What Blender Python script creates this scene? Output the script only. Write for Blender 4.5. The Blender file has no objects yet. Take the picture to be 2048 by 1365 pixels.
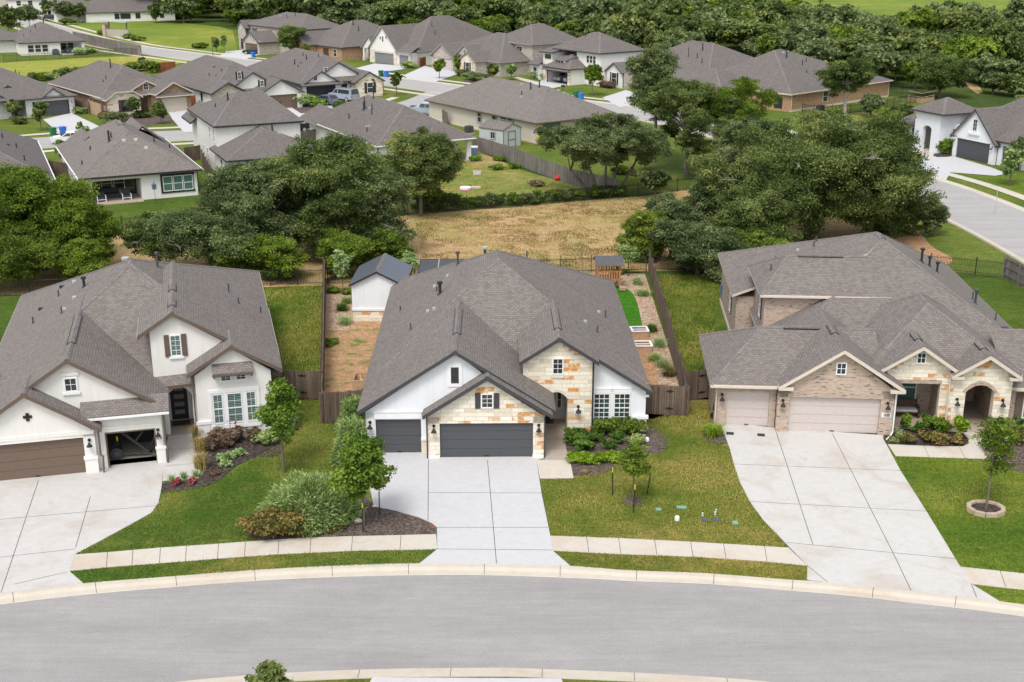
import bpy, math, random
import numpy as np
from mathutils import Vector, Matrix
R = math.radians
random.seed(7)
scene = bpy.context.scene
COL = scene.collection
# ---------------------------------------------------------------- camera model
FPX, PIT, CAMZ = 2424.0, R(18.7), 26.4
_c, _s = math.cos(PIT), math.sin(PIT)
def at(u, v, z=0.0):
    """ground position (height z) seen at a point of the photograph"""
    x = (u-1024)/FPX; y = (682.5-v)/FPX
    dy, dz = _c+y*_s, -_s+y*_c
    t = (z-CAMZ)/dz
    return (x*t, dy*t)
def hat(v, Y):
    """height seen at image row v at distance Y"""
    y = (682.5-v)/FPX
    return CAMZ+Y*(-_s+y*_c)/(_c+y*_s)
# ---------------------------------------------------------------- materials
MATS = {}
class NT:
    def __init__(s, name):
        m = bpy.data.materials.new(name); m.use_nodes = True
        s.m = m; s.t = m.node_tree; s.n = s.t.nodes; s.l = s.t.links
        s.b = s.n['Principled BSDF']; MATS[name] = m
        s.b.inputs['Specular IOR Level'].default_value = .3
    def node(s, typ, **kw):
        n = s.n.new(typ)
        for k, v in kw.items():
            if k[0] == '_': n.inputs[k[1:].replace('_', ' ')].default_value = v
            else: setattr(n, k, v)
        return n
    def link(s, a, b): s.l.new(a, b)
    def coords(s, kind='Object'):
        return s.node('ShaderNodeTexCoord').outputs[kind]
    def noise(s, vec, scale, detail=4, rough=.55, dist=0):
        n = s.node('ShaderNodeTexNoise', _Scale=scale, _Detail=detail, _Roughness=rough, _Distortion=dist)
        s.link(vec, n.inputs['Vector']); return n.outputs['Fac']
    def ramp(s, fac, stops, interp='LINEAR'):
        n = s.node('ShaderNodeValToRGB'); e = n.color_ramp; e.interpolation = interp
        while len(e.elements) < len(stops): e.elements.new(.5)
        for el, (p, c) in zip(e.elements, stops):
            el.position = p; el.color = (c, c, c, 1) if isinstance(c, (int, float)) else (*c, 1)
        s.link(fac, n.inputs['Fac']); return n.outputs['Color']
    def mix(s, fac, a, b, mode='MIX'):
        n = s.node('ShaderNodeMix', data_type='RGBA', blend_type=mode)
        for sock, v in ((n.inputs[0], fac), (n.inputs[6], a), (n.inputs[7], b)):
            if isinstance(v, (int, float)): sock.default_value = v
            elif isinstance(v, tuple): sock.default_value = (*v, 1)
            else: s.link(v, sock)
        return n.outputs[2]
    def math(s, op, a, b=0.0, clamp=False):
        n = s.node('ShaderNodeMath', operation=op, use_clamp=clamp)
        for sock, v in ((n.inputs[0], a), (n.inputs[1], b)):
            if isinstance(v, (int, float)): sock.default_value = v
            else: s.link(v, sock)
        return n.outputs[0]
    def mapping(s, vec, scale=(1, 1, 1), rot=(0, 0, 0)):
        n = s.node('ShaderNodeMapping', _Scale=scale, _Rotation=rot); s.link(vec, n.inputs['Vector']); return n.outputs[0]
    def bump(s, h, strength=.3, dist=.02):
        n = s.node('ShaderNodeBump', _Strength=strength, _Distance=dist); s.link(h, n.inputs['Height'])
        s.link(n.outputs[0], s.b.inputs['Normal'])
    def col(s, c):
        if isinstance(c, tuple): s.b.inputs['Base Color'].default_value = (*c, 1)
        else: s.link(c, s.b.inputs['Base Color'])
    def rough(s, r): s.b.inputs['Roughness'].default_value = r
def sc(c, k): return tuple(min(1, x*k) for x in c)

def m_plain(name, c, rough=.6, var=.12, scale=3, metal=0, bump=0):
    t = NT(name); o = t.coords()
    f = t.noise(o, scale, 5)
    t.col(t.ramp(f, [(.3, sc(c, 1-var)), (.7, sc(c, 1+var))])); t.rough(rough)
    t.b.inputs['Metallic'].default_value = metal
    if bump: t.bump(t.noise(o, scale*12, 3), bump, .01)
    return t.m

def m_shingle(name, lo, hi, warm):
    t = NT(name); uv = t.coords('UV'); o = t.coords()
    br = t.node('ShaderNodeTexBrick', offset=.5, _Scale=1, _Mortar_Size=.015, _Mortar_Smooth=.3, _Bias=0, _Brick_Width=.22, _Row_Height=.145)
    br.inputs['Color1'].default_value = (0, 0, 0, 1); br.inputs['Color2'].default_value = (1, 1, 1, 1); br.inputs['Mortar'].default_value = (.0, .0, .0, 1)
    t.link(uv, br.inputs['Vector'])
    fine = t.noise(t.mapping(uv, (1, 2.0, 1)), 17, 3, .75); big = t.noise(o, .35, 4)
    f = t.math('ADD', t.math('MULTIPLY', br.outputs['Color'], .34), t.math('MULTIPLY', fine, .66))
    c = t.ramp(f, [(.12, lo), (.45, tuple((a+b)/2 for a, b in zip(lo, hi))), (.85, hi)])
    c = t.mix(t.ramp(big, [(.35, 0.), (.7, .45)]), c, warm, 'MULTIPLY')
    # faint vertical rain streaks down the slope
    st = t.noise(t.mapping(uv, (1.3, .06, 1)), 1.5, 4)
    c = t.mix(t.ramp(st, [(.45, 0.), (.75, .22)]), c, (.62, .6, .58), 'MULTIPLY')
    c = t.mix(t.math('MULTIPLY', br.outputs['Fac'], .6), c, sc(lo, .65))
    t.col(c); t.rough(.95)
    t.bump(t.math('ADD', t.math('MULTIPLY', br.outputs['Fac'], -1.), f), .5, .012)
    return t.m

def m_masonry(name, stops, mortar, w, h, mort=.012, squash=1., seed=0., bump=.4, patch=None):
    t = NT(name); uv = t.coords('UV')
    mp = t.node('ShaderNodeMapping'); mp.inputs['Location'].default_value = (seed, seed*.37, 0); t.link(uv, mp.inputs['Vector']); uv = mp.outputs[0]
    br = t.node('ShaderNodeTexBrick', offset=.5, squash=squash, squash_frequency=3, offset_frequency=2, _Scale=1, _Mortar_Size=mort, _Mortar_Smooth=.2, _Bias=0, _Brick_Width=w, _Row_Height=h)
    br.inputs['Color1'].default_value = (0, 0, 0, 1); br.inputs['Color2'].default_value = (1, 1, 1, 1); br.inputs['Mortar'].default_value = (.3, .3, .3, 1)
    t.link(uv, br.inputs['Vector'])
    c = t.ramp(br.outputs['Color'], stops)
    n = t.noise(uv, 7, 5, .65)
    c = t.mix(.5, c, t.ramp(n, [(.3, .72), (.7, 1.12)]), 'MULTIPLY')
    if patch:   # iron-stained stones
        f = t.math('MULTIPLY', t.ramp(br.outputs['Color'], [(patch[1]-.01, 0.), (patch[1]+.01, 1.)], 'LINEAR'), t.ramp(t.noise(uv, 2.2, 4), [(.40, 0.), (.48, 1.)]))
        c = t.mix(f, c, t.ramp(t.noise(uv, 11, 4), [(.35, patch[0]), (.65, (.72, .40, .16))]))
    c = t.mix(br.outputs['Fac'], c, mortar)
    t.col(c); t.rough(.85)
    t.bump(t.math('ADD', t.math('MULTIPLY', br.outputs['Fac'], -1.), t.math('MULTIPLY', n, .6)), bump, .015)
    return t.m

def m_stucco(name, c):
    t = NT(name); o = t.coords()
    n = t.noise(o, 1.2, 5, .6); fine = t.noise(o, 30, 3)
    st = t.noise(t.mapping(o, (2.5, 2.5, .18)), 1.6, 4)
    cc = t.ramp(n, [(.3, sc(c, .96)), (.7, c)])
    cc = t.mix(t.ramp(st, [(.48, 0.), (.75, .17)]), cc, (.6, .58, .54), 'MULTIPLY')
    t.col(cc); t.rough(.85); t.bump(fine, .25, .006); return t.m

def m_grass(name, base, dry, lush, fdry=.5, flush=.5, soil=None, fsoil=.8, s=1., seed=0.):
    t = NT(name); o = t.coords('Object')
    mp = t.node('ShaderNodeMapping'); mp.inputs['Location'].default_value = (seed, seed*.7, 0); t.link(o, mp.inputs['Vector']); o = mp.outputs[0]
    big = t.noise(o, .09*s, 3, .55, .4); mid = t.noise(o, .45*s, 5, .65, .3); fine = t.noise(o, 5.5, 4, .75); blade = t.noise(t.mapping(o, (1, .45, 1)), 16, 3, .8)
    f = t.math('ADD', t.math('MULTIPLY', big, .55), t.math('MULTIPLY', mid, .45))
    c = t.ramp(f, [(fdry-.075, dry), (fdry, base), (flush+.055, lush)])
    if soil:
        sn = t.math('ADD', t.math('MULTIPLY', mid, .7), t.math('MULTIPLY', fine, .3))
        c = t.mix(t.ramp(sn, [(fsoil-.03, 0.), (fsoil+.04, 1.)]), c, soil)
    c = t.mix(.55, c, t.ramp(t.noise(t.mapping(o, (.5, 3.2, 1)), .8, 5, .7, .5), [(.3, .62), (.7, 1.4)]), 'MULTIPLY')
    c = t.mix(.5, c, t.ramp(t.noise(o, 2.1, 4, .7), [(.3, .6), (.7, 1.4)]), 'MULTIPLY')
    c = t.mix(.85, c, t.ramp(fine, [(.28, .45), (.72, 1.5)]), 'MULTIPLY')
    c = t.mix(.8, c, t.ramp(blade, [(.25, .55), (.75, 1.4)]), 'MULTIPLY')
    t.col(c); t.rough(.95); t.b.inputs['Specular IOR Level'].default_value = .1
    t.bump(t.math('ADD', blade, t.math('MULTIPLY', fine, .8)), .8, .05)
    return t.m

def m_concrete(name, c, stain=(.55, .42, .3), amt=.5, seed=0., thr=.55):
    t = NT(name); o = t.coords('Object')
    mp = t.node('ShaderNodeMapping'); mp.inputs['Location'].default_value = (seed, seed*1.3, 0); t.link(o, mp.inputs['Vector']); o = mp.outputs[0]
    a = t.noise(o, .35, 5, .6, .6); b = t.noise(o, 2.2, 5, .6); f = t.noise(o, 40, 3)
    cc = t.ramp(b, [(.25, sc(c, .93)), (.75, sc(c, 1.03))])
    cc = t.mix(t.ramp(a, [(thr, 0.), (thr+.2, amt)]), cc, t.mix(.6, cc, stain, 'MULTIPLY'))
    cc = t.mix(.7, cc, t.ramp(t.noise(o, 13, 3, .8), [(.3, .90), (.7, 1.08)]), 'MULTIPLY')
    sp = t.noise(o, 1.1, 3, .5, 1.5)
    cc = t.mix(t.ramp(sp, [(.66, 0.), (.76, amt*.6)]), cc, sc(c, .72))
    t.col(cc); t.rough(.9); t.bump(f, .15, .004); return t.m

def m_wood(name, c, var=.5, grain=(14, 14, .8)):
    t = NT(name); o = t.coords('Object'); uv = t.coords('UV')
    br = t.node('ShaderNodeTexBrick', offset=.0, _Scale=1, _Mortar_Size=.008, _Mortar_Smooth=.1, _Bias=0, _Brick_Width=.14, _Row_Height=40.)
    br.inputs['Color1'].default_value = (0, 0, 0, 1); br.inputs['Color2'].default_value = (1, 1, 1, 1); br.inputs['Mortar'].default_value = (0, 0, 0, 1)
    t.link(uv, br.inputs['Vector'])
    g = t.noise(t.mapping(o, grain), 1, 4, .6); w = t.noise(o, .8, 4)
    f = t.math('ADD', t.math('MULTIPLY', br.outputs['Color'], .45), t.math('MULTIPLY', g, .55))
    cc = t.ramp(f, [(.15, sc(c, 1-var)), (.5, c), (.9, sc(c, 1+var*.8))])
    cc = t.mix(t.ramp(w, [(.4, 0.), (.7, .6)]), cc, (.55, .5, .45), 'MULTIPLY')
    cc = t.mix(br.outputs['Fac'], cc, sc(c, .25))
    t.col(cc); t.rough(.9); t.bump(t.math('MULTIPLY', br.outputs['Fac'], -1.), .5, .01); return t.m

def m_leaf(name, dark, mid, light, trans=.25, rare=None):
    t = NT(name)
    at_ = t.node('ShaderNodeAttribute', attribute_name='tint')
    oi = t.node('ShaderNodeObjectInfo')
    f = t.math('ADD', at_.outputs['Fac'], t.math('MULTIPLY', t.math('SUBTRACT', oi.outputs['Random'], .5), .18), True)
    st = [(.08, dark), (.5, mid), (.92, light)]
    if rare: st.append((.99, rare))
    c = t.ramp(f, st)
    t.col(c); t.rough(.6); t.b.inputs['Specular IOR Level'].default_value = .08
    tr = t.node('ShaderNodeBsdfTranslucent'); t.link(c, tr.inputs['Color'])
    mx = t.node('ShaderNodeMixShader'); mx.inputs[0].default_value = trans
    t.link(t.b.outputs[0], mx.inputs[1]); t.link(tr.outputs[0], mx.inputs[2])
    t.link(mx.outputs[0], t.n['Material Output'].inputs['Surface']); return t.m

def m_glass(name, c, rough=.06, blinds=None):
    t = NT(name); t.rough(rough); t.b.inputs['Specular IOR Level'].default_value = .6
    if blinds:
        uv = t.coords('UV'); w = t.node('ShaderNodeTexWave', wave_type='BANDS', bands_direction='Y', _Scale=blinds[1], _Distortion=.2); t.link(uv, w.inputs['Vector'])
        t.col(t.mix(t.ramp(w.outputs['Fac'], [(.35, 0.), (.6, 1.)]), c, blinds[0]))
    else:
        o = t.coords('Object'); t.col(t.ramp(t.noise(o, 1.1, 3), [(.35, c), (.7, sc(c, 2.2))]))
    return t.m

def m_asphalt(name, c):
    t = NT(name); o = t.coords('Object')
    a = t.noise(t.mapping(o, (.12, .6, 1)), 1, 5, .6, .3); b = t.noise(o, 1.4, 4); f = t.noise(o, 55, 3, .8); g = t.noise(o, 9, 4, .8)
    cc = t.ramp(a, [(.3, sc(c, .90)), (.7, sc(c, 1.07))])
    cc = t.mix(.8, cc, t.ramp(t.noise(t.mapping(o, (.25, 3.5, 1)), 1.3, 5, .7), [(.3, .90), (.7, 1.08)]), 'MULTIPLY')
    cc = t.mix(.8, cc, t.ramp(t.noise(o, 15, 3, .8), [(.3, .84), (.7, 1.14)]), 'MULTIPLY')
    cc = t.mix(.5, cc, t.ramp(b, [(.3, .92), (.7, 1.06)]), 'MULTIPLY')
    cc = t.mix(.7, cc, t.ramp(f, [(.3, .66), (.7, 1.32)]), 'MULTIPLY')
    cc = t.mix(t.ramp(t.noise(t.mapping(o, (.6, 2.6, 1)), 1.2, 5, .6, 2.), [(.70, 0.), (.78, .30)]), cc, sc(c, .55))
    cc = t.mix(t.ramp(g, [(.70, 0.), (.74, .5)]), cc, sc(c, .6))
    t.col(cc); t.rough(.92); t.bump(f, .4, .006); return t.m

def m_metalrib(name, c):
    t = NT(name); uv = t.coords('UV')
    w = t.node('ShaderNodeTexWave', wave_type='BANDS', bands_direction='X', _Scale=1.1); t.link(uv, w.inputs['Vector'])
    f = t.ramp(w.outputs['Fac'], [(.75, 0.), (.92, 1.)])
    t.col(t.mix(f, c, sc(c, 1.5))); t.rough(.38); t.b.inputs['Metallic'].default_value = .3; t.bump(f, .6, .02); return t.m

def m_gravel(name, cols, scale=7, bump=.8):
    t = NT(name); o = t.coords('Object')
    v = t.node('ShaderNodeTexVoronoi', _Scale=scale); t.link(o, v.inputs['Vector'])
    sep = t.node('ShaderNodeSeparateColor'); t.link(v.outputs['Color'], sep.inputs[0])
    n = t.noise(o, 3, 4)
    n_ = len(cols)-1
    c = t.ramp(sep.outputs[0], [(.1+.8*i/n_, k) for i, k in enumerate(cols)])
    c = t.mix(.6, c, t.ramp(v.outputs['Distance'], [(.1, 1.1), (.75, .45)]), 'MULTIPLY')
    c = t.mix(.5, c, t.ramp(n, [(.3, .7), (.7, 1.2)]), 'MULTIPLY')
    t.col(c); t.rough(.95); t.bump(t.math('MULTIPLY', v.outputs['Distance'], -1.), bump, .06); return t.m

M = {}
def build_materials():
    M['shingle'] = m_shingle('shingle_taupe', (.112, .097, .089), (.268, .238, .219), (.90, .87, .84))
    M['shingle_cap'] = m_shingle('shingle_cap', (.105, .094, .088), (.285, .256, .242), (.9, .87, .84))
    M['shingle_grey'] = m_shingle('shingle_grey', (.086, .076, .071), (.222, .198, .185), (.88, .85, .83))
    M['stone'] = m_masonry('limestone', [(.0, (.60, .52, .40)), (.35, (.74, .67, .54)), (.7, (.80, .75, .64)), (1., (.70, .60, .44))], (.50, .46, .40), .62, .235, .012, 1.5, 3.1, .5, ((.42, .17, .05), .86))
    M['stone_plain'] = m_masonry('limestone_pale', [(.0, (.58, .51, .40)), (.5, (.72, .66, .55)), (1., (.66, .56, .42))], (.66, .62, .55), .55, .22, .012, 1.4, 9.4, .5, ((.45, .22, .08), .93))
    M['brick_tan'] = m_masonry('tan_brick', [(.0, (.10, .075, .06)), (.12, (.30, .21, .16)), (.3, (.40, .29, .22)), (.75, (.47, .36, .28)), (1., (.36, .24, .17))], (.52, .45, .38), .24, .08, .012, 1., 1.7, .4)
    M['brick_brown'] = m_masonry('brown_brick', [(.0, (.10, .06, .04)), (.3, (.24, .14, .085)), (.7, (.30, .175, .10)), (1., (.20, .105, .06))], (.34, .27, .2), .3, .1, .012, 1., 5.2, .4)
    M['brick_orange'] = m_masonry('orange_brick', [(.0, (.16, .08, .04)), (.3, (.36, .19, .09)), (.7, (.46, .26, .13)), (1., (.30, .15, .07))], (.45, .36, .27), .3, .1, .012, 1., 2.2, .4)
    M['brick_grey'] = m_masonry('grey_brick', [(.0, (.24, .20, .17)), (.4, (.40, .35, .30)), (1., (.50, .45, .39))], (.5, .46, .4), .4, .12, .014, 1.2, 6.6, .4)
    M['brick_white'] = m_masonry('whitewashed_brick', [(.0, (.46, .45, .44)), (.4, (.62, .61, .60)), (1., (.68, .67, .66))], (.62, .61, .6), .4, .12, .012, 1.2, 4.6, .3)
    M['stucco'] = m_stucco('white_stucco', (.72, .70, .66))
    M['stucco_cool'] = m_stucco('cool_white_stucco', (.72, .735, .76))
    M['stucco_beige'] = m_stucco('beige_stucco', (.56, .50, .42))
    M['stucco_grey'] = m_stucco('grey_stucco', (.50, .51, .50))
    M['white'] = m_plain('white_trim', (.74, .74, .74), .55, .03)
    M['cream'] = m_plain('cream_trim', (.58, .51, .43), .6, .04)
    M['black'] = m_plain('black_trim', (.028, .028, .032), .5, .1)
    M['charcoal'] = m_plain('charcoal_trim', (.055, .055, .062), .55, .1)
    M['brown'] = m_plain('brown_trim', (.125, .09, .07), .6, .1)
    M['darkbrown'] = m_plain('dark_brown_paint', (.08, .05, .035), .6, .1)
    M['soffit'] = m_plain('soffit_paint', (.30, .28, .26), .7, .05)
    M['iron'] = m_plain('black_iron', (.02, .02, .02), .5, .1)
    M['pipe'] = m_plain('vent_pipe_grey', (.07, .07, .075), .5, .2)
    M['galv'] = m_plain('galvanised_metal', (.5, .5, .5), .45, .1, 3, .4)
    for nm, c in (('door_grey', (.075, .078, .086)), ('door_brown', (.145, .105, .078)), ('door_taupe', (.50, .44, .41)), ('door_mid', (.20, .205, .215)), ('door_black', (.02, .021, .024)), ('door_beige', (.50, .44, .37))):
        t = NT('garage_'+nm); uv = t.coords('UV'); w = t.node('ShaderNodeTexWave', wave_type='BANDS', bands_direction='Y', wave_profile='SAW', _Scale=.62); t.link(uv, w.inputs['Vector'])
        f = t.ramp(w.outputs['Fac'], [(0., .0), (.04, 1.), (1., 1.)])
        n = t.noise(t.mapping(uv, (1, 9, 1)), 3, 4)
        t.col(t.mix(f, sc(c, .55), t.ramp(n, [(.3, sc(c, .9)), (.7, sc(c, 1.1))]))); t.rough(.55); t.bump(f, .4, .01); M[nm] = t.m
    M['glass'] = m_glass('window_glass', (.018, .022, .024))
    M['glass_green'] = m_glass('window_green_blind', (.05, .10, .085), .12, ((.10, .19, .155), 6.))
    M['glass_blind'] = m_glass('window_slat_blind', (.02, .035, .035), .1, ((.20, .28, .265), 3.2))
    M['glass_curtain'] = m_glass('window_curtain', (.022, .034, .034), .08)
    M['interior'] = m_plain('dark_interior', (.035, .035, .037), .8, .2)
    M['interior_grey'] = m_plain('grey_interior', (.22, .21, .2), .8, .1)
    M['rubber'] = m_plain('rubber', (.018, .018, .018), .8, .1)
    M['concrete'] = m_concrete('pale_concrete', (.50, .495, .50), (.9, .82, .74), .35, 0., .56)
    M['concrete_left'] = m_concrete('stained_concrete', (.50, .482, .46), (.72, .54, .40), .7, 3.3, .5)
    M['concrete_right'] = m_concrete('weathered_concrete', (.51, .495, .47), (.72, .54, .38), .75, 11.2, .5)
    M['sidewalk'] = m_concrete('cream_concrete', (.53, .485, .42), (.8, .6, .45), .7, 7.7, .5)
    M['curb'] = m_concrete('curb_concrete', (.51, .46, .385), (.75, .58, .42), .6, 17., .5)
    M['porch'] = m_concrete('porch_concrete', (.40, .34, .28), (.7, .5, .36), .6, 21., .5)
    M['joint'] = m_plain('expansion_joint', (.10, .085, .075), .9, .2)
    M['asphalt'] = m_asphalt('old_asphalt', (.305, .291, .283))
    M['asphalt_far'] = m_asphalt('back_asphalt', (.36, .345, .335))
    M['lawn_left'] = m_grass('lawn_deep_green', (.115, .145, .032), (.21, .185, .06), (.07, .122, .022), .45, .53, (.22, .14, .085), .665, 1.6, 2.)
    M['lawn_mid'] = m_grass('lawn_olive', (.145, .150, .033), (.25, .20, .072), (.092, .138, .020), .485, .56, (.34, .21, .10), .65, 1.7, 41.)
    M['lawn_right'] = m_grass('lawn_bright', (.13, .175, .022), (.20, .205, .04), (.08, .136, .016), .44, .52, None, .8, 1.6, 23.)
    M['lawn_back'] = m_grass('lawn_back', (.092, .130, .020), (.155, .150, .036), (.060, .102, .014), .42, .52, (.19, .14, .07), .73, 1.4, 13.)
    M['lawn_far'] = m_grass('lawn_far', (.13, .165, .028), (.22, .20, .055), (.085, .130, .020), .43, .53, (.28, .2, .1), .75, .9, 17.)
    M['field'] = m_grass('dry_field', (.385, .285, .125), (.44, .295, .15), (.25, .235, .07), .51, .60, (.48, .29, .17), .58, 1.2, 31.)
    M['field_yard'] = m_grass('half_dry_yard', (.25, .235, .065), (.37, .26, .12), (.13, .18, .035), .45, .53, (.40, .25, .13), .66, 1.5, 51.)
    M['meadow'] = m_grass('meadow', (.175, .225, .032), (.26, .26, .05), (.125, .185, .026), .45, .55, None, .8, .25, 61.)
    M['meadow_yellow'] = m_grass('meadow_yellow', (.28, .28, .05), (.36, .31, .08), (.18, .25, .035), .46, .56, None, .8, .6, 71.)
    M['forest_floor'] = m_grass('forest_floor', (.07, .10, .022), (.16, .15, .06), (.04, .07, .014), .42, .5, None, .8, .6, 81.)
    M['turf'] = m_grass('artificial_turf', (.05, .17, .012), (.055, .175, .015), (.045, .155, .010), .4, .6)
    M['dirt'] = m_grass('bare_dirt', (.44, .26, .15), (.48, .29, .17), (.30, .22, .10), .42, .62, (.15, .20, .045), .56, 2., 91.)
    M['dirt_path'] = m_grass('reddish_dirt', (.42, .24, .13), (.46, .27, .15), (.34, .22, .12), .42, .66, None, .8, 2., 95.)
    M['mulch'] = m_gravel('dark_mulch', [(.03, .022, .02), (.075, .055, .048), (.13, .10, .085)], 14)
    M['mulch_brown'] = m_gravel('brown_mulch', [(.06, .045, .04), (.14, .105, .09), (.22, .165, .135)], 14)
    M['gravel'] = m_gravel('river_gravel', [(.36, .22, .14), (.54, .37, .25), (.62, .49, .37), (.44, .29, .19)], 7)
    M['fence_wood'] = m_wood('weathered_fence_boards', (.17, .125, .095), .55)
    M['fence_grey'] = m_wood('grey_fence_boards', (.21, .19, .17), .4)
    M['fence_red'] = m_wood('red_stained_boards', (.30, .10, .045), .3)
    M['cedar'] = m_plain('cedar_timber', (.42, .20, .08), .7, .25, 5)
    M['timber'] = m_plain('raw_timber', (.42, .28, .18), .8, .2, 5)
    M['rib_black'] = m_metalrib('black_ribbed_metal', (.042, .046, .055))
    M['rib_slate'] = m_metalrib('slate_ribbed_metal', (.10, .112, .135))
    M['bark'] = m_plain('grey_bark', (.15, .125, .10), .95, .35, 6, 0, .6)
    M['bark_pale'] = m_plain('pale_lichen_bark', (.30, .27, .235), .95, .3, 6, 0, .6)
    M['bark_dark'] = m_plain('dark_bark', (.07, .055, .045), .95, .3, 6, 0, .6)
    M['leaf_oak'] = m_leaf('live_oak_leaves', (.042, .066, .018), (.135, .190, .052), (.31, .36, .125), .42, (.38, .38, .10))
    M['leaf_oak2'] = m_leaf('live_oak_grey_leaves', (.045, .072, .026), (.145, .195, .072), (.31, .36, .155), .42)
    M['leaf_elm'] = m_leaf('elm_leaves', (.060, .105, .012), (.145, .220, .026), (.29, .37, .06), .42)
    M['leaf_bright'] = m_leaf('bright_leaves', (.05, .11, .015), (.14, .23, .03), (.27, .37, .06), .3)
    M['leaf_cedar'] = m_leaf('juniper_leaves', (.042, .075, .012), (.120, .175, .026), (.25, .32, .05), .3)
    M['leaf_sage'] = m_leaf('sage_leaves', (.11, .17, .05), (.26, .36, .115), (.50, .60, .25), .32)
    M['leaf_rose'] = m_leaf('bronze_shrub_leaves', (.06, .055, .02), (.17, .155, .04), (.34, .25, .08), .25, (.5, .22, .12))
    M['leaf_box'] = m_leaf('boxwood_leaves', (.025, .06, .012), (.07, .135, .022), (.15, .25, .04), .2)
    M['leaf_lime'] = m_leaf('lime_leaves', (.08, .15, .01), (.20, .32, .02), (.36, .48, .06), .3)
    M['leaf_pale'] = m_leaf('pale_leaves', (.16, .26, .08), (.34, .46, .18), (.50, .60, .30), .3)
    M['leaf_red'] = m_leaf('red_flowers', (.16, .03, .03), (.42, .06, .07), (.6, .25, .25), .2)
    M['leaf_yellow'] = m_leaf('yellow_flowers', (.20, .22, .01), (.55, .50, .02), (.75, .66, .05), .2)
    M['leaf_white'] = m_leaf('white_flowers', (.10, .14, .06), (.42, .42, .34), (.7, .68, .6), .2)
    M['leaf_turf'] = m_leaf('lawn_blades', (.10, .19, .022), (.24, .30, .048), (.45, .40, .10), .45)
    M['leaf_turf2'] = m_leaf('olive_blades', (.12, .21, .022), (.31, .32, .055), (.56, .44, .14), .45)
    M['leaf_hay'] = m_leaf('hay_blades', (.20, .14, .06), (.40, .29, .13), (.55, .42, .22), .25)
    M['leaf_straw'] = m_leaf('straw_grass', (.20, .15, .05), (.42, .33, .13), (.62, .50, .24), .3)
    M['leaf_tan'] = m_leaf('brown_shrub', (.10, .07, .05), (.20, .135, .09), (.30, .21, .14), .2)
    for nm, c, r in (('car_white', (.72, .72, .74), .25), ('car_black', (.02, .022, .028), .2), ('car_blue', (.12, .15, .20), .25), ('car_silver', (.27, .31, .37), .3), ('car_dark', (.04, .05, .07), .22), ('car_grey', (.22, .24, .26), .3)):
        M[nm] = m_plain(nm+'_paint', c, r, .02); M[nm].node_tree.nodes['Principled BSDF'].inputs['Coat Weight'].default_value = .5
    for nm, c, r in (('plastic_green', (.02, .16, .05), .5), ('plastic_blue', (.03, .17, .55), .5), ('plastic_white', (.75, .75, .75), .5), ('plastic_pink', (.75, .12, .42), .5), ('plastic_teal', (.15, .30, .22), .6), ('plastic_red', (.5, .03, .03), .5), ('yellow', (.65, .55, .04), .5), ('valve_green', (.20, .34, .25), .7), ('iron_lid', (.09, .095, .10), .6), ('lamp_red', (.5, .02, .02), .4), ('rock', (.5, .45, .38), .9), ('blue_steel', (.10, .16, .24), .4), ('cushion', (.5, .5, .5), .9), ('slate', (.09, .088, .09), .7), ('shed_grey', (.46, .49, .48), .7), ('trim_olive', (.16, .15, .12), .7), ('tan_block', (.42, .33, .24), .9), ('pebble_wall', (.36, .33, .29), .9)):
        M[nm] = m_plain(nm, c, r, .1, 4)
build_materials()
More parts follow.
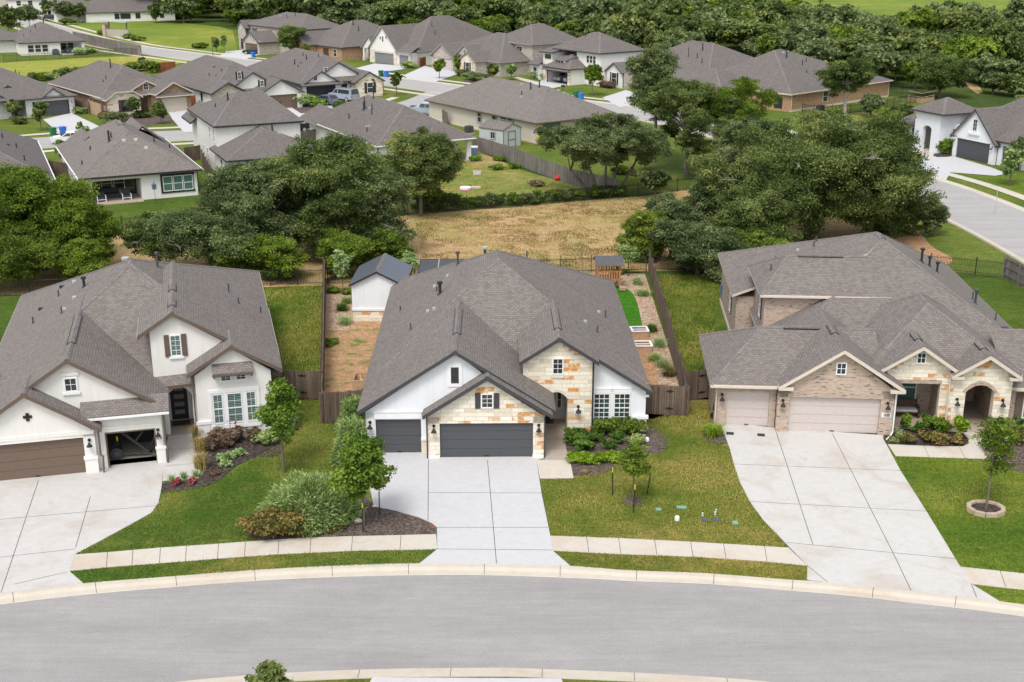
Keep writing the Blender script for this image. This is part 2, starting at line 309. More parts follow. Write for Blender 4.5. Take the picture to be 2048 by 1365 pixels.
# ---------------------------------------------------------------- object helpers
def tag(o, label=None, cat=None, group=None, kind=None):
    if label: o['label'] = label
    if cat: o['category'] = cat
    if group: o['group'] = group
    if kind: o['kind'] = kind
    return o
def empty(name, loc, rz=0.0):
    o = bpy.data.objects.new(name, None); o.empty_display_size = .3
    o.location = loc; o.rotation_euler = (0, 0, rz); COL.objects.link(o); return o
def copy_tree(o, parent=None):
    c = o.copy(); COL.objects.link(c)
    if parent: c.parent = parent
    for ch in list(o.children): copy_tree(ch, c)
    return c
class MB:
    def __init__(s): s.v = []; s.f = []; s.m = []; s.mats = []
    def mi(s, mat):
        if isinstance(mat, str): mat = M[mat]
        if mat not in s.mats: s.mats.append(mat)
        return s.mats.index(mat)
    def add(s, vs, fs, mat):
        b = len(s.v); k = s.mi(mat); s.v += [tuple(p) for p in vs]
        for q in fs: s.f.append([b+i for i in q]); s.m.append(k)
    def poly(s, pts, mat): s.add(pts, [list(range(len(pts)))], mat)
    def box(s, a, b, mat):
        x0, y0, z0 = [min(p, q) for p, q in zip(a, b)]; x1, y1, z1 = [max(p, q) for p, q in zip(a, b)]
        s.add([(x0, y0, z0), (x1, y0, z0), (x1, y1, z0), (x0, y1, z0), (x0, y0, z1), (x1, y0, z1), (x1, y1, z1), (x0, y1, z1)],
              [[0, 3, 2, 1], [4, 5, 6, 7], [0, 1, 5, 4], [1, 2, 6, 5], [2, 3, 7, 6], [3, 0, 4, 7]], mat)
    def extrude(s, pts, d, mat):
        """closed prism: polygon pts (3d, any plane) swept by vector d"""
        n = len(pts); q = [(p[0]+d[0], p[1]+d[1], p[2]+d[2]) for p in pts]
        s.add(list(pts)+q, [list(range(n))[::-1], list(range(n, 2*n))]+[[i, (i+1) % n, n+(i+1) % n, n+i] for i in range(n)], mat)
    def slab(s, pts2, z0, z1, mat):
        a = sum(pts2[i][0]*pts2[(i+1) % len(pts2)][1]-pts2[(i+1) % len(pts2)][0]*pts2[i][1] for i in range(len(pts2)))
        if a < 0: pts2 = pts2[::-1]
        s.extrude([(p[0], p[1], z0) for p in pts2], (0, 0, z1-z0), mat)
    def tube(s, pts, r, mat, n=6, caps=True):
        pts = [Vector(p) for p in pts]; rs = r if isinstance(r, (list, tuple)) else [r]*len(pts)
        vs, fs = [], []
        for i, p in enumerate(pts):
            t = (pts[min(i+1, len(pts)-1)]-pts[max(i-1, 0)]).normalized()
            a = t.orthogonal().normalized() if abs(t.z) > .9 else t.cross(Vector((0, 0, 1))).normalized()
            b = t.cross(a)
            for k in range(n):
                w = 2*math.pi*k/n; vs.append(p+(a*math.cos(w)+b*math.sin(w))*rs[i])
        for i in range(len(pts)-1):
            for k in range(n):
                fs.append([i*n+k, i*n+(k+1) % n, (i+1)*n+(k+1) % n, (i+1)*n+k])
        if caps: fs += [list(range(n))[::-1], [(len(pts)-1)*n+k for k in range(n)]]
        s.add(vs, fs, mat)
    def build(s, name, parent=None, smooth=False, loc=None):
        me = bpy.data.meshes.new(name); me.from_pydata(s.v, [], s.f); me.update()
        for m in s.mats: me.materials.append(m)
        me.polygons.foreach_set('material_index', s.m)
        if smooth: me.polygons.foreach_set('use_smooth', [True]*len(me.polygons))
        uvl = me.uv_layers.new(name='UVMap'); uv = np.zeros((len(me.loops), 2), 'f')
        V = me.vertices
        for p in me.polygons:
            n = p.normal
            if abs(n.z) > .985: tx = Vector((1, 0, 0)); ty = Vector((0, 1, 0))
            else: tx = Vector((-n.y, n.x, 0)).normalized(); ty = n.cross(tx)
            for li in p.loop_indices:
                c = V[me.loops[li].vertex_index].co; uv[li] = (c.dot(tx), c.dot(ty))
        uvl.data.foreach_set('uv', uv.ravel())
        o = bpy.data.objects.new(name, me); COL.objects.link(o)
        if parent: o.parent = parent
        if loc: o.location = loc
        return o
# ---------------------------------------------------------------- houses
def inside(px, py, poly):
    r = False; n = len(poly)
    for i in range(n):
        x1, y1 = poly[i][:2]; x2, y2 = poly[(i+1) % n][:2]
        if (y1 > py) != (y2 > py) and px < (x2-x1)*(py-y1)/(y2-y1)+x1: r = not r
    return r
SPLIT = {'plinth', 'stone_base', 'ledge', 'window_head', 'window_surround', 'roof_return', 'sill_slab', 'porch_floor', 'doormat', 'post', 'gable_wall'}
class Multi:
    """every shape added becomes a part of its own"""
    def __init__(s, h, name): s.h, s.n = h, name
    def box(s, *a): s.h.new(s.n).box(*a)
    def extrude(s, *a): s.h.new(s.n).extrude(*a)
class House:
    def __init__(s, name, label, loc, yaw, cat='house', group=None, roof='shingle', fascia='charcoal', wall='stucco', z=0.0, cap='shingle_cap'):
        s.root = tag(empty(name, (loc[0], loc[1], z), R(yaw)), label, cat, group)
        s.parts = []; s.named = {}; s.rm, s.fm, s.wm, s.cm = roof, fascia, wall, cap; s.tops = []; s.nroof = 0
        s.loc, s.yaw = loc, R(yaw)
    def world(s, x, y):
        c, q = math.cos(s.yaw), math.sin(s.yaw)
        return (s.loc[0]+x*c-y*q, s.loc[1]+x*q+y*c)
    def local(s, X, Y):
        c, q = math.cos(s.yaw), math.sin(s.yaw); X -= s.loc[0]; Y -= s.loc[1]
        return (X*c+Y*q, -X*q+Y*c)
    def P(s, name):
        if name in SPLIT: return Multi(s, name)
        if name not in s.named: s.named[name] = s.new(name)
        return s.named[name]
    def new(s, name, parent=None, label=None):
        mb = MB(); s.parts.append((mb, name, parent, label)); return mb
    def done(s):
        ob = {}
        for lvl in (0, 1):
            for mb, name, par, label in s.parts:
                if not mb.v or (par is not None) != bool(lvl): continue
                o = mb.build(name, ob[id(par)] if par is not None else s.root)
                if label: o['label'] = label
                ob[id(mb)] = o
        return s.root
    # ---- roofs
    def shell(s, polys, th=.2, fascia=None, ridges=()):
        mb = s.P('roof'); s.nroof += 1; dz = .006*s.nroof
        polys = [[(p[0], p[1], p[2]+dz) for p in q] for q in polys]
        for q in polys: mb.poly(q, s.rm); s.tops.append(q)
        edges = {}
        key = lambda p: tuple(round(k, 3) for k in p)
        for q in polys:
            for i in range(len(q)):
                a, b = q[i], q[(i+1) % len(q)]
                if (key(b), key(a)) in edges: edges.pop((key(b), key(a)))
                else: edges[(key(a), key(b))] = (a, b)
        dn = lambda p: (p[0], p[1], p[2]-th)
        for a, b in edges.values(): mb.poly([b, a, dn(a), dn(b)], fascia or s.fm)
        for q in polys: mb.poly([dn(p) for p in q][::-1], 'soffit')
        w = .15
        for a, b in ridges:
            a = Vector(a)+Vector((0, 0, dz)); b = Vector(b)+Vector((0, 0, dz)); e = (b-a)
            if e.length < .2: continue
            e.normalize()
            for q in polys:
                qs = [Vector(p) for p in q]
                if min((p-a).length for p in qs) < .01 and min((p-b).length for p in qs) < .01:
                    n = (qs[1]-qs[0]).cross(qs[2]-qs[0]).normalized()
                    t = n.cross(e); cen = sum(qs, Vector())/len(qs)
                    if t.dot(cen-a) < 0: t = -t
                    up = n*.022
                    m_ = [a+Vector((0, 0, .028)), b+Vector((0, 0, .028)), b+t*w+up, a+t*w+up]
                    if (m_[1]-m_[0]).cross(m_[2]-m_[0]).z < 0: m_ = m_[::-1]
                    mb.poly(m_, s.cm)
                    ed = [a+t*w+up, b+t*w+up, b+t*w, a+t*w]
                    mb.poly(ed, s.cm)
    def capline(s, a, b, m):
        a, b = Vector(a), Vector(b); e = (b-a); t = Vector((-e.y, e.x, 0)).normalized()*.15; dz = Vector((0, 0, .03)); dn = Vector((0, 0, .15*m*.7-.03)); mb = s.P('roof')
        for q in (t, -t):
            p = [a+dz, b+dz, b+q-dn, a+q-dn]; mb.poly(p if (p[1]-p[0]).cross(p[2]-p[0]).z > 0 else p[::-1], s.cm)
    def hip(s, x0, x1, y0, y1, ze, a, b, zr, th=.2, g0=False, g1=False, fascia=None, fcap=True):
        z = ze if isinstance(ze, (tuple, list)) else (ze,)*4
        p = [(x0, y0, z[0]), (x1, y0, z[1]), (x1, y1, z[2]), (x0, y1, z[3])]
        A = (*a, zr); B = (*b, zr)
        if abs(a[0]-b[0]) <= abs(a[1]-b[1]):
            F = [[p[3], p[0], A, B], [p[1], p[2], B, A]]
            if not g0: F.append([p[0], p[1], A])
            if not g1: F.append([p[2], p[3], B])
            rd = [(A, B)]+([] if g0 or not fcap else [(p[0], A), (p[1], A)])+([] if g1 else [(p[2], B), (p[3], B)])
        else:
            F = [[p[0], p[1], B, A], [p[2], p[3], A, B]]
            if not g0: F.append([p[3], p[0], A])
            if not g1: F.append([p[1], p[2], B])
            rd = [(A, B)]+([] if g0 else [(p[0], A), (p[3], A)])+([] if g1 else [(p[1], B), (p[2], B)])
        G = []
        for q in F:
            r = []
            for k in q:
                if not r or (Vector(k)-Vector(r[-1])).length > 1e-4: r.append(k)
            if (Vector(r[0])-Vector(r[-1])).length < 1e-4: r.pop()
            G.append(r)
        s.shell(G, th, fascia, rd)
    def autohip(s, x0, x1, y0, y1, ze, m, th=.2, **k):
        W, D = x1-x0, y1-y0
        if W <= D: h = W/2; s.hip(x0, x1, y0, y1, ze, ((x0+x1)/2, y0+h), ((x0+x1)/2, y1-h+.001), ze+h*m, th, **k)
        else: h = D/2; s.hip(x0, x1, y0, y1, ze, (x0+h, (y0+y1)/2), (x1-h+.001, (y0+y1)/2), ze+h*m, th, **k)
    def gable(s, x0, xr, x1, y0, y1, z0, zr, z1, th=.22, fascia=None):
        s.shell([[(x0, y1, z0), (x0, y0, z0), (xr, y0, zr), (xr, y1, zr)], [(x1, y0, z1), (x1, y1, z1), (xr, y1, zr), (xr, y0, zr)]], th, fascia, [((xr, y0, zr), (xr, y1, zr))])
    def gablex(s, y0, yr, y1, x0, x1, z0, zr, z1, th=.22, fascia=None):
        s.shell([[(x0, y0, z0), (x1, y0, z0), (x1, yr, zr), (x0, yr, zr)], [(x1, y1, z1), (x0, y1, z1), (x0, yr, zr), (x1, yr, zr)]], th, fascia, [((x0, yr, zr), (x1, yr, zr))])
    def roofz(s, x, y):
        best = None
        for q in s.tops:
            if inside(x, y, q):
                n = (Vector(q[1])-Vector(q[0])).cross(Vector(q[2])-Vector(q[0]))
                if abs(n.z) < 1e-6: continue
                z = q[0][2]-(n.x*(x-q[0][0])+n.y*(y-q[0][1]))/n.z
                if best is None or z > best: best = z
        return best if best is not None else 3.0
    # ---- walls
    def wall(s, x0, x1, y0, y1, z1, z0=0, mat=None, part='wall'): s.P(part).box((x0, y0, z0), (x1, y1, z1), mat or s.wm)
    def gwall(s, y, pts, mat=None, part='wall', th=.22): s.P(part).extrude([(x, y, z) for x, z in pts], (0, th, 0), mat or s.wm)
    def gwallx(s, x, pts, mat=None, part='wall', th=.22): s.P(part).extrude([(x, y, z) for y, z in pts], (-th, 0, 0), mat or s.wm)
    def fb(s, mb, face, c, a0, a1, z0, z1, d0, d1, mat):
        if face == 'f': mb.box((a0, c-d1, z0), (a1, c-d0, z1), mat)
        elif face == 'b': mb.box((a0, c+d0, z0), (a1, c+d1, z1), mat)
        elif face == 'l': mb.box((c-d1, a0, z0), (c-d0, a1, z1), mat)
        else: mb.box((c+d0, a0, z0), (c+d1, a1, z1), mat)
    def window(s, face, c, a0, a1, z0, z1, nx=2, ny=2, frame='white', glass='glass', trim=None, tw=.11, shut=None, sw=.32, sill=None, rail=True, mw=.022):
        g = s.new('window'); s.fb(g, face, c, a0, a1, z0, z1, .0, .018, glass)
        f = s.new('frame', g)
        w = .06
        s.fb(f, face, c, a0-w, a0, z0-w, z1+w, 0, .07, frame); s.fb(f, face, c, a1, a1+w, z0-w, z1+w, 0, .07, frame)
        s.fb(f, face, c, a0, a1, z1, z1+w, 0, .068, frame); s.fb(f, face, c, a0, a1, z0-w, z0, 0, .068, frame)
        zm = (z0+z1)/2
        if rail: s.fb(f, face, c, a0, a1, zm-.028, zm+.028, .019, .05, frame)
        for i in range(1, nx):
            q = a0+(a1-a0)*i/nx; s.fb(f, face, c, q-mw/2, q+mw/2, z0, z1, .019, .038, frame)
        for j in range(1, ny):
            q = z0+(z1-z0)*j/ny
            if rail and abs(q-zm) < .04: continue
            s.fb(f, face, c, a0, a1, q-mw/2, q+mw/2, .019, .036, frame)
        if trim:
            s.fb(f, face, c, a0-w-tw, a0-w, z0-w-tw, z1+w+tw, 0, .05, trim); s.fb(f, face, c, a1+w, a1+w+tw, z0-w-tw, z1+w+tw, 0, .05, trim)
            s.fb(f, face, c, a0-w, a1+w, z1+w, z1+w+tw, 0, .048, trim); s.fb(f, face, c, a0-w, a1+w, z0-w-tw, z0-w, 0, .048, trim)
        if sill:
            sl = s.new('sill', g); s.fb(sl, face, c, a0-w-.1, a1+w+.1, z0-w-(tw if trim else 0)-.12, z0-w-(tw if trim else 0), 0, .10, sill)
        if shut:
            for q0, q1 in ((a0-w-.03-sw, a0-w-.03), (a1+w+.03, a1+w+.03+sw)):
                sh = s.new('shutter', g); s.fb(sh, face, c, q0, q1, z0-.08, z1+.08, 0, .05, shut)
                for z in (z0+.12, zm, z1-.12): s.fb(sh, face, c, q0+.04, q1-.04, z-.03, z+.03, .05, .065, shut)
    def door(s, face, c, a0, a1, z0, z1, mat='black', name='door', d=.03, handle=True, frame=None):
        g = s.new(name); s.fb(g, face, c, a0, a1, z0, z1, 0, d, mat)
        if frame:
            f = s.new('frame', g); w = .08
            s.fb(f, face, c, a0-w, a0, z0, z1+w, 0, .06, frame); s.fb(f, face, c, a1, a1+w, z0, z1+w, 0, .06, frame); s.fb(f, face, c, a0, a1, z1, z1+w, 0, .058, frame)
        return g
    def garage(s, face, c, a0, a1, z1, mat, z0=0.02, frame=None, label=None):
        g = s.new('garage_door', None, label); n = 4; hh = (z1-z0)/n
        for i in range(n):
            s.fb(g, face, c, a0, a1, z0+i*hh+.006, z0+(i+1)*hh-.006, .018, .03, mat)
        s.fb(g, face, c, a0, a1, z0, z1, -.02, .018, mat)
        hd = s.new('handle', g); s.fb(hd, face, c, (a0+a1)/2-.12, (a0+a1)/2+.12, z0+.06, z0+.10, .03, .06, 'iron')
        if frame:
            f = s.new('frame', g); w = .12
            s.fb(f, face, c, a0-w, a0, z0, z1+w, 0, .05, frame); s.fb(f, face, c, a1, a1+w, z0, z1+w, 0, .05, frame); s.fb(f, face, c, a0, a1, z1, z1+w, 0, .048, frame)
    def lamp(s, face, c, a, z, mat='iron'):
        mb = s.new('wall_lamp'); q = {'f': (0, -1), 'b': (0, 1), 'l': (-1, 0), 'r': (1, 0)}[face]
        def pt(d, dz): return (a, c+q[1]*d, z+dz) if face in 'fb' else (c+q[0]*d, a, z+dz)
        mb.tube([pt(0, .16), pt(.04, .16)], .085, mat, 10)
        mb.tube([pt(.03, .17), pt(.12, .24), pt(.2, .2), pt(.22, .08)], .02, mat, 5)
        p0, p1, p2 = pt(.22, .1), pt(.22, .02), pt(.22, -.12)
        mb.tube([p0, p1, p2], [.035, .07, .16], mat, 10)
        b = s.new('bulb', mb); b.tube([pt(.22, -.10), pt(.22, -.16)], .035, 'plastic_white', 6)
    def downspout(s, pts, mat='charcoal', r=.05): s.new('downspout').tube(pts, r, mat, 5)
    def gutter(s, face, c, a0, a1, z, mat='white', d=.11):
        s.fb(s.new('gutter'), face, c, a0, a1, z-.13, z-.01, .004, d, mat)
    # ---- roof fittings
    def pipe(s, x, y, h=.38, r=.045, mat='pipe', cap=False):
        z = s.roofz(x, y); mb = s.new('vent_pipe', s.P('roof'))
        mb.tube([(x, y, z-.05), (x, y, z+.07)], [r*2.2, r*1.25], mat, 8); mb.tube([(x, y, z+.05), (x, y, z+h)], r, mat, 8)
        if cap: mb.tube([(x, y, z+h), (x, y, z+h+.14)], r*1.9, cap if isinstance(cap, str) else mat, 10)
    def vent(s, x, y, mat='galv', w=.3):
        z = s.roofz(x, y); s.new('roof_vent', s.P('roof')).box((x-w/2, y-w/2, z-.1), (x+w/2, y+w/2, z+.12), mat)
    def ridgevent(s, x, y0, y1, w=.19):
        z = s.roofz(x, (y0+y1)/2); mb = s.new('ridge_vent', s.P('roof'))
        n = 5
        pr = [(x-w, z-.13), (x-w, z-.07), (x-w*.45, z+.02), (x, z+.05), (x+w*.45, z+.02), (x+w, z-.07), (x+w, z-.13)]
        mb.extrude([(a, y0, b) for a, b in pr], (0, y1-y0, 0), s.cm)
        for sx in (-1, 1): mb.box((x+sx*(w-.005), y0-.01, z-.14), (x+sx*(w+.03), y1+.01, z-.06), 'black')
        mb.extrude([(a, y0-.004, b) for a, b in pr], (0, -.03, 0), 'black')
def arch_pts(x0, x1, zs, rise, n=10):
    return [(x0+(x1-x0)*i/n, zs+rise*math.sin(math.pi*i/n)**.8) for i in range(n+1)]
def numbers(h, face, c, a, z, txt, size=.16, plate=True):
    """house number plaque: white plate with dark digits"""
    mb = h.new('number_plaque'); w = size*.62*len(txt)
    if plate: h.fb(mb, face, c, a-w/2-.05, a+w/2+.05, z-.05, z+size+.05, 0, .025, 'white')
    S = {'0': 'abcdef', '1': 'bc', '2': 'abged', '3': 'abgcd', '4': 'fgbc', '5': 'afgcd', '6': 'afgedc', '7': 'abc', '8': 'abcdefg', '9': 'abcdfg'}
    dg = h.new('house_number' if not plate else 'digits', mb if plate else None); t = size*.16
    for i, ch in enumerate(txt):
        x0 = a-w/2+i*size*.62+size*.07; x1 = x0+size*.46; zb, zm, zt = z, z+size/2, z+size
        seg = {'a': (x0, x1, zt-t, zt), 'd': (x0, x1, zb, zb+t), 'g': (x0, x1, zm-t/2, zm+t/2), 'f': (x0, x0+t, zm, zt), 'b': (x1-t, x1, zm, zt), 'e': (x0, x0+t, zb, zm), 'c': (x1-t, x1, zb, zm)}
        for k in S[ch]:
            q = seg[k]; h.fb(dg, face, c, q[0], q[1], q[2], q[3], .026+.0007*('abcdefg'.index(k)), .034+.0007*('abcdefg'.index(k)), 'charcoal')
# ---------------------------------------------------------------- centre house
def centre_house():
    h = House('stone_house', 'limestone and white stucco house with dark grey garage doors, middle of front row', (-7.75, 58.55), 1.0, roof='shingle', fascia='charcoal', wall='stucco_cool')
    m = .645
    # roofs
    zr = 2.6+m*7.85
    h.hip(-.38, 15.45, 4.1, 25.2, 2.58, (7.1, 12.4), (7.1, 14.2), zr, .2, fascia='charcoal', fcap=False); P0, P1 = Vector((-.38, 4.1, 2.58)), Vector((15.45, 4.1, 2.58)); A0 = Vector((7.1, 12.4, zr)); h.capline(P0.lerp(A0, .63), A0, .62); h.capline(P1.lerp(A0, .64), A0, .62)
    h.gable(-.36, 4.83, 10.05, .22, 9.3, 2.58, 2.58+m*5.19, 2.58+m*5.19-m*5.22)
    h.gable(3.1, 6.48, 9.86, -.38, 4.2, 2.56, 2.56+m*3.38, 2.56)
    h.gable(8.2, 10.33, 12.48, 2.52, 9.6, 4.45, 4.45+m*2.13, 4.43)
    h.gable(8.6, 10.33, 15.48, 3.15, 9.4, 4.45+m*2.13-m*1.73-.02, 4.43+m*2.13-.02, 4.43+m*2.13-m*5.15-.02)
    # stone garage front
    S = 'stone_wall'
    zt = 2.36
    h.wall(3.35, 3.96, 0, .4, zt, 0, 'stone', S); h.wall(8.86, 9.43, 0, .4, zt, 0, 'stone', S)
    h.gwall(0, [(3.36, zt-.36), (9.42, zt-.36), (9.42, zt+.02), (6.48, 2.36+m*3.2-.05), (3.36, zt+.02)], 'stone', S, .39)
    for a in (3.33, 8.84): h.P('plinth').box((a, -.03, 0), (a+.62, .3, .18), 'white')
    h.wall(9.1, 9.42, .4, 6.5, 2.5, 0, 'stone', S)
    h.wall(3.36, 3.6, .4, .62, 2.4, 0, 'stucco_cool')
    h.garage('f', .18, 3.96, 8.86, 2.0, 'door_grey')
    h.P('sill_slab').box((3.97, -.06, 0), (8.85, .17, .02), 'sidewalk')
    h.window('f', 0, 6.20, 6.72, 2.92, 3.62, 2, 3, shut='charcoal', sw=.28, rail=False, glass='glass')
    q = h.new('soldier_course')
    for i in range(9): q.box((6.1+i*.075, -.03, 2.7), (6.1+i*.075+.065, 0, 2.84), 'stone_plain')
    h.lamp('f', 0, 3.66, 1.72); h.lamp('f', 0, 9.15, 1.72)
    # white garage wing
    h.wall(.05, .56, .6, 1.0, 2.45); h.wall(2.96, 3.36, .6, 1.0, 2.45)
    h.gwall(.6, [(.06, 2.0), (7.4, 2.0), (7.4, 3.6), (4.83, 2.58+m*5.19-.24), (.06, 2.44)], None, 'wall', .38)
    P = h.P('stone_base')
    P.box((.0, .53, 0), (.57, 1.05, .82), 'stone_plain'); P.box((2.95, .56, 0), (3.35, .99, .82), 'stone_plain')
    L = h.P('ledge'); L.box((-.06, .47, .82), (.58, 1.1, 1.0), 'white'); L.box((2.945, .50, .82), (3.345, 1.1, .95), 'white')
    L.box((.5, .545, 2.06), (3.0, .6, 2.42), 'white'); L.box((.44, .51, 2.42), (3.06, .6, 2.48), 'white'); L.box((.06, .56, 1.0), (.5, .6, 2.06), 'white'); L.box((2.97, .56, .95), (3.33, .6, 2.06), 'white')
    h.garage('f', .78, .56, 2.96, 2.0, 'door_grey')
    h.P('sill_slab').box((.57, .54, 0), (2.95, .77, .02), 'sidewalk')
    h.lamp('f', .55, .28, 1.72)
    v = h.new('gable_vent'); h.fb(v, 'f', .6, 4.58, 4.99, 4.02, 4.92, 0, .02, 'black')
    for i in range(11): h.fb(v, 'f', .6, 4.6, 4.97, 4.05+i*.08, 4.09+i*.08, .02, .05, 'charcoal')
    fr = h.new('frame', v)
    for a0, a1, z0, z1 in ((4.40, 4.58, 3.84, 5.1), (4.99, 5.17, 3.84, 5.1), (4.58, 4.99, 4.92, 5.1), (4.58, 4.99, 3.84, 4.02)): h.fb(fr, 'f', .6, a0, a1, z0, z1, 0, .05, 'white')
    # garage body and the rest of the house
    h.wall(.06, 3.3, 1.05, 4.6, 2.42); h.wall(.05, 15.2, 6.4, 24.8, 2.42); h.wall(.06, .3, 4.5, 6.5, 2.42)
    h.P('stone_base').box((.0, 1.06, 0), (.05, 24.8, .82), 'stone_plain')
    # entry tower
    T = 'stone_tower'
    tp = [(8.4, 2.0), (12.16, 2.0), (12.16, 4.36), (10.33, 4.4+m*1.95-.08), (8.4, 4.36)]
    ax0, ax1 = 9.62, 10.84
    h.wall(ax1, 12.16, 2.9, 3.25, 2.2, 0, 'stone', T); h.wall(8.4, ax0, 2.9, 3.25, 2.2, 0, 'stone', T)
    arc = arch_pts(ax0, ax1, 2.2, .42)
    pts = [(8.4, 2.2)]+arc+[(12.16, 2.2), (12.16, 4.36), (10.33, 4.38+m*1.9), (8.4, 4.36)]
    h.gwall(2.9, pts, 'stone', T, .35)
    h.P(T).box((ax1, 3.25, 0), (ax1+.2, 5.3, 2.9), 'stone_plain'); h.wall(8.4, 8.7, 3.25, 6.5, 4.3, 0, 'stone', T); h.wall(11.9, 12.15, 3.25, 6.4, 4.3, 0, 'stone', T)
    tr = h.new('arch_trim', h.P(T))
    ai = arch_pts(ax0+.0, ax1, 2.2, .42); ao = arch_pts(ax0-.17, ax1+.17, 2.2, .60)
    for i in range(len(ai)-1):
        tr.extrude([(ai[i][0], 2.86, ai[i][1]), (ai[i+1][0], 2.86, ai[i+1][1]), (ao[i+1][0], 2.86, ao[i+1][1]), (ao[i][0], 2.86, ao[i][1])], (0, .04, 0), 'stone_plain')
    h.P('porch_floor').box((9.43, 2.9, 0), (ax1, 5.4, .05), 'porch')
    h.wall(9.4, 11.0, 5.3, 5.5, 3.0, 0, 'stucco_grey')
    h.door('f', 5.3, 9.5, 10.05, .06, 2.3, 'black', frame='white')
    h.window('f', 5.3, 10.42, 10.62, .75, 2.15, 1, 3, rail=False, frame='white')
    h.P('doormat').box((9.5, 4.6, .05), (10.2, 5.2, .07), 'darkbrown')
    h.window('f', 2.9, 10.04, 10.52, 3.70, 4.52, 2, 3, rail=False)
    sl = h.new('window_sill'); h.fb(sl, 'f', 2.9, 9.94, 10.62, 3.45, 3.62, 0, .06, 'stone_plain')
    h.lamp('f', 2.9, 11.42, 1.6); numbers(h, 'f', 2.9, 11.43, 1.40, '1508', .15)
    h.downspout([(12.2, 2.84, 4.3), (12.2, 2.84, .1)], 'black', .05); h.downspout([(3.3, -.05, 2.35), (3.3, -.05, .05)], 'charcoal', .045); h.downspout([(9.46, -.04, 2.35), (9.46, -.04, .05)], 'charcoal', .04)
    # right wing
    m2 = m
    h.gwall(3.5, [(12.16, 0), (15.2, 0), (15.2, 4.41+m*2.13-m*4.87-.24), (12.16, 4.41+m*2.13-m*1.83-.24)], None, 'wall', .25)
    h.wall(14.95, 15.2, 3.75, 6.5, 2.3); h.wall(12.0, 12.3, 3.75, 6.5, 2.4)
    for a0, a1 in ((12.36, 13.16), (13.48, 14.29)):
        h.window('f', 3.5, a0, a1, .62, 2.24, 3, 6, glass='glass_curtain', mw=.03)
        h.P('window_head').box((a0-.1, 3.42, 2.31), (a1+.1, 3.5, 2.55), 'white'); h.P('window_head').box((a0-.14, 3.40, 2.55), (a1+.14, 3.5, 2.6), 'white')
    for a in (12.2, 13.25, 14.38): h.P('window_head').box((a, 3.45, .5), (a+.12, 3.5, 2.3), 'white')
    h.P('stone_base').box((12.3, 3.43, 0), (15.26, 3.5, .5), 'stone_plain'); h.P('stone_base').box((14.5, 3.43, .501), (15.26, 3.55, .78), 'stone_plain'); h.P('stone_base').box((15.2, 3.55, 0), (15.26, 24, .78), 'stone_plain')
    L.box((14.48, 3.37, .78), (15.36, 3.6, .96), 'white'); L.box((15.15, 3.36, 2.1), (15.36, 3.5, 2.22), 'white')
    # ridge vents, pipes
    h.ridgevent(4.83, 3.2, 7.9); h.ridgevent(10.33, 4.2, 8.2)
    for x, y, hh in ((.9, 15.3, .3), (3.3, 14.1, .3), (1.95, 9.2, .4), (12.9, 8.6, .4), (13.8, 13.2, .5), (9.0, 16.8, .5)): h.pipe(x, y, hh)
    h.pipe(4.55, 17.2, .75, .07, 'pipe', True); h.pipe(3.55, 12.9, .65, .09, 'black', True); h.pipe(6.3, 18.6, 1.0, .10, 'pipe', 'galv')
    for x, y in ((3.1, 15.5), (3.9, 16), (2.9, 10.6), (3.3, 10.2), (12.2, 9.0), (13.4, 13.4)): h.vent(x, y, 'galv', .18)
    return h.done()

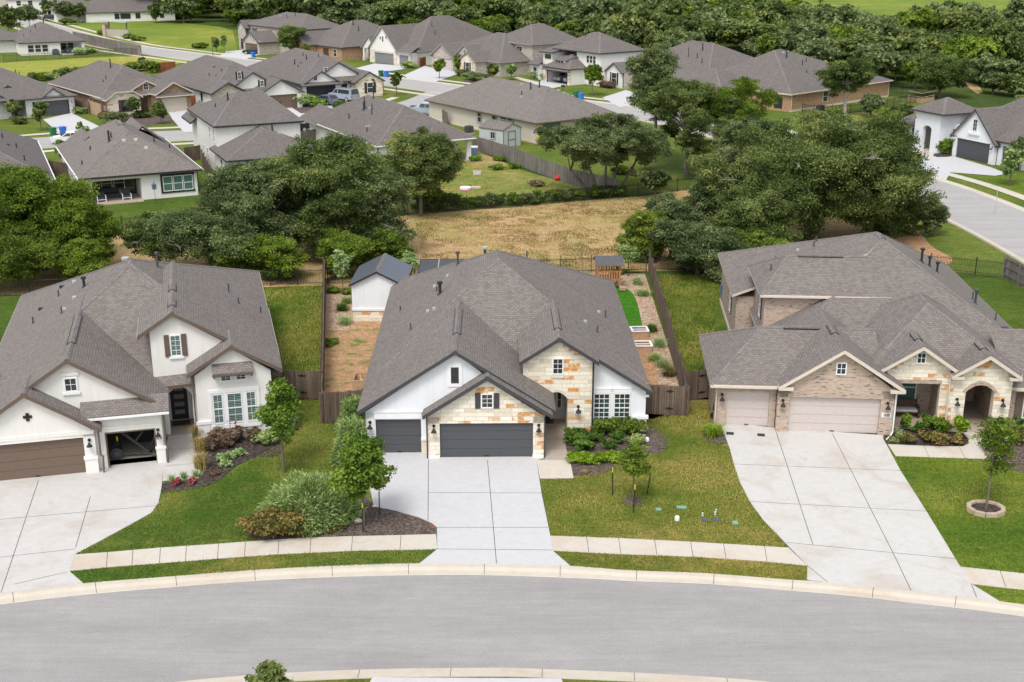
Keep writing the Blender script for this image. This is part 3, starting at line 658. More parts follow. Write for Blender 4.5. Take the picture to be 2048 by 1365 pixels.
# ---------------------------------------------------------------- left house
def left_house():
    h = House('white_stucco_house', 'white stucco house with brown trim and one open garage, left of front row', (-21.24, 56.85), 14.5, roof='shingle', fascia='brown', wall='stucco')
    m = .65
    # roofs
    h.gable(-6.05, -.97, 3.72, .6, 12.2, 6.05-m*5.08, 6.05, 6.05-m*4.69)
    h.hip(-6.25, 9.75, 3.5, 25.2, (2.72, 3.35, 3.35, 2.72), (1.85, 12.6), (1.85, 13.6), 7.72, .2)
    h.gable(-6.6, -3.04, .38, -.38, 2.4, 4.78-m*3.56, 4.78, 4.78-m*3.42)
    h.shell([[(-.6, .08, 3.0), (3.74, .08, 3.0), (3.74, 1.05, 3.0+m*.97), (-.6, 1.05, 3.0+m*.97)]], .16)
    h.gable(2.32, 4.2, 9.72, 3.86, 14.8, 7.12-.64*1.88, 7.12, 7.12-.61*5.52)
    h.gable(4.7, 7.12, 9.74, 2.55, 5.4, 5.42-.6*2.42, 5.42, 5.42-.6*2.62+.03)
    # double garage
    h.wall(-5.9, -5.35, 0, .45, 2.35); h.wall(-.56, 0, 0, .45, 2.35)
    h.gwall(0, [(-5.9, 2.05), (0, 2.05), (0, 2.36), (-3.04, 4.78-.26), (-5.9, 2.72)], None, 'wall', .4)
    h.garage('f', .2, -5.35, -.56, 2.05, 'door_brown')
    T = h.P('ledge')
    T.box((-.63, -.09, .82), (.06, .1, .98), 'white'); T.box((-.60, -.05, 0), (.035, .1, .82), 'stucco'); T.box((-6, -.045, 2.2), (.0, 0, 2.42), 'stucco')
    ar = [(-5.4+4.9*i/12, 2.06+.0*i+.16*math.sin(math.pi*i/12)) for i in range(13)]
    h.P('arch_panel').extrude([(x, -.03, z) for x, z in ar]+[(-.5, -.03, 2.05), (-5.4, -.03, 2.05)], (0, .06, 0), 'stucco')
    h.lamp('f', -.02, -.27, 1.72, 'iron')
    o = h.new('gable_ornament')
    for dx, dz in ((-.13, .0), (.13, 0), (0, .13), (0, -.15), (0, 0)): o.box((-3.04+dx-.08, -.05, 3.42+dz-.07), (-3.04+dx+.08, 0, 3.42+dz+.07), 'iron')
    h.downspout([(.2, -.1, 2.35), (.2, -.1, 1.05), (.32, -.16, .95), (.30, -.12, .8), (.26, -.1, .05)], 'brown', .05)
    # open single garage
    h.wall(0, .48, .45, .75, 2.85); h.wall(2.93, 3.3, .45, .75, 2.85); h.wall(.48, 2.93, .45, .75, 2.85, 1.98)
    T.box((2.88, .38, .82), (3.42, .8, .98), 'white'); T.box((2.91, .41, 0), (3.36, .78, .82), 'stucco'); T.box((.06, .40, .82), (.44, .45, .92), 'stucco'); T.box((.4, .40, 2.2), (3.0, .45, 2.3), 'stucco')
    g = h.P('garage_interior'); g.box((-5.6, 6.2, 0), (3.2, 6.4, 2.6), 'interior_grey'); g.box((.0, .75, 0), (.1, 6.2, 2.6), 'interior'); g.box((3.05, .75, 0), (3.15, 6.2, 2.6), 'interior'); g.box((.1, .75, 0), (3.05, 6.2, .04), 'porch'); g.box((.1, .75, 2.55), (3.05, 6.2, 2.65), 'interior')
    f = h.P('opening_frame'); f.box((.46, .43, 0), (.53, .8, 2.0), 'brown'); f.box((2.88, .43, 0), (2.95, .8, 2.0), 'brown'); f.box((.53, .43, 1.93), (2.88, .8, 2.0), 'brown')
    h.P('sill_slab').box((.5, .4, 0), (2.92, .9, .03), 'porch')
    h.lamp('f', .42, 3.08, 1.75); numbers(h, 'f', .45, 3.09, 1.38, '1516', .13, False)
    h.downspout([(3.42, .3, 2.85), (3.42, .35, 1.05), (3.56, .3, .92), (3.48, .35, .75), (3.44, .35, .05)], 'brown', .05)
    h.gutter('f', .08, -.4, 3.74, 3.0, 'white', .06)
    h.wall(3.0, 3.3, .75, 4.3, 2.75)
    # gable wall above
    h.gwall(.95, [(-3.4, 2.6), (3.3, 2.6), (3.3, 3.05), (-.97, 6.05-.26), (-3.4, 4.2)], None, 'wall', .25)
    h.window('f', .95, -1.2, -.68, 4.28, 4.92, 2, 2, trim='white', tw=.03, sill='white', rail=False)
    h.P('window_head').box((-1.38, .88, 5.08), (-.5, .95, 5.26), 'stucco')
    # entry tower
    ax0, ax1 = 3.56, 4.86
    h.wall(2.95, ax0, 4.2, 4.5, 2.3); h.wall(ax1, 5.2, 4.2, 4.5, 2.3)
    h.gwall(4.2, [(2.95, 2.3)]+arch_pts(ax0, ax1, 2.3, .5)+[(9.2, 2.3), (9.2, 3.6), (4.2, 7.12-.26), (2.95, 6.05)], None, 'wall', .3)
    tr = h.new('arch_trim', h.P('wall')); ai = arch_pts(ax0, ax1, 2.3, .5); ao = arch_pts(ax0-.16, ax1+.16, 2.3, .68)
    for i in range(len(ai)-1): tr.extrude([(ai[i][0], 4.15, ai[i][1]), (ai[i+1][0], 4.15, ai[i+1][1]), (ao[i+1][0], 4.15, ao[i+1][1]), (ao[i][0], 4.15, ao[i][1])], (0, .05, 0), 'white')
    for a in (ax0-.16, ax1): tr.box((a, 4.15, 0), (a+.16, 4.2, 2.3), 'white')
    h.wall(2.95, 3.15, 4.5, 8, 5.7); h.wall(2.96, 3.3, 4.5, 6.4, 3.2); h.wall(5.15, 5.3, 4.5, 6.4, 3.2)
    h.wall(3.2, 5.2, 6.2, 6.4, 3.3)
    d = h.door('f', 6.2, 3.62, 4.56, .1, 2.35, 'black', frame='white')
    for i in range(4): h.fb(d, 'f', 6.2, 3.82, 4.36, .42+i*.47, .68+i*.47, .031, .04, 'interior_grey')
    h.window('f', 6.2, 4.80, 5.0, .6, 2.3, 1, 3, rail=False)
    h.P('porch_floor').box((3.3, 4.0, 0), (5.2, 6.2, .06), 'porch'); h.P('doormat').box((3.6, 5.3, .06), (4.6, 6.0, .08), 'darkbrown')
    h.window('f', 4.2, 4.02, 4.48, 4.62, 5.72, 2, 4, rail=False, shut='brown', sw=.27, sill='white', glass='glass_blind')
    h.downspout([(4.98, 2.8, 3.9), (4.98, 2.85, 1.0), (4.92, 2.75, .9), (4.98, 2.85, .05)], 'brown', .045)
    # right bay
    h.gwall(2.9, [(5.1, 0), (9.12, 0), (9.12, 3.75), (7.12, 5.42-.24), (5.1, 3.78)], None, 'wall', .25)
    h.wall(5.1, 5.35, 3.15, 4.2, 3.7); h.wall(8.9, 9.12, 3.15, 24.6, 3.2)
    for a0, a1 in ((5.99, 6.42), (6.74, 7.44), (7.76, 8.18)):
        h.window('f', 2.9, a0, a1, .98, 2.60, 2, 4, glass='glass_blind', mw=.016)
    S = h.P('window_surround')
    S.box((5.72, 2.83, .62), (8.44, 2.9, .86), 'white'); S.box((5.72, 2.84, 2.70), (8.44, 2.9, 2.9), 'white')
    for a in (5.72, 6.5, 7.52, 8.26): S.box((a, 2.85, .861), (a+.18, 2.9, 2.699), 'white')
    for a0, a1 in ((6.5, 6.95), (7.3, 7.75)): h.window('f', 2.9, a0, a1, 3.42, 3.66, 2, 2, rail=False, trim='white', tw=.1)
    aw = h.new('awning'); aw.extrude([(6.05, 2.9, 4.38), (6.05, 2.38, 3.98), (6.05, 2.38, 3.86), (6.05, 2.9, 4.20)], (2.1, 0, 0), 'shingle'); aw.box((6.03, 2.36, 3.80), (8.17, 2.42, 3.92), 'brown')
    for a in (6.08, 8.05): aw.box((a, 2.42, 3.68), (a+.08, 2.9, 3.80), 'brown')
    T.box((4.98, 2.80, .98), (5.78, 3.0, 1.16), 'white'); T.box((8.38, 2.80, .98), (9.24, 3.0, 1.16), 'white'); T.box((5.04, 2.85, 0), (5.7, 2.9, .98), 'stucco')
    # body
    h.wall(-5.8, 3.0, 6.4, 24.8, 2.5); h.wall(-5.9, -5.7, .45, 6.4, 2.4); h.wall(3, 9, 8, 24.7, 3.1)
    # fittings
    h.ridgevent(-.97, 3.4, 8.4); h.ridgevent(4.2, 5.2, 6.4, .2); h.ridgevent(4.2, 8.3, 9.6, .2)
    h.gutter('r', 9.75, 4, 14.6, 3.74, 'soffit', .05); h.gutter('r', 9.75, 14.9, 25.1, 3.34, 'soffit', .05); h.gutter('l', -6.25, 3.6, 25, 2.72, 'soffit', .05); h.gutter('l', 2.32, 3.9, 7.5, 5.9, 'soffit', .05)
    for x, y, hh in ((-5.2, 6.5, .4), (-4.2, 14.2, .4), (-2.2, 11.6, .4), (-2.9, 17.0, .4), (7.4, 14.0, .5), (7.9, 12.2, .4), (9.2, 12.6, .4)): h.pipe(x, y, hh)
    h.pipe(-1.1, 14.7, .5, .08, 'black', True); h.pipe(3.3, 14.4, .8, .07, 'pipe', True); h.pipe(1.3, 16.8, .5, .13, 'pipe', 'galv')
    for x, y, mt in ((-4.0, 16.6, 'black'), (-2.9, 19.0, 'black'), (-2.0, 18.0, 'galv'), (-1.6, 13.4, 'galv'), (-2.1, 12.0, 'galv')): h.vent(x, y, mt, .24)
    return h.done()

# ---------------------------------------------------------------- right house
def right_house():
    h = House('brick_house', 'tan brick house with limestone gables and pale garage doors, right of front row', (14.64, 62.2), -4.2, roof='shingle', fascia='cream', wall='brick_tan')
    m = .62
    # roofs
    h.hip(0, 16.0, 3.5, 26.5, (2.7, 2.75, 2.75, 2.7), (8.4, 15.0), (8.4, 17.0), 7.45, .18); h.shell([[(-1.2, 25.2, 3.7), (-1.2, 14.3, 3.7), (.6, 14.3, 4.405), (.6, 13.2, 4.405), (7.0, 13.2, 6.913), (8.4, 15.3, 7.462), (8.4, 17.0, 7.462)], [(12, 25.2, 3.7), (-1.2, 25.2, 3.7), (8.4, 17.0, 7.462)]], .18, None, [((-1.2, 25.2, 3.7), (8.4, 17.0, 7.462))])
    h.hip(-3.7, 6.0, .22, 9.0, 2.62, (-.6, 4.5), (5.9, 4.5), 4.7, .16, g1=True)
    h.gable(-.02, 3.3, 6.75, -.42, 7.2, 2.82, 5.02, 2.80)
    h.hip(-.05, 7.9, 9.4, 16.4, 5.15, (1.95, 12.8), (7.4, 12.8), 6.85, .16, g1=True)
    h.hip(4.8, 13.3, 1.1, 10.6, 3.35, (9.0, 5.4), (9.0, 7.4), 6.05, .16)
    h.gable(5.3, 7.72, 9.75, .55, 6.0, 3.42, 4.98, 3.6)
    h.gable(9.35, 11.22, 13.05, .3, 6.0, 3.42, 4.62, 3.42)
    # garage fronts
    h.wall(0, .65, 0, .4, 2.6); h.wall(5.58, 6.3, 0, .4, 2.6)
    h.gwall(0, [(0, 2.12), (6.3, 2.12), (6.3, 2.62), (3.3, 5.02-.26), (0, 2.62)], None, 'wall', .4)
    h.garage('f', .22, .65, 5.58, 2.12, 'door_taupe', frame='cream')
    q = h.new('soldier_course')
    for i in range(46): q.box((.55+i*.112, -.03, 2.13), (.55+i*.112+.1, 0, 2.36), 'brick_tan')
    h.window('f', 0, 3.06, 3.5, 3.55, 4.15, 2, 2, rail=False, mw=.03)
    h.P('roof_return').box((-.05, -.40, 2.62), (.75, 0, 2.80), 'cream'); h.P('roof_return').box((5.95, -.40, 2.60), (6.75, 0, 2.78), 'cream')
    h.lamp('f', 0, .28, 1.75); h.lamp('f', 0, 5.95, 1.75); numbers(h, 'f', 0, 5.93, 1.12, '1500', .16)
    h.wall(-3.25, -2.72, .65, 1.0, 2.5); h.wall(-.34, 0, .65, 1.0, 2.5); h.wall(-2.72, -.34, .65, 1.0, 2.5, 2.12)
    h.garage('f', .82, -2.72, -.34, 2.12, 'door_taupe', frame='cream')
    q = h.new('soldier_course')
    for i in range(23): q.box((-2.8+i*.112, .62, 2.13), (-2.8+i*.112+.1, .65, 2.38), 'brick_tan')
    h.lamp('f', .65, -2.98, 1.75)
    h.gutter('f', .22, -3.7, -.05, 2.62, 'cream'); h.downspout([(-3.3, .55, 2.5), (-3.3, .6, .08)], 'cream', .045)
    h.downspout([(6.36, -.04, 2.5), (6.36, -.04, .2), (6.2, -.3, .1), (5.9, -.75, .06)], 'white', .05)
    # body
    h.wall(-3.3, 0, 1.0, 8.6, 2.48); h.wall(6.1, 6.32, .4, 4.2, 2.6)
    h.wall(4.1, 15.6, 9.8, 26.1, 2.5); h.wall(-.85, .29, 14.6, 24.8, 3.5); h.wall(.31, 4, 16.05, 24.8, 3.5); h.wall(.3, 5.5, 9.8, 16.0, 5.0, 0); h.wall(.35, 6, 8.4, 9.75, 2.5)
    h.wall(.3, 6, 6, 8.3, 2.5)
    h.window('l', .3, 11.2, 11.8, 3.2, 4.6, 1, 2, shut='darkbrown', sw=.3); h.window('l', -.85, 17.6, 18.3, 1.5, 2.7, 2, 2, shut='darkbrown', sw=.25)
    h.P('plinth').box((-.91, 14.65, 0), (-.85, 24.8, .3), 'cream')
    b = h.new('meter_box'); h.fb(b, 'l', -.85, 23.6, 23.95, .9, 1.7, 0, .15, 'blue_steel')
    h.gutter('f', 9.4, -.05, 6.6, 5.15, 'cream', .06)
    # stone gables
    S = 'stone_wall'
    px0, px1 = 6.32, 8.95
    h.gwall(1.0, [(6.0, 2.72), (9.5, 2.72), (9.5, 3.6), (7.72, 4.98-.22), (6.0, 3.65)], 'stone', S, .35)
    h.wall(px1, 9.5, 1.0, 1.35, 2.72, .75, 'stone', S); h.wall(px1-.05, 9.52, .95, 1.39, .75, 0, 'brick_tan')
    q = h.new('soldier_course')
    for i in range(24): q.box((px0+i*.112, .97, 2.73), (px0+i*.112+.1, 1.0, 2.95), 'brick_tan')
    h.window('f', 1.0, 7.55, 7.95, 3.95, 4.5, 2, 2, rail=False, mw=.03)
    q = h.new('soldier_course')
    for i in range(4): q.box((7.5+i*.125, .97, 4.58), (7.5+i*.125+.11, 1.0, 4.78), 'brick_tan')
    h.P('porch_floor').box((6.32, .95, 0), (9.4, 3.6, .08), 'porch')
    h.wall(6.33, 9.6, 3.5, 3.7, 3.1)
    h.wall(9.2, 9.5, 1.4, 3.5, 2.7)
    h.window('f', 3.5, 7.1, 8.3, .75, 2.4, 1, 2, glass='glass_green'); h.window('f', 3.5, 6.45, 6.85, .75, 2.4, 1, 2, glass='glass_green')
    ax0, ax1 = 10.28, 11.82; y = .75
    h.wall(9.38, ax0, y, y+.5, 2.4, .6, 'stone', S); h.wall(ax1, 12.72, y, y+.5, 2.4, .6, 'stone', S); h.wall(9.34, ax0+.03, y-.04, y+.5, .6, 0, 'brick_tan'); h.wall(ax1-.03, 12.76, y-.04, y+.5, .6, 0, 'brick_tan')
    h.gwall(y, [(9.38, 2.4)]+arch_pts(ax0, ax1, 2.4, .42)+[(12.72, 2.4), (12.72, 3.4), (11.22, 4.62-.24), (9.38, 3.4)], 'stone', S, .5)
    tr = h.new('arch_trim', h.P(S)); ai = arch_pts(ax0, ax1, 2.4, .42, 18); ao = arch_pts(ax0-.2, ax1+.2, 2.4, .66, 18)
    for i in range(len(ai)-1): tr.extrude([(ai[i][0], y-.04, ai[i][1]), (ai[i+1][0]-.012, y-.04, ai[i+1][1]), (ao[i+1][0]-.012, y-.04, ao[i+1][1]), (ao[i][0], y-.04, ao[i][1])], (0, .04, 0), 'brick_tan')
    h.wall(9.6, 10.0, y+.5, 5.6, 3.0); h.wall(12.2, 12.6, y+.5, 5.6, 3.0); h.wall(10, 12.3, 5.4, 5.6, 3.0)
    h.door('f', 5.4, 10.6, 11.5, .1, 2.4, 'darkbrown', frame='cream')
    h.P('porch_floor').box((10.0, y-.1, 0), (12.2, 5.4, .07), 'porch')
    pl = h.new('pendant_lamp'); pl.tube([(11.1, 2.3, 3.2), (11.1, 2.3, 2.7)], .012, 'iron', 5); pl.tube([(11.1, 2.3, 2.7), (11.1, 2.3, 2.4)], [.05, .07], 'yellow', 8)
    h.lamp('f', y, 9.85, 1.8); h.lamp('f', y, 12.3, 1.8)
    h.downspout([(9.36, .68, 3.3), (9.36, .7, .1)], 'cream', .05)
    h.P('roof_return').box((9.33, .32, 3.24), (10.0, y, 3.40), 'cream'); h.P('roof_return').box((12.4, .32, 3.24), (13.06, y, 3.40), 'cream')
    # right wing
    h.wall(12.7, 15.6, 1.5, 1.9, 2.35); h.wall(15.3, 15.6, 1.9, 9.8, 2.5); h.shell([[(12.7, 1.05, 2.55), (16.0, 1.05, 2.55), (16.0, 5.6, 4.5), (12.7, 5.6, 4.5)]], .16)
    h.gutter('f', 1.05, 13.0, 16.0, 2.55, 'cream', .07)
    h.window('f', 1.5, 13.75, 15.0, .7, 2.1, 2, 2, shut='brown', sw=.4, glass='glass_blind')
    # fittings
    h.ridgevent(3.3, 2.6, 4.2); h.ridgevent(7.72, 1.9, 3.0, .2); h.ridgevent(11.22, 1.6, 2.7, .2); h.ridgevent(8.4, 15.3, 16.8, .2)
    for x0, x1, y_, zz in ((.7, 3.0, 4.5, 4.73), (2.6, 5.4, 12.8, 6.87)):
        v = h.new('ridge_vent', h.P('roof')); v.box((x0, y_-.2, zz-.12), (x1, y_+.2, zz+.04), 'shingle_cap'); v.box((x0, y_-.23, zz-.10), (x1, y_-.2, zz-.03), 'black')
    for x, y_, hh in ((1.6, 15.2, .4), (.9, 12.2, .4), (4.6, 18.6, .4), (4.9, 19.6, .4), (13.9, 13.2, .5), (14.3, 9.6, .5)): h.pipe(x, y_, hh)
    h.pipe(11.2, 16.0, .8, .08, 'black', True); h.pipe(11.9, 16.6, .55, .07, 'black', True); h.pipe(12.3, 16.1, .55, .07, 'black', True); h.pipe(13.6, 11.6, .8, .08, 'pipe', True)
    h.vent(14.3, 7.8, 'black', .4); h.vent(3.6, 19.0, 'galv', .2)
    return h.done()
H2 = centre_house(); H1 = left_house(); H3 = right_house()
# ---------------------------------------------------------------- ground, roads, lots
def sheet(name, px, mat, z, kind='structure', label=None, skirt=0.0):
    pts = [at(u, v) for u, v in px]
    return sheet_w(name, pts, mat, z, kind, label, skirt)
def smooth_closed(pts, n=4):
    out = []; N = len(pts)
    for i in range(N):
        p0, p1, p2, p3 = pts[i-1], pts[i], pts[(i+1) % N], pts[(i+2) % N]
        for k in range(n):
            t = k/n
            out.append(tuple(.5*(2*p1[j]+(p2[j]-p0[j])*t+(2*p0[j]-5*p1[j]+4*p2[j]-p3[j])*t*t+(3*p1[j]-p0[j]-3*p2[j]+p3[j])*t**3) for j in (0, 1)))
    return out
def sheet_w(name, pts, mat, z, kind='structure', label=None, skirt=0.0):
    a = sum(pts[i][0]*pts[(i+1) % len(pts)][1]-pts[(i+1) % len(pts)][0]*pts[i][1] for i in range(len(pts)))
    if a < 0: pts = pts[::-1]
    mb = MB()
    if skirt: mb.extrude([(x, y, z-skirt) for x, y in pts], (0, 0, skirt), mat)
    else: mb.poly([(x, y, z) for x, y in pts], mat)
    o = mb.build(name); tag(o, label, None, None, kind); return o
def strip(mb, line, w, z, mat, wl=None):
    """flat ribbon along a polyline"""
    L, Rr = offset(line, w/2), offset(line, -w/2)
    for i in range(len(line)-1): mb.poly([(*Rr[i], z), (*Rr[i+1], z), (*L[i+1], z), (*L[i], z)], mat)
def offset(line, d):
    out = []
    for i, p in enumerate(line):
        a = line[max(i-1, 0)]; b = line[min(i+1, len(line)-1)]
        dx, dy = b[0]-a[0], b[1]-a[1]; l = math.hypot(dx, dy) or 1
        out.append((p[0]-dy/l*d, p[1]+dx/l*d))
    return out
def curve(pts, n=6):
    out = []
    for i in range(len(pts)-1):
        p0, p1, p2, p3 = pts[max(i-1, 0)], pts[i], pts[i+1], pts[min(i+2, len(pts)-1)]
        for k in range(n):
            t = k/n
            out.append(tuple(.5*(2*p1[j]+(p2[j]-p0[j])*t+(2*p0[j]-5*p1[j]+4*p2[j]-p3[j])*t*t+(3*p1[j]-p0[j]-3*p2[j]+p3[j])*t**3) for j in (0, 1)))
    out.append(pts[-1]); return out
# front street: kerb lines (photograph points on the ground)
k_in = [(-900, 1330), (-420, 1262), (0, 1204), (185, 1183), (325, 1171), (465, 1160), (602, 1152), (738, 1147), (868, 1145), (1000, 1146), (1192, 1153), (1259, 1157), (1414, 1163), (1566, 1175), (1705, 1187), (1854, 1204), (2007, 1222), (2300, 1268), (2900, 1372)]
k_out = [(-900, 1306), (-420, 1240), (0, 1186), (167, 1168), (325, 1155.6), (465, 1144.6), (602, 1136), (738, 1130), (839, 1128), (1000, 1129.5), (1140, 1133), (1259, 1142), (1414, 1148), (1566, 1160), (1655, 1166), (1820, 1183), (1999, 1204), (2300, 1248), (2900, 1345)]
s_in = [(-700, 1490), (0, 1398), (316, 1363), (481, 1347), (635, 1338), (791, 1333), (1000, 1331), (1098, 1334), (1248, 1340), (1403, 1348), (1562, 1361), (1800, 1386), (2100, 1425), (2900, 1560)]
KI = curve([at(*p) for p in k_in]); KO = curve([at(*p) for p in k_out]); SI = curve([at(*p) for p in s_in])
SO = offset(SI, -.75)
# main terrain, sunk street, near verge
mb = MB(); mb.poly([(*p, 0) for p in KO]+[(2500, 44, 0), (2500, 3500, 0), (-2500, 3500, 0), (-2500, 44, 0)], 'forest_floor'); tag(mb.build('ground'), None, None, None, 'structure')
mb = MB(); mb.poly([(-2500, 42, -.001)]+[(*p, -.001) for p in SO]+[(2500, 40, -.001), (2500, -300, -.001), (-2500, -300, -.001)][::1], 'lawn_mid'); tag(mb.build('ground'), None, None, None, 'structure')
mb = MB(); mb.poly([(-90, 30, -.12), (90, 30, -.12), (90, 60, -.12), (-90, 60, -.12)], 'asphalt'); tag(mb.build('street'), None, None, None, 'structure')
def kerb(name, inner, outer, jsep=2.9):
    mb = MB(); n = min(len(inner), len(outer))
    # resample both to the same count
    def rs(L, N):
        d = [0]
        for i in range(1, len(L)): d.append(d[-1]+math.dist(L[i], L[i-1]))
        o = []
        for k in range(N):
            t = d[-1]*k/(N-1); i = max(j for j in range(len(d)) if d[j] <= t+1e-9); i = min(i, len(L)-2)
            f = (t-d[i])/(d[i+1]-d[i]); o.append((L[i][0]+(L[i+1][0]-L[i][0])*f, L[i][1]+(L[i+1][1]-L[i][1])*f))
        return o
    N = 90; A, B = rs(inner, N), rs(outer, N)
    for i in range(N-1):
        pts = []
        for P_, Q in ((A[i], B[i]), (A[i+1], B[i+1])):
            lerp = lambda t: (P_[0]+(Q[0]-P_[0])*t, P_[1]+(Q[1]-P_[1])*t)
            pts.append([(*lerp(-.04), -.13), (*lerp(0), -.105), (*lerp(.42), -.085), (*lerp(.62), .012), (*lerp(1.0), .03), (*lerp(1.02), -.1)])
        for j in range(5): mb.poly([pts[0][j], pts[1][j], pts[1][j+1], pts[0][j+1]], 'curb')
    tag(mb.build(name, None, False), None, None, None, 'structure')
    # joints
    J = MB(); d = 0; last = 0
    for i in range(1, N):
        d += math.dist(A[i], A[i-1])
        if d-last > jsep:
            last = d; P_, Q = A[i], B[i]; lerp = lambda t: (P_[0]+(Q[0]-P_[0])*t, P_[1]+(Q[1]-P_[1])*t)
            tx, ty = A[i][0]-A[i-1][0], A[i][1]-A[i-1][1]; l = math.hypot(tx, ty); tx, ty = tx/l*.012, ty/l*.012
            for t0, z0, t1, z1 in ((0, -.101, .42, -.081), (.42, -.081, .62, .016), (.62, .016, 1, .034)):
                a, b = lerp(t0), lerp(t1)
                J.poly([(a[0]-tx, a[1]-ty, z0), (a[0]+tx, a[1]+ty, z0), (b[0]+tx, b[1]+ty, z1), (b[0]-tx, b[1]-ty, z1)], 'joint')
    tag(J.build('kerb_joints'), None, None, None, 'structure')
kerb('kerb', KI, KO); kerb('kerb', SI, SO)
# sidewalks
ZS = .034
swl_t = [(149.5, 1110.7), (215, 1106), (321, 1096.7), (437, 1089), (558, 1080), (622, 1076.5), (705, 1074), (872.5, 1070)]
swl_b = [(138.5, 1143.7), (211, 1136), (318.6, 1128), (437, 1118.7), (558, 1110), (622, 1107), (707, 1103), (874.6, 1100)]
swr_t = [(1100.6, 1073), (1237, 1077.6), (1381, 1085), (1529, 1094), (1577, 1097)]
swr_b = [(1105.5, 1103), (1240, 1110), (1388.5, 1115), (1535, 1125), (1614, 1133)]
sw3_t = [(1921, 1135), (2048, 1148.5), (2300, 1178)]
sw3_b = [(1942, 1169), (2048, 1181), (2300, 1212)]
for t, b in ((swl_t, swl_b), (swr_t, swr_b), (sw3_t, sw3_b)): sheet('sidewalk', t+b[::-1], 'sidewalk', ZS, skirt=.05)
def joints(name, segs, w=.025, z=ZS+.004):
    mb = MB()
    for (a, b) in segs:
        a, b = at(*a), at(*b); dx, dy = b[0]-a[0], b[1]-a[1]; l = math.hypot(dx, dy); nx, ny = -dy/l*w/2, dx/l*w/2
        mb.poly([(a[0]-nx, a[1]-ny, z), (b[0]-nx, b[1]-ny, z), (b[0]+nx, b[1]+ny, z), (a[0]+nx, a[1]+ny, z)], 'joint')
    tag(mb.build(name), None, None, None, 'structure')
def lerp2(a, b, t): return (a[0]+(b[0]-a[0])*t, a[1]+(b[1]-a[1])*t)
def along(poly, x):
    for i in range(len(poly)-1):
        if poly[i][0] <= x <= poly[i+1][0]: return lerp2(poly[i], poly[i+1], (x-poly[i][0])/(poly[i+1][0]-poly[i][0]))
    return poly[-1]
sj = [(along(swl_t, x), along(swl_b, x-2)) for x in (215, 266, 321, 373, 437, 491, 558, 622, 705, 802)]
sj += [(along(swr_t, x), along(swr_b, x+5)) for x in (1173, 1237, 1309, 1381, 1447, 1529)]
sj += [(along(sw3_t, x), along(sw3_b, x+12)) for x in (2000, 2090)]
joints('sidewalk_joints', sj)
# driveways
ZD = .04
dr1 = [(-420, 1060), (-60, 962), (80, 945), (200, 925), (329, 912), (323, 977), (317, 1007), (303, 1027), (264, 1049), (207, 1080), (149.5, 1110.7), (138.5, 1143.7), (167, 1168.5), (33, 1185), (-420, 1241)]
dr2 = [(735, 905), (857, 906), (857, 916), (1090, 917), (1073, 922), (1083, 988), (1100.6, 1073), (1105.5, 1103), (1140, 1133), (1000, 1130), (839, 1128.5), (874.6, 1100), (874, 1056), (861, 1046), (835, 1035), (791, 1023), (747, 1014), (737, 960)]
dr3 = [(1440, 846), (1560, 858), (1766, 872), (1766, 878.5), (1801, 943), (1853, 1024.6), (1910.5, 1119), (1942, 1169), (1999, 1204.5), (1820, 1184), (1655, 1166.5), (1614, 1161), (1614.5, 1133), (1579, 1096), (1555, 1071), (1526, 1041), (1500, 1005), (1479.5, 965), (1468, 930), (1459, 897)]
sheet('driveway', dr1, 'concrete_left', ZD, skirt=.06); sheet('driveway', dr2, 'concrete', ZD, skirt=.06); sheet('driveway', dr3, 'concrete_right', ZD, skirt=.06)
joints('driveway_joints', [((77, 963), (2, 1188)), ((181, 995), (151.6, 1097)), ((-60, 1046), (316, 1013)), ((-60, 1123), (151, 1100)), ((30, 1170), (135, 1146)),
    ((857, 921), (856, 1043)), ((975, 922), (993, 1129)), ((857, 987), (1083, 988)), ((874, 1057), (1097, 1057)), ((876, 1100), (1105, 1102)), ((839, 1128), (876, 1098)),
    ((1552, 865), (1625.6, 1091)), ((1664.5, 869), (1785, 1106)), ((1785, 1106), (1822, 1183)), ((1468, 930), (1801, 943)), ((1500, 1005), (1853, 1024.6)), ((1574, 1087), (1911, 1119.5)), ((1614, 1133), (1655, 1166)), ((1942, 1169), (1953, 1197))], .03, ZD+.004)
# paths
p1b = [(338, 893), (405, 890), (407, 955), (398, 958), (325, 962), (327, 935)]
sheet('path', [(337, 868), (407, 862), (405, 900), (400, 945), (397, 957), (325, 963), (327, 930)], 'concrete_left', .03, skirt=.04)
joints('path_joints', [((331, 933), (397, 928)), ((335, 902), (402, 896))], .025, .036)
sheet('path', [(1090, 832), (1130, 832), (1130, 872), (1138, 922), (1147, 958), (1080, 959), (1073, 922), (1090, 920)], 'porch', .03, skirt=.04)
sheet('path', [(1073, 922), (1140, 922), (1147, 958), (1080, 959)], 'sidewalk', .046, skirt=.02)
joints('path_joints', [((1090, 880), (1132, 880)), ((1088, 898), (1135, 898))], .02, .036)
sheet('path', [(1776, 890), (1905, 893), (1925, 894), (1938, 888), (1936, 878), (1926, 866), (1990, 866), (1995, 900), (2002, 919), (1969, 919), (1791, 913)], 'sidewalk', .03, skirt=.04)
joints('path_joints', [((1847, 892), (1858, 916)), ((1918, 895), (1930, 918))], .02, .036)
sheet('driveway', [(745, 1356.5), (1122, 1358.5), (1140, 1400), (720, 1400)], 'concrete', .03)
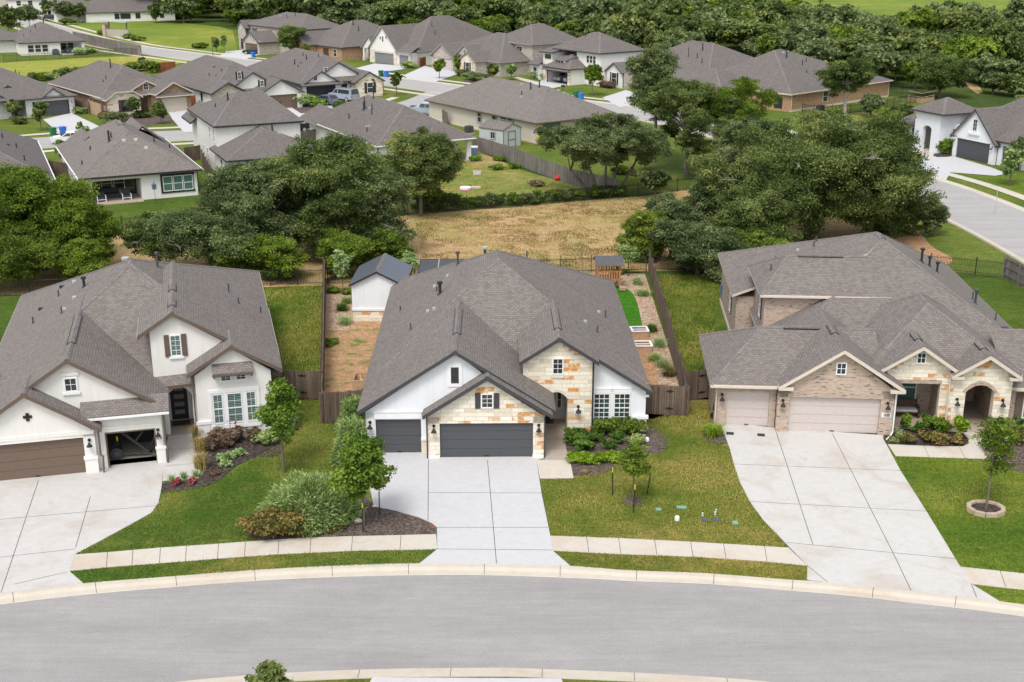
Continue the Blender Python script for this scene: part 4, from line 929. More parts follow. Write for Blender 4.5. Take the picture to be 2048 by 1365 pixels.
# lawns
sheet('lawn', [(149, 1110), (207, 1080), (264, 1049), (303, 1027), (317, 1007), (327, 935), (440, 860), (560, 795), (650, 795), (735, 800), (735, 905), (745, 1014), (874, 1056), (874, 1071), (622, 1077), (437, 1090)], 'lawn_left', .006)
sheet('lawn', [(1080, 959), (1147, 958), (1135, 840), (1300, 770), (1440, 770), (1440, 846), (1459, 897), (1468, 930), (1479.5, 965), (1500, 1005), (1526, 1041), (1555, 1071), (1579, 1097), (1381, 1086), (1100, 1074)], 'lawn_mid', .006)
sheet('lawn', [(1766, 878), (1780, 840), (2048, 830), (2500, 860), (2500, 1200), (1921, 1136), (1853, 1024.6), (1801, 943)], 'lawn_right', .006)
sheet('lawn', [(138.5, 1144), (318.6, 1128), (558, 1110), (707, 1103), (874.6, 1100), (839, 1129), (738, 1131), (602, 1137), (465, 1145.5), (325, 1156.5), (167, 1169)], 'lawn_left', .012)
sheet('lawn', [(1105.5, 1103), (1240, 1110), (1388.5, 1115), (1535, 1125), (1614, 1133), (1614, 1162), (1566, 1161), (1414, 1149), (1259, 1143), (1140, 1134)], 'lawn_mid', .012)
sheet('lawn', [(1942, 1170), (2048, 1181), (2300, 1212), (2300, 1250), (1999, 1205)], 'lawn_right', .012)
# back yards
sheet('lawn', [(-300, 640), (-300, 600), (652, 571), (648, 800), (520, 800), (300, 700)], 'lawn_back', .006)
sheet('lawn', [(1290, 545), (1640, 562), (1700, 640), (1420, 800), (1362, 800)], 'lawn_back', .006)
sheet('lawn', [(1800, 560), (2012, 556), (2300, 700), (2300, 800), (1900, 800)], 'lawn_back', .006)
sheet('yard', [(652, 571), (1060, 548), (1240, 543), (1292, 560), (1362, 830), (1290, 840), (640, 848), (648, 800)], 'dirt', .006)
sheet('yard', [(660, 690), (700, 640), (790, 640), (770, 760), (650, 790), (651, 720)], 'lawn_left', .007) if False else None
sheet('gravel_bed', [(1180, 545), (1290, 548), (1360, 770), (1345, 790), (1312, 775), (1290, 690), (1270, 640), (1225, 560)], 'gravel', .012)
sheet('gravel_bed', [(652, 590), (700, 590), (712, 650), (690, 662), (655, 660)], 'gravel', .012)
sheet('turf', smooth_closed([at(*p) for p in ((1226, 572), (1248, 575), (1268, 588), (1276, 615), (1285, 654), (1250, 654), (1240, 625), (1230, 600))], 3) and [(1226, 572), (1240, 573), (1255, 579), (1266, 588), (1273, 602), (1278, 620), (1285, 653), (1230, 654), (1215, 600)], 'turf', .02)
sheet('dirt_path', [(1255, 665), (1300, 664), (1318, 775), (1300, 790), (1270, 700)], 'dirt_path', .016)
# mulch beds
def bed(px, mat, z=.03, n=4): return sheet_w('mulch_bed', smooth_closed([at(*p) for p in px], n), mat, z, skirt=.03)
bed([(324, 985), (330, 966), (397, 958), (410, 930), (405, 892), (420, 862), (545, 845), (575, 880), (556, 912), (510, 916), (470, 935), (437, 962), (390, 979)], 'mulch')
bed([(500, 1075), (490, 1050), (540, 1000), (600, 960), (690, 950), (745, 1010), (790, 1023), (861, 1047), (873, 1057), (872, 1069), (705, 1072), (560, 1079)], 'mulch_brown')
bed([(1134, 880), (1180, 866), (1290, 852), (1335, 880), (1325, 905), (1280, 905), (1240, 905), (1235, 930), (1200, 950), (1148, 950), (1140, 925)], 'mulch_brown')
bed([(1243, 1003), (1255, 994), (1280, 996), (1287, 1003), (1272, 1013), (1252, 1012)], 'mulch_brown')
bed([(1404, 868), (1420, 852), (1440, 848), (1448, 868), (1453, 888), (1425, 886)], 'mulch_brown')
bed([(1768, 878), (1785, 858), (1860, 860), (1900, 862), (1924, 868), (1936, 882), (1930, 891), (1900, 894), (1776, 889)], 'mulch')
bed([(2000, 905), (1995, 870), (2100, 860), (2300, 880), (2300, 960), (2040, 945)], 'mulch_brown')
# field and land behind
sheet('field', [(300, 470), (700, 450), (816, 431), (933, 421), (1046, 414), (1145, 404), (1275, 394), (1397, 376), (1560, 365), (1700, 400), (1790, 440), (1868, 505), (2010, 552), (1850, 540), (1290, 543), (1060, 548), (652, 571), (-300, 602), (-300, 480)], 'field', .004)
sheet('lawn', [(1760, 420), (1868, 416), (1954, 457), (2300, 632), (2300, 700), (2012, 555), (1870, 540), (1800, 480)], 'lawn_far', .009)
sheet('lawn', [(-60, 455), (220, 405), (420, 390), (830, 330), (600, 440), (290, 462), (-60, 475)], 'lawn_back', .008)
sheet('yard', [(816, 430), (780, 330), (930, 300), (960, 305), (1046, 341), (1153, 373), (1235, 392), (1145, 403), (1046, 413), (933, 420)], 'field_yard', .012)
sheet('lawn', [(890, 250), (960, 303), (1105, 357), (1235, 391), (1275, 393), (1500, 360), (1560, 320), (1480, 270), (1300, 240), (1100, 215)], 'lawn_far', .008)
# ---------------------------------------------------------------- houses of the back streets
def ray(u, v):
    x = (u-1024)/FPX; y = (682.5-v)/FPX
    return (x, _c+y*_s, -_s+y*_c)
def plane_hit(h, u, v, y=None, x=None):
    d = ray(u, v); c, q = math.cos(h.yaw), math.sin(h.yaw)
    if y is not None:
        k = -d[0]*q+d[1]*c; k0 = h.loc[0]*q-h.loc[1]*c; t = (y-k0)/k
    else:
        k = d[0]*c+d[1]*q; k0 = -(h.loc[0]*c+h.loc[1]*q); t = (x-k0)/k
    lx, ly = h.local(d[0]*t, d[1]*t)
    return (lx if y is not None else ly, CAMZ+d[2]*t)
def onf(h, u, v, y=0.0): return plane_hit(h, u, v, y=y)
def onl(h, u, v, x=0.0): return plane_hit(h, u, v, x=x)
def wpx(h, face, c, a, b, **k):
    f = (lambda p: onf(h, p[0], p[1], c)) if face in 'fb' else (lambda p: onl(h, p[0], p[1], c))
    p, q = f(a), f(b); a0, a1 = sorted((p[0], q[0])); z0, z1 = sorted((p[1], q[1]))
    h.window(face, c, a0, a1, max(z0, .3), z1, **k)
def gpx(h, c, ua, ub, vbase, mat, z1=2.13, **k):
    a0, a1 = sorted((onf(h, ua, vbase, c)[0], onf(h, ub, vbase, c)[0])); h.garage('f', c, a0, a1, z1, mat, **k); return a0, a1
SA = 512/1747
A_ = lambda a, b: (a*SA, b*SA)
B_ = lambda a, b: (460+a*SA, b*SA)
C_ = lambda a, b: (900+a*SA, b*SA)
D_ = lambda a, b: (1400+a*648/2048, b*648/2048)
def frame(a, b, z=0.0, yaw=None):
    p, q = at(*a, z), at(*b, z); y = math.degrees(math.atan2(q[1]-p[1], q[0]-p[0])) if yaw is None else yaw
    return p, y, math.dist(p, q)
ROW2 = 'houses of the rows behind'
def mk(name, label, loc, yaw, wall, fascia, roof='shingle_grey'): return House(name, label, loc, yaw, 'house', ROW2, roof, fascia, wall)
def pipes(h, pts):
    for p in pts: h.pipe(p[0], p[1], p[2] if len(p) > 2 else .5, p[3] if len(p) > 3 else .07, 'black')
def fgable(h, x0, xr, x1, y, ys, ze, m, wmat, ov=.35, part='gable_wall', zb=0, fascia=None, th=.2):
    """front gable: projecting roof plus its wall"""
    zr = ze+m*min(xr-x0, x1-xr)
    h.gable(x0-ov, xr, x1+ov, y-ov, ys, zr-m*(xr-x0+ov), zr, zr-m*(x1-xr+ov), th, fascia)
    h.gwall(y, [(x0, zb), (x1, zb), (x1, zr-m*(x1-xr)-th), (xr, zr-th-.02), (x0, zr-m*(xr-x0)-th)], wmat, part, .2)
    return zr
# -- rear patio house seen from its garden
def m_patio():
    p, yaw, W = frame((156.8, 358), (404.5, 338.5), 2.8); D = 22
    h = mk('patio_house', 'white house with rear patio and triple window, its brown roof bare of trees', p, yaw, 'stucco', 'black', 'shingle')
    h.autohip(0, W, 0, D, 2.8, .56, .18); h.gable(W*.46, W*.72, W*.98, D-7, D+1.0, 2.8, 5.4, 2.8); h.gable(.6, 3.0, 5.4, D-7, D+.3, 2.8, 4.6, 2.8)
    h.wall(6.1, W-.45, .45, D-.4, 2.6); h.wall(.45, 6.1, 3.6, D-.4, 2.6); h.wall(.45, 1.25, .45, .8, 2.6); h.wall(.45, .65, .8, 3.6, 2.6); h.wall(1.25, 6.1, .45, .6, 2.65, 2.3)
    h.P('porch_floor').box((.4, -.5, 0), (6.1, 3.6, .08), 'porch')
    for a in (1.3, 2.55, 3.8): h.window('f', 3.6, a, a+1.0, .6, 2.2, 1, 2, trim='black', tw=.08)
    h.door('f', 3.6, 5.0, 5.95, .1, 2.25, 'glass', 'patio_door', frame='black')
    for a in (8.35, 9.4, 10.45): h.window('f', .45, a, a+.85, .75, 2.2, 1, 2, glass='glass_green')
    t = h.new('window_surround')
    for b in ((8.05, .38, .5, 11.55, .45, .66), (8.05, .38, 2.29, 11.55, .45, 2.5)): t.box(b[:3], b[3:], 'black')
    for a in (8.05, 9.26, 10.31, 11.36): t.box((a, .385, .66), (a+.09 if a > 8.1 else a+.22, .45, 2.29), 'black')
    h.gutter('f', 0, 0, W, 2.8, 'black'); h.gutter('l', 0, 0, D, 2.8, 'white'); h.gutter('r', W, 0, D, 2.8, 'white')
    h.downspout([(W-.5, .3, 2.7), (W-.5, .38, .1)], 'black'); h.downspout([(.5, .3, 2.7), (.5, .38, .1)], 'black')
    pipes(h, [(4.2, 7.2, 1.2, .11), (4.6, 8.4, .6), (8.9, 7.6, .8), (6.5, 13.2, .7, .1), (1.0, 5, .4), (2.4, 9, .4), (10.8, 9.5, .4)])
    for x, y in ((5.4, 4.9), (6.6, 4.9), (7.4, 3.6)): h.vent(x, y, 'cream', .36)
    v = h.new('ridge_vent', h.P('roof')); v.box((W/2-.25, 11.5, 6.0), (W/2+.25, 14.5, 6.36), 'shingle_cap')
    h.done(); return h
def m_twostorey():
    p, yaw, W = frame((426.7, 253.5), (608, 242), 5.6)
    h = mk('two_storey_house', 'white two-storey house with a lower hipped wing, beside the brown roofed patio house', p, yaw, 'stucco', 'black')
    h.hip(0, W, 0, 15.9, 5.6, (4.4, 8.0), (7.6, 8.0), 8.25, .18)
    h.wall(.4, W-.4, .4, 15.5, 5.42)
    h.hip(-.3, 10.9, -7.1, 2.0, 2.9, (5.3, -1.6), (5.3, 2), 5.3, .18, g1=True)
    h.wall(.1, 3.2, -4.5, .5, 2.75); h.wall(3.2, 10.5, -4.2, .5, 2.75); h.wall(.1, .8, -6.7, -4.4, 2.75); h.wall(2.0, 2.3, -6.7, -6.4, 2.75); h.wall(.8, 10.5, -6.7, -6.45, 2.75, 2.4); h.wall(9.6, 10.5, -6.7, -4.2, 2.75)
    for a in (2.6, 3.6, 4.6, 5.6): h.window('f', -4.5 if a < 3 else -4.2, a if a > 3 else 2.0, (a if a > 3 else 2.0)+.8, .6, 2.2, 1, 2)
    for y in (1.6, 4.0): h.window('l', .4, y, y+.7, 3.6, 4.9, 1, 2)
    h.window('l', .1, -3.2, -2.2, 1.2, 2.3, 1, 2); h.window('l', .4, 6, 6.7, 1.0, 2.2, 1, 2); h.window('l', .4, 8.3, 9.0, 1.0, 2.2, 1, 2)
    h.gable(-.4, 2.0, 4.4, 12, 18, 4.4, 6.3, 4.4)
    pipes(h, [(6.5, -.6, .7, .1), (3.2, 6.6, .9, .1), (1.9, 7.6, .4), (9, 5, .4)])
    h.vent(7.0, -1.6, 'galv', .3); h.gutter('f', -7.1, -.3, 10.9, 2.9, 'black'); h.gutter('f', 0, 0, W, 5.6, 'black')
    h.done(); return h
def m_corner():
    p, yaw, W = frame((753, 293), (952.5, 275.6), 2.8); D = 24.5
    h = mk('patio_house', 'white house with grey hip roof and white patio column, below the pickup trucks', p, yaw, 'stucco', 'soffit')
    h.autohip(0, W, 0, D, 2.8, .54, .18); h.gable(-.3, 2.6, 5.5, D-5, D+1.6, 2.8, 4.4, 2.8)
    h.wall(.45, 7.6, .45, D-.45, 2.62); h.wall(7.6, W-.45, 4.4, D-.45, 2.62)
    P = h.P('post'); P.box((W-.95, .5, 0), (W-.45, 1.0, 2.62), 'stucco'); h.wall(7.6, W-.45, .5, .7, 2.65, 2.4)
    h.P('porch_floor').box((7.6, .2, 0), (W-.2, 4.4, .07), 'porch')
    h.window('f', 4.4, 8.3, 9.4, .6, 2.2, 1, 2); h.door('f', 4.4, 10.4, 11.4, .1, 2.2, 'glass', 'patio_door', frame='white')
    h.window('f', .45, 2.2, 3.4, .8, 2.2, 1, 2, trim='black', tw=.06); h.window('f', .45, 4.6, 5.8, .8, 2.2, 1, 2, trim='black', tw=.06)
    for a in (10.2, 11.3, 12.4): h.window('l', .45, a, a+.5, 1.8, 2.3, 1, 1, frame='black', rail=False)
    h.window('l', .45, 7.6, 8.2, .7, 2.3, 1, 2, frame='black'); h.window('l', .45, 5.3, 5.9, .3, 2.3, 1, 2, frame='black')
    h.gutter('f', 0, 0, W, 2.8, 'white'); h.gutter('l', 0, 0, D, 2.8, 'white'); h.downspout([(.3, .38, 2.7), (.38, .38, .1)], 'charcoal', .06)
    pipes(h, [(6.2, 15.5, 1.5, .08), (4.2, 13.8, 1.0, .16), (5.2, 16.2, .7), (4.6, 12.2, .6), (3.9, 10.6, .6), (2.3, 14.3, .6), (1.4, 6.2, .5)])
    for x, y, w_ in ((7.0, 6.6, .5), (4.6, 13.0, .26), (2.0, 7.7, .26), (2.2, 7.3, .26)): h.vent(x, y, 'galv', w_)
    h.done(); return h
def m_beige():
    p = at(1072.9, 246.8, 2.8); yaw = 35; W, D = 14, 28
    h = mk('beige_house', 'beige stucco house with a long brown hip roof behind the grey garden shed', p, yaw, 'stucco_beige', 'brown', 'shingle')
    h.autohip(0, W, 0, D, 2.8, .5, .18)
    h.wall(.45, W-.45, .45, D-.45, 2.62); h.P('plinth').box((.40, .40, 0), (W-.4, D-.4, .35), 'cream')
    wpx(h, 'f', .45, (1086.5, 250), (1119.5, 270), nx=3, ny=2, frame='trim_olive', glass='glass_green', mw=.2)
    for a, b, k in ((C_(188, 760), C_(214, 838), dict(nx=1, ny=2)), (C_(288, 788), C_(316, 850), dict(nx=1, ny=2)), (C_(347, 797), C_(430, 830), dict(nx=2, ny=1, rail=False, mw=.12))): wpx(h, 'l', .45, a, b, frame='white', trim='trim_olive', tw=.12, **k)
    h.gutter('f', 0, 0, W, 2.8, 'brown'); h.gutter('l', 0, 0, D, 2.8, 'brown')
    pipes(h, [(6.0, 9.6, .9, .09), (6.6, 8.4, 1.0, .09), (4.6, 9.8, .5)])
    for x, y in ((8, 6), (8.5, 5.4), (6.6, 12.5), (4.2, 9.2)): h.vent(x, y, 'galv', .36)
    h.done(); return h
def m_edge():
    p = at(111, 362, 2.8); yaw = 24
    h = mk('edge_house', 'grey roofed house cut by the left edge of the photo above the bright green tree', p, yaw, 'stucco', 'white')
    h.hip(-13, 0, 0, 27, 2.8, (-6.5, 7), (-6.5, 20), 6.2, .18); h.wall(-12.6, -.45, .45, 26.5, 2.62)
    h.window('r', -.45, 5, 6, .8, 2.2, 1, 2); h.gutter('r', 0, 0, 27, 2.8, 'white')
    pipes(h, [(-2.4, 6, .5), (-2.8, 13, .5), (-4, 16.5, .5)]); h.vent(-3.6, 12.6, 'black', .3)
    h.done(); return h
# -- left street
def l_greybrick():
    p = at(*A_(515, 776)); yaw = 38
    h = mk('grey_brick_house', 'whitewashed brick house with dark grey garage door behind the green and blue bins', p, yaw, 'brick_white', 'charcoal')
    h.hip(-17, .5, -.4, 20, 2.75, (-7.5, 8.5), (-7.5, 11), 6.6, .18)
    h.wall(-7.2, -6.2, 0, .4, 2.6); h.wall(-.75, 0, 0, .4, 2.6); h.wall(-6.2, -.75, 0, .4, 2.6, 2.2); h.wall(-16.5, 0, 4.4, 19.5, 2.6); h.wall(-.25, 0, .4, 4.4, 2.6); h.wall(-7.2, -6.9, .4, 4.4, 2.6)
    h.garage('f', .15, -5.9, -.95, 2.2, 'door_grey')
    fgable(h, -4.6, -3.0, -1.4, -.05, 4.5, 2.9, .75, 'brick_white', .3, zb=2.3)
    fgable(h, -14.5, -11.8, -9.2, .6, 6, 2.7, .6, 'brick_white', .3)
    h.window('f', .6, -13.4, -12.0, .7, 2.3, 2, 2)
    fgable(h, -10.6, -8.6, -6.6, 3.2, 8, 3.4, .6, 'stucco_cool', .3)
    h.window('f', 3.2, -9.0, -8.3, 3.3, 3.9, 2, 1, rail=False)
    h.door('f', 4.4, -8.6, -7.5, .1, 2.3, 'black'); h.lamp('f', 0, -.4, 1.8, 'blue_steel')
    pipes(h, [(-4.5, 10.5, .5), (-6, 7, .5)])
    h.done(); return h
def l_brownbrick():
    p = at(*A_(745, 800)); yaw = 38
    h = mk('brown_brick_house', 'brown brick house with beige garage door and small arched dormer gable', p, yaw, 'brick_brown', 'cream')
    W = 12.6
    h.hip(-.5, W+.4, 1.2, 25.5, 2.75, (6.2, 9), (6.2, 19), 6.5, .18)
    h.wall(0, W, 1.7, 25, 2.6)
    # stone bay
    h.gwall(.0, [(0, 0), (5.0, 0), (5.0, 2.6), (3.9, 3.35), (1.3, 3.35), (0, 2.6)], 'stone', 'stone_wall', .3)
    h.shell([[(-.4, 5, 2.5), (-.4, -.35, 2.5), (1.25, -.35, 3.6), (1.25, 5, 3.6)], [(1.25, 5, 3.6), (1.25, -.35, 3.6), (3.95, -.35, 3.6), (3.95, 5, 3.6)], [(3.95, 5, 3.6), (3.95, -.35, 3.6), (5.4, -.35, 2.6), (5.4, 5, 2.6)]], .2, 'cream')
    h.wall(0, .2, .3, 1.7, 2.5)
    h.window('f', 0, 2.0, 3.2, .6, 2.3, 1, 2, frame='brown', shut='darkbrown', sw=.3)
    # garage
    fgable(h, 7.2, 9.9, W, -1.2, 8, 3.1, .55, 'brick_brown', .35, zb=2.2, fascia='cream')
    h.wall(7.2, 7.9, -1.2, -.8, 3.0); h.wall(W-.6, W, -1.2, -.8, 3.0); h.garage('f', -1.0, 7.9, W-.6, 2.2, 'door_beige'); h.wall(7.2, 7.5, -.8, 1.7, 2.6); h.wall(W-.25, W, -.8, 1.7, 2.6)
    h.shell([[(6.9, -1.65, 2.5), (W+.3, -1.65, 2.5), (W+.3, -1.15, 2.95), (6.9, -1.15, 2.95)]], .14, 'cream')
    zr = fgable(h, 4.6, 7.0, 9.2, 2.2, 9, 3.6, .5, 'brick_brown', .3, zb=2.6, fascia='cream')
    h.window('f', 2.2, 6.6, 7.3, 3.3, 4.2, 2, 2, rail=False)
    h.door('f', 1.7, 5.8, 6.8, .1, 2.3, 'darkbrown'); m_ = h.new('meter_box'); m_.box((-.2, .9, .5), (0, 1.4, 1.5), 'galv')
    h.window('l', 0, 6.5, 7.3, .8, 2.2, 1, 2); h.window('l', 0, 17, 18.5, .3, 2.2, 1, 2)
    pipes(h, [(5.2, 11.5, 1.4, .1), (3.0, 8, .5), (2.3, 7.4, .4)]); h.gutter('l', -.5, 1.2, 25, 2.75, 'cream')
    h.done(); return h
def l_white():
    p = at(423.6, 187.6, 2.7); yaw = 33
    h = mk('white_gable_house', 'white house with two stacked front gables and a stone gable, left of the black garage', p, yaw, 'stucco', 'charcoal')
    h.hip(-.3, 14, 0, 28, 2.7, (6.6, 8), (6.6, 20), 6.6, .18)
    h.wall(.2, 13.6, 1, 27.6, 2.55)
    h.gable(-.3, 2.6, 5.4, -.5, 6, 2.7, 4.3, 2.8); h.gwall(-.1, [(0, 0), (5.2, 0), (5.2, 2.6), (2.6, 4.0), (0, 2.45)], 'brick_grey', 'stone_wall', .25)
    fgable(h, 3.4, 7.0, 10.6, .6, 9, 3.3, .62, 'stucco', .4); wpx(h, 'f', .6, A_(1622, 495), A_(1645, 540), nx=2, ny=2, shut='black', sw=.3, rail=False)
    fgable(h, 6.4, 9.9, 13.4, -3.4, 6, 2.6, .56, 'stucco', .4, zb=2.2); wpx(h, 'f', -3.4, B_(206, 552), B_(230, 588), nx=2, ny=2, shut='black', sw=.3, rail=False)
    h.wall(6.4, 7.6, -3.4, -3.1, 2.6); h.wall(12.6, 13.4, -3.4, -3.1, 2.6); h.garage('f', -3.2, 7.6, 12.6, 2.2, 'door_brown'); h.wall(6.4, 6.7, -3.1, 1, 2.5); h.wall(13.1, 13.4, -3.1, 1, 2.5)
    h.window('l', .2, 5, 5.6, .6, 2.2, 1, 2, frame='black'); h.window('l', .2, 12, 12.6, .8, 2.2, 1, 2, frame='black')
    pipes(h, [(2.8, 8.5, .4), (4.2, 6.5, .4)]); h.vent(3.2, 6.2, 'blue_steel', .4); h.vent(4.6, 11, 'black', .3)
    h.done(); return h
def l_blackgarage():
    p = at(*B_(490, 575), 2.7); yaw = 31
    h = mk('white_gable_house', 'white house with black garage door and stone gable behind the silver van', p, yaw, 'stucco', 'charcoal')
    h.hip(-.3, 14.2, .2, 28, 2.7, (7.0, 8), (7.0, 20), 6.6, .18); h.wall(.2, 13.8, 1, 27.6, 2.55)
    fgable(h, .1, 3.4, 6.6, -.1, 8, 2.75, .58, 'stucco', .4, zb=2.3); h.wall(.1, .7, -.1, .3, 2.6); h.wall(5.9, 6.6, -.1, .3, 2.6); h.garage('f', .1, .7, 5.9, 2.25, 'door_black')
    h.shell([[(-.3, -.75, 2.42), (7.0, -.75, 2.42), (7.0, -.1, 2.85), (-.3, -.1, 2.85)]], .14)
    wpx(h, 'f', -.1, B_(572, 522), B_(594, 549), nx=2, ny=2, rail=False, frame='white')
    fgable(h, 4.0, 7.2, 10.4, 1.5, 10, 3.9, .58, 'stucco', .35); wpx(h, 'f', 1.5, B_(642, 464), B_(664, 490), nx=2, ny=2, rail=False)
    fgable(h, 9.0, 11.6, 14.0, -1.0, 8, 2.75, .58, 'stone', .35, part='stone_wall'); h.window('f', -1, 11.2, 12.2, .7, 2.3, 1, 2, shut='black', sw=.45)
    h.wall(8.9, 9.1, -1, 1, 2.5, 0, 'brick_grey'); h.door('f', 1.0, 7.4, 8.4, .1, 2.2, 'black')
    pipes(h, [(3.4, 11.5, .9, .1), (5.6, 13, .6), (5, 10, .8, .1), (6, 7, .6), (3, 9, .4)]); h.vent(4, 10, 'black', .3)
    h.done(); return h
# -- far side of the upper street
def f_brownstone():
    p = at(*B_(260, 366)); yaw = -48
    h = mk('brick_two_storey_house', 'two-storey grey brick house at the far left end of the upper row', p, yaw, 'brick_grey', 'charcoal')
    # local x runs to the right along the street
    h.hip(-13.2, 11, 1.5, 14, 5.7, (-4, 7.8), (5, 7.8), 8.6, .18); h.wall(-12.8, 10.6, 1.9, 13.6, 5.55)
    fgable(h, -13.8, -12.2, -10.6, .6, 6, 5.2, .9, 'brick_grey', .3); h.window('f', .6, -12.7, -11.9, .3, 2.4, 1, 2, frame='black'); h.window('f', .6, -12.5, -12.1, 3.6, 4.8, 1, 2)
    fgable(h, -4.6, -1.2, 2.2, -3.5, 4, 2.9, .6, 'brick_grey', .35, zb=2.3); h.wall(-4.6, -3.9, -3.5, -3.1, 3.1); h.wall(1.5, 2.2, -3.5, -3.1, 3.1); h.garage('f', -3.3, -3.9, 1.5, 2.2, 'door_brown'); h.wall(1.9, 2.2, -3.1, 2, 2.7); h.wall(-4.6, -4.3, -3.1, 2, 2.7)
    h.window('f', -3.5, -1.5, -.9, 3.6, 4.2, 2, 2, rail=False)
    h.window('f', 1.9, -9.2, -7.8, 3.6, 5.0, 2, 2, shut='black', sw=.4); h.window('f', 1.9, -9.2, -7.8, .8, 2.2, 2, 2)
    for a in (3.5, 6.5): h.window('f', 1.9, a, a+1.2, 3.7, 5.0, 1, 2)
    pipes(h, [(0, 5.5, .8), (2, 6.5, .8)]); h.vent(-3.5, 6, 'galv', .4)
    h.done(); return h
def f_orange():
    p = at(*B_(600, 396)); yaw = -47
    h = mk('orange_brick_house', 'orange brown brick house with a single front gable behind the small flag', p, yaw, 'brick_orange', 'charcoal')
    h.hip(-8, 9.5, -.4, 21, 2.8, (1, 9), (1, 12), 7.6, .18); h.wall(-7.6, 9.1, 0, 20.6, 2.65)
    fgable(h, -6.6, -3.4, -.2, -3.0, 6, 3.1, .72, 'brick_orange', .35, zb=0); h.garage('f', -3.05, -6.0, -1.2, 2.2, 'door_brown'); h.window('f', -3.0, -3.7, -3.1, 3.7, 4.5, 2, 2, rail=False)
    h.wall(-.45, -.2, -2.8, 0, 2.7); h.door('f', 0, 2.2, 4.2, .1, 2.3, 'darkbrown'); h.window('f', 0, 6, 7.2, .8, 2.2, 1, 2)
    pipes(h, [(2.5, 8, 1.0, .12), (4.5, 8, .9, .1)])
    h.done(); return h
def f_whitegable():
    p = at(*B_(1232, 457)); yaw = -46
    h = mk('white_gable_house', 'large white house with a tall front gable and two mid grey garage doors', p, yaw, 'stucco', 'soffit')
    h.hip(-13, .5, 1.5, 30, 3.0, (-6.2, 11), (-6.2, 16), 9.2, .2); h.hip(-21.5, -8, 4, 26, 3.0, (-14.5, 12), (-14.5, 16), 7.0, .2)
    h.wall(-12.6, 0, 2, 29.6, 2.8); h.wall(-21, -12, 5, 25.6, 2.8)
    fgable(h, -13.2, -8.6, -4.2, -.2, 10, 3.4, .98, 'stucco', .4, zb=2.4)
    h.wall(-13.2, -4.2, -.2, .2, 2.5, 2.2, 'stone_plain', 'stone_wall'); h.wall(-13.2, -12.4, -.2, .2, 2.2, 0, 'stone_plain', 'stone_wall'); h.wall(-5.2, -4.2, -.2, .2, 2.2, 0, 'stone_plain', 'stone_wall'); h.garage('f', 0, -11.6, -5.2, 2.2, 'door_mid'); h.wall(-12.4, -11.6, -.2, .2, 2.2, 0, 'stone_plain', 'stone_wall')
    for dx, dz in ((-9.6, 5.0), (-8.8, 4.5), (-7.7, 5.2)): h.window('f', -.2, dx, dx+.45, dz, dz+(.5 if dz > 4.6 else 1.1), 1, 2, frame='white', rail=False)
    h.shell([[(-4.4, -.5, 2.75), (.5, -.5, 2.75), (.5, 2.2, 4.2), (-4.4, 2.2, 4.2)]], .18); h.wall(-4.2, -3.6, .0, .3, 2.6); h.wall(-.6, 0, .0, .3, 2.6, 0, 'stone_plain', 'stone_wall'); h.wall(-3.6, -.6, 0, .3, 2.6, 2.15); h.garage('f', .15, -3.6, -.6, 2.15, 'door_mid'); h.wall(-.25, 0, .3, 2.2, 2.7)
    fgable(h, -17.6, -15.2, -12.8, 1.2, 8, 2.9, .95, 'stucco', .35, zb=2.6)
    for a in (-17.4, -14.9, -13.2): h.P('post').box((a, 1.2, 0), (a+.5, 1.7, 2.7), 'stucco'); h.P('plinth').box((a-.1, 1.1, 0), (a+.6, 1.8, .8), 'stone_plain')
    h.door('f', 5, -14.6, -13.6, .1, 2.4, 'black'); h.window('f', 5, -16.4, -15.6, .8, 2.3, 1, 2); h.gwall(3.2, [(-21, 0), (-18, 0), (-18, 2.8), (-21, 2.8)], 'stucco', 'wall', 1.9); h.window('f', 3.2, -20, -19.2, .6, 2.3, 1, 2)
    pipes(h, [(-4.2, 9.5, .8), (-2.6, 9, .8)])
    h.done(); return h
def f_tanbrick():
    p = at(*B_(1532, 491)); yaw = -52
    h = mk('tan_brick_two_storey_house', 'tan brick house with pale garage, cream stone bay and an upper floor behind', p, yaw, 'brick_grey', 'soffit')
    # garage 0 at left, stone bay to the right
    h.hip(-8.5, 13.5, 1, 22, 2.8, (1.5, 9.5), (4, 9.5), 7.2, .2); h.wall(-8.1, 13, 1.5, 21.6, 2.65)
    h.hip(1.5, 14.5, 8, 21, 5.8, (8, 13), (8, 16), 9.0, .2); h.wall(2, 14, 8.5, 20.6, 5.6)
    fgable(h, -7.8, -4.0, -.3, -.1, 6, 2.9, .62, 'brick_grey', .35, zb=2.3); h.wall(-7.8, -7.0, -.1, .3, 2.9); h.wall(-1.0, -.3, -.1, .3, 2.9); h.garage('f', .05, -7.0, -1.0, 2.2, 'door_taupe'); h.wall(-.55, -.3, .3, 1.5, 2.7)
    fgable(h, 4.2, 6.6, 9.0, -1.6, 5, 3.0, .6, 'stone', .3, part='stone_wall'); h.window('f', -1.6, 6.0, 7.2, .7, 2.4, 1, 2, shut='black', sw=.4); h.wall(8.8, 9.0, -1.4, 1.5, 2.7, 0, 'brick_grey'); h.wall(4.2, 4.4, -1.4, 1.5, 2.7)
    fgable(h, -.6, 1.8, 4.2, 1.2, 7, 3.6, .7, 'brick_grey', .3); h.window('f', 1.2, 1.5, 2.1, 3.6, 4.3, 1, 2, rail=False); h.door('f', 1.45, 2.2, 3.2, .1, 2.3, 'darkbrown')
    h.window('f', 8.5, 9.2, 10.8, 4.2, 5.1, 2, 1, rail=False)
    pipes(h, [(7, 12, .7)]); h.vent(5.5, 12, 'galv', .4)
    h.done(); return h
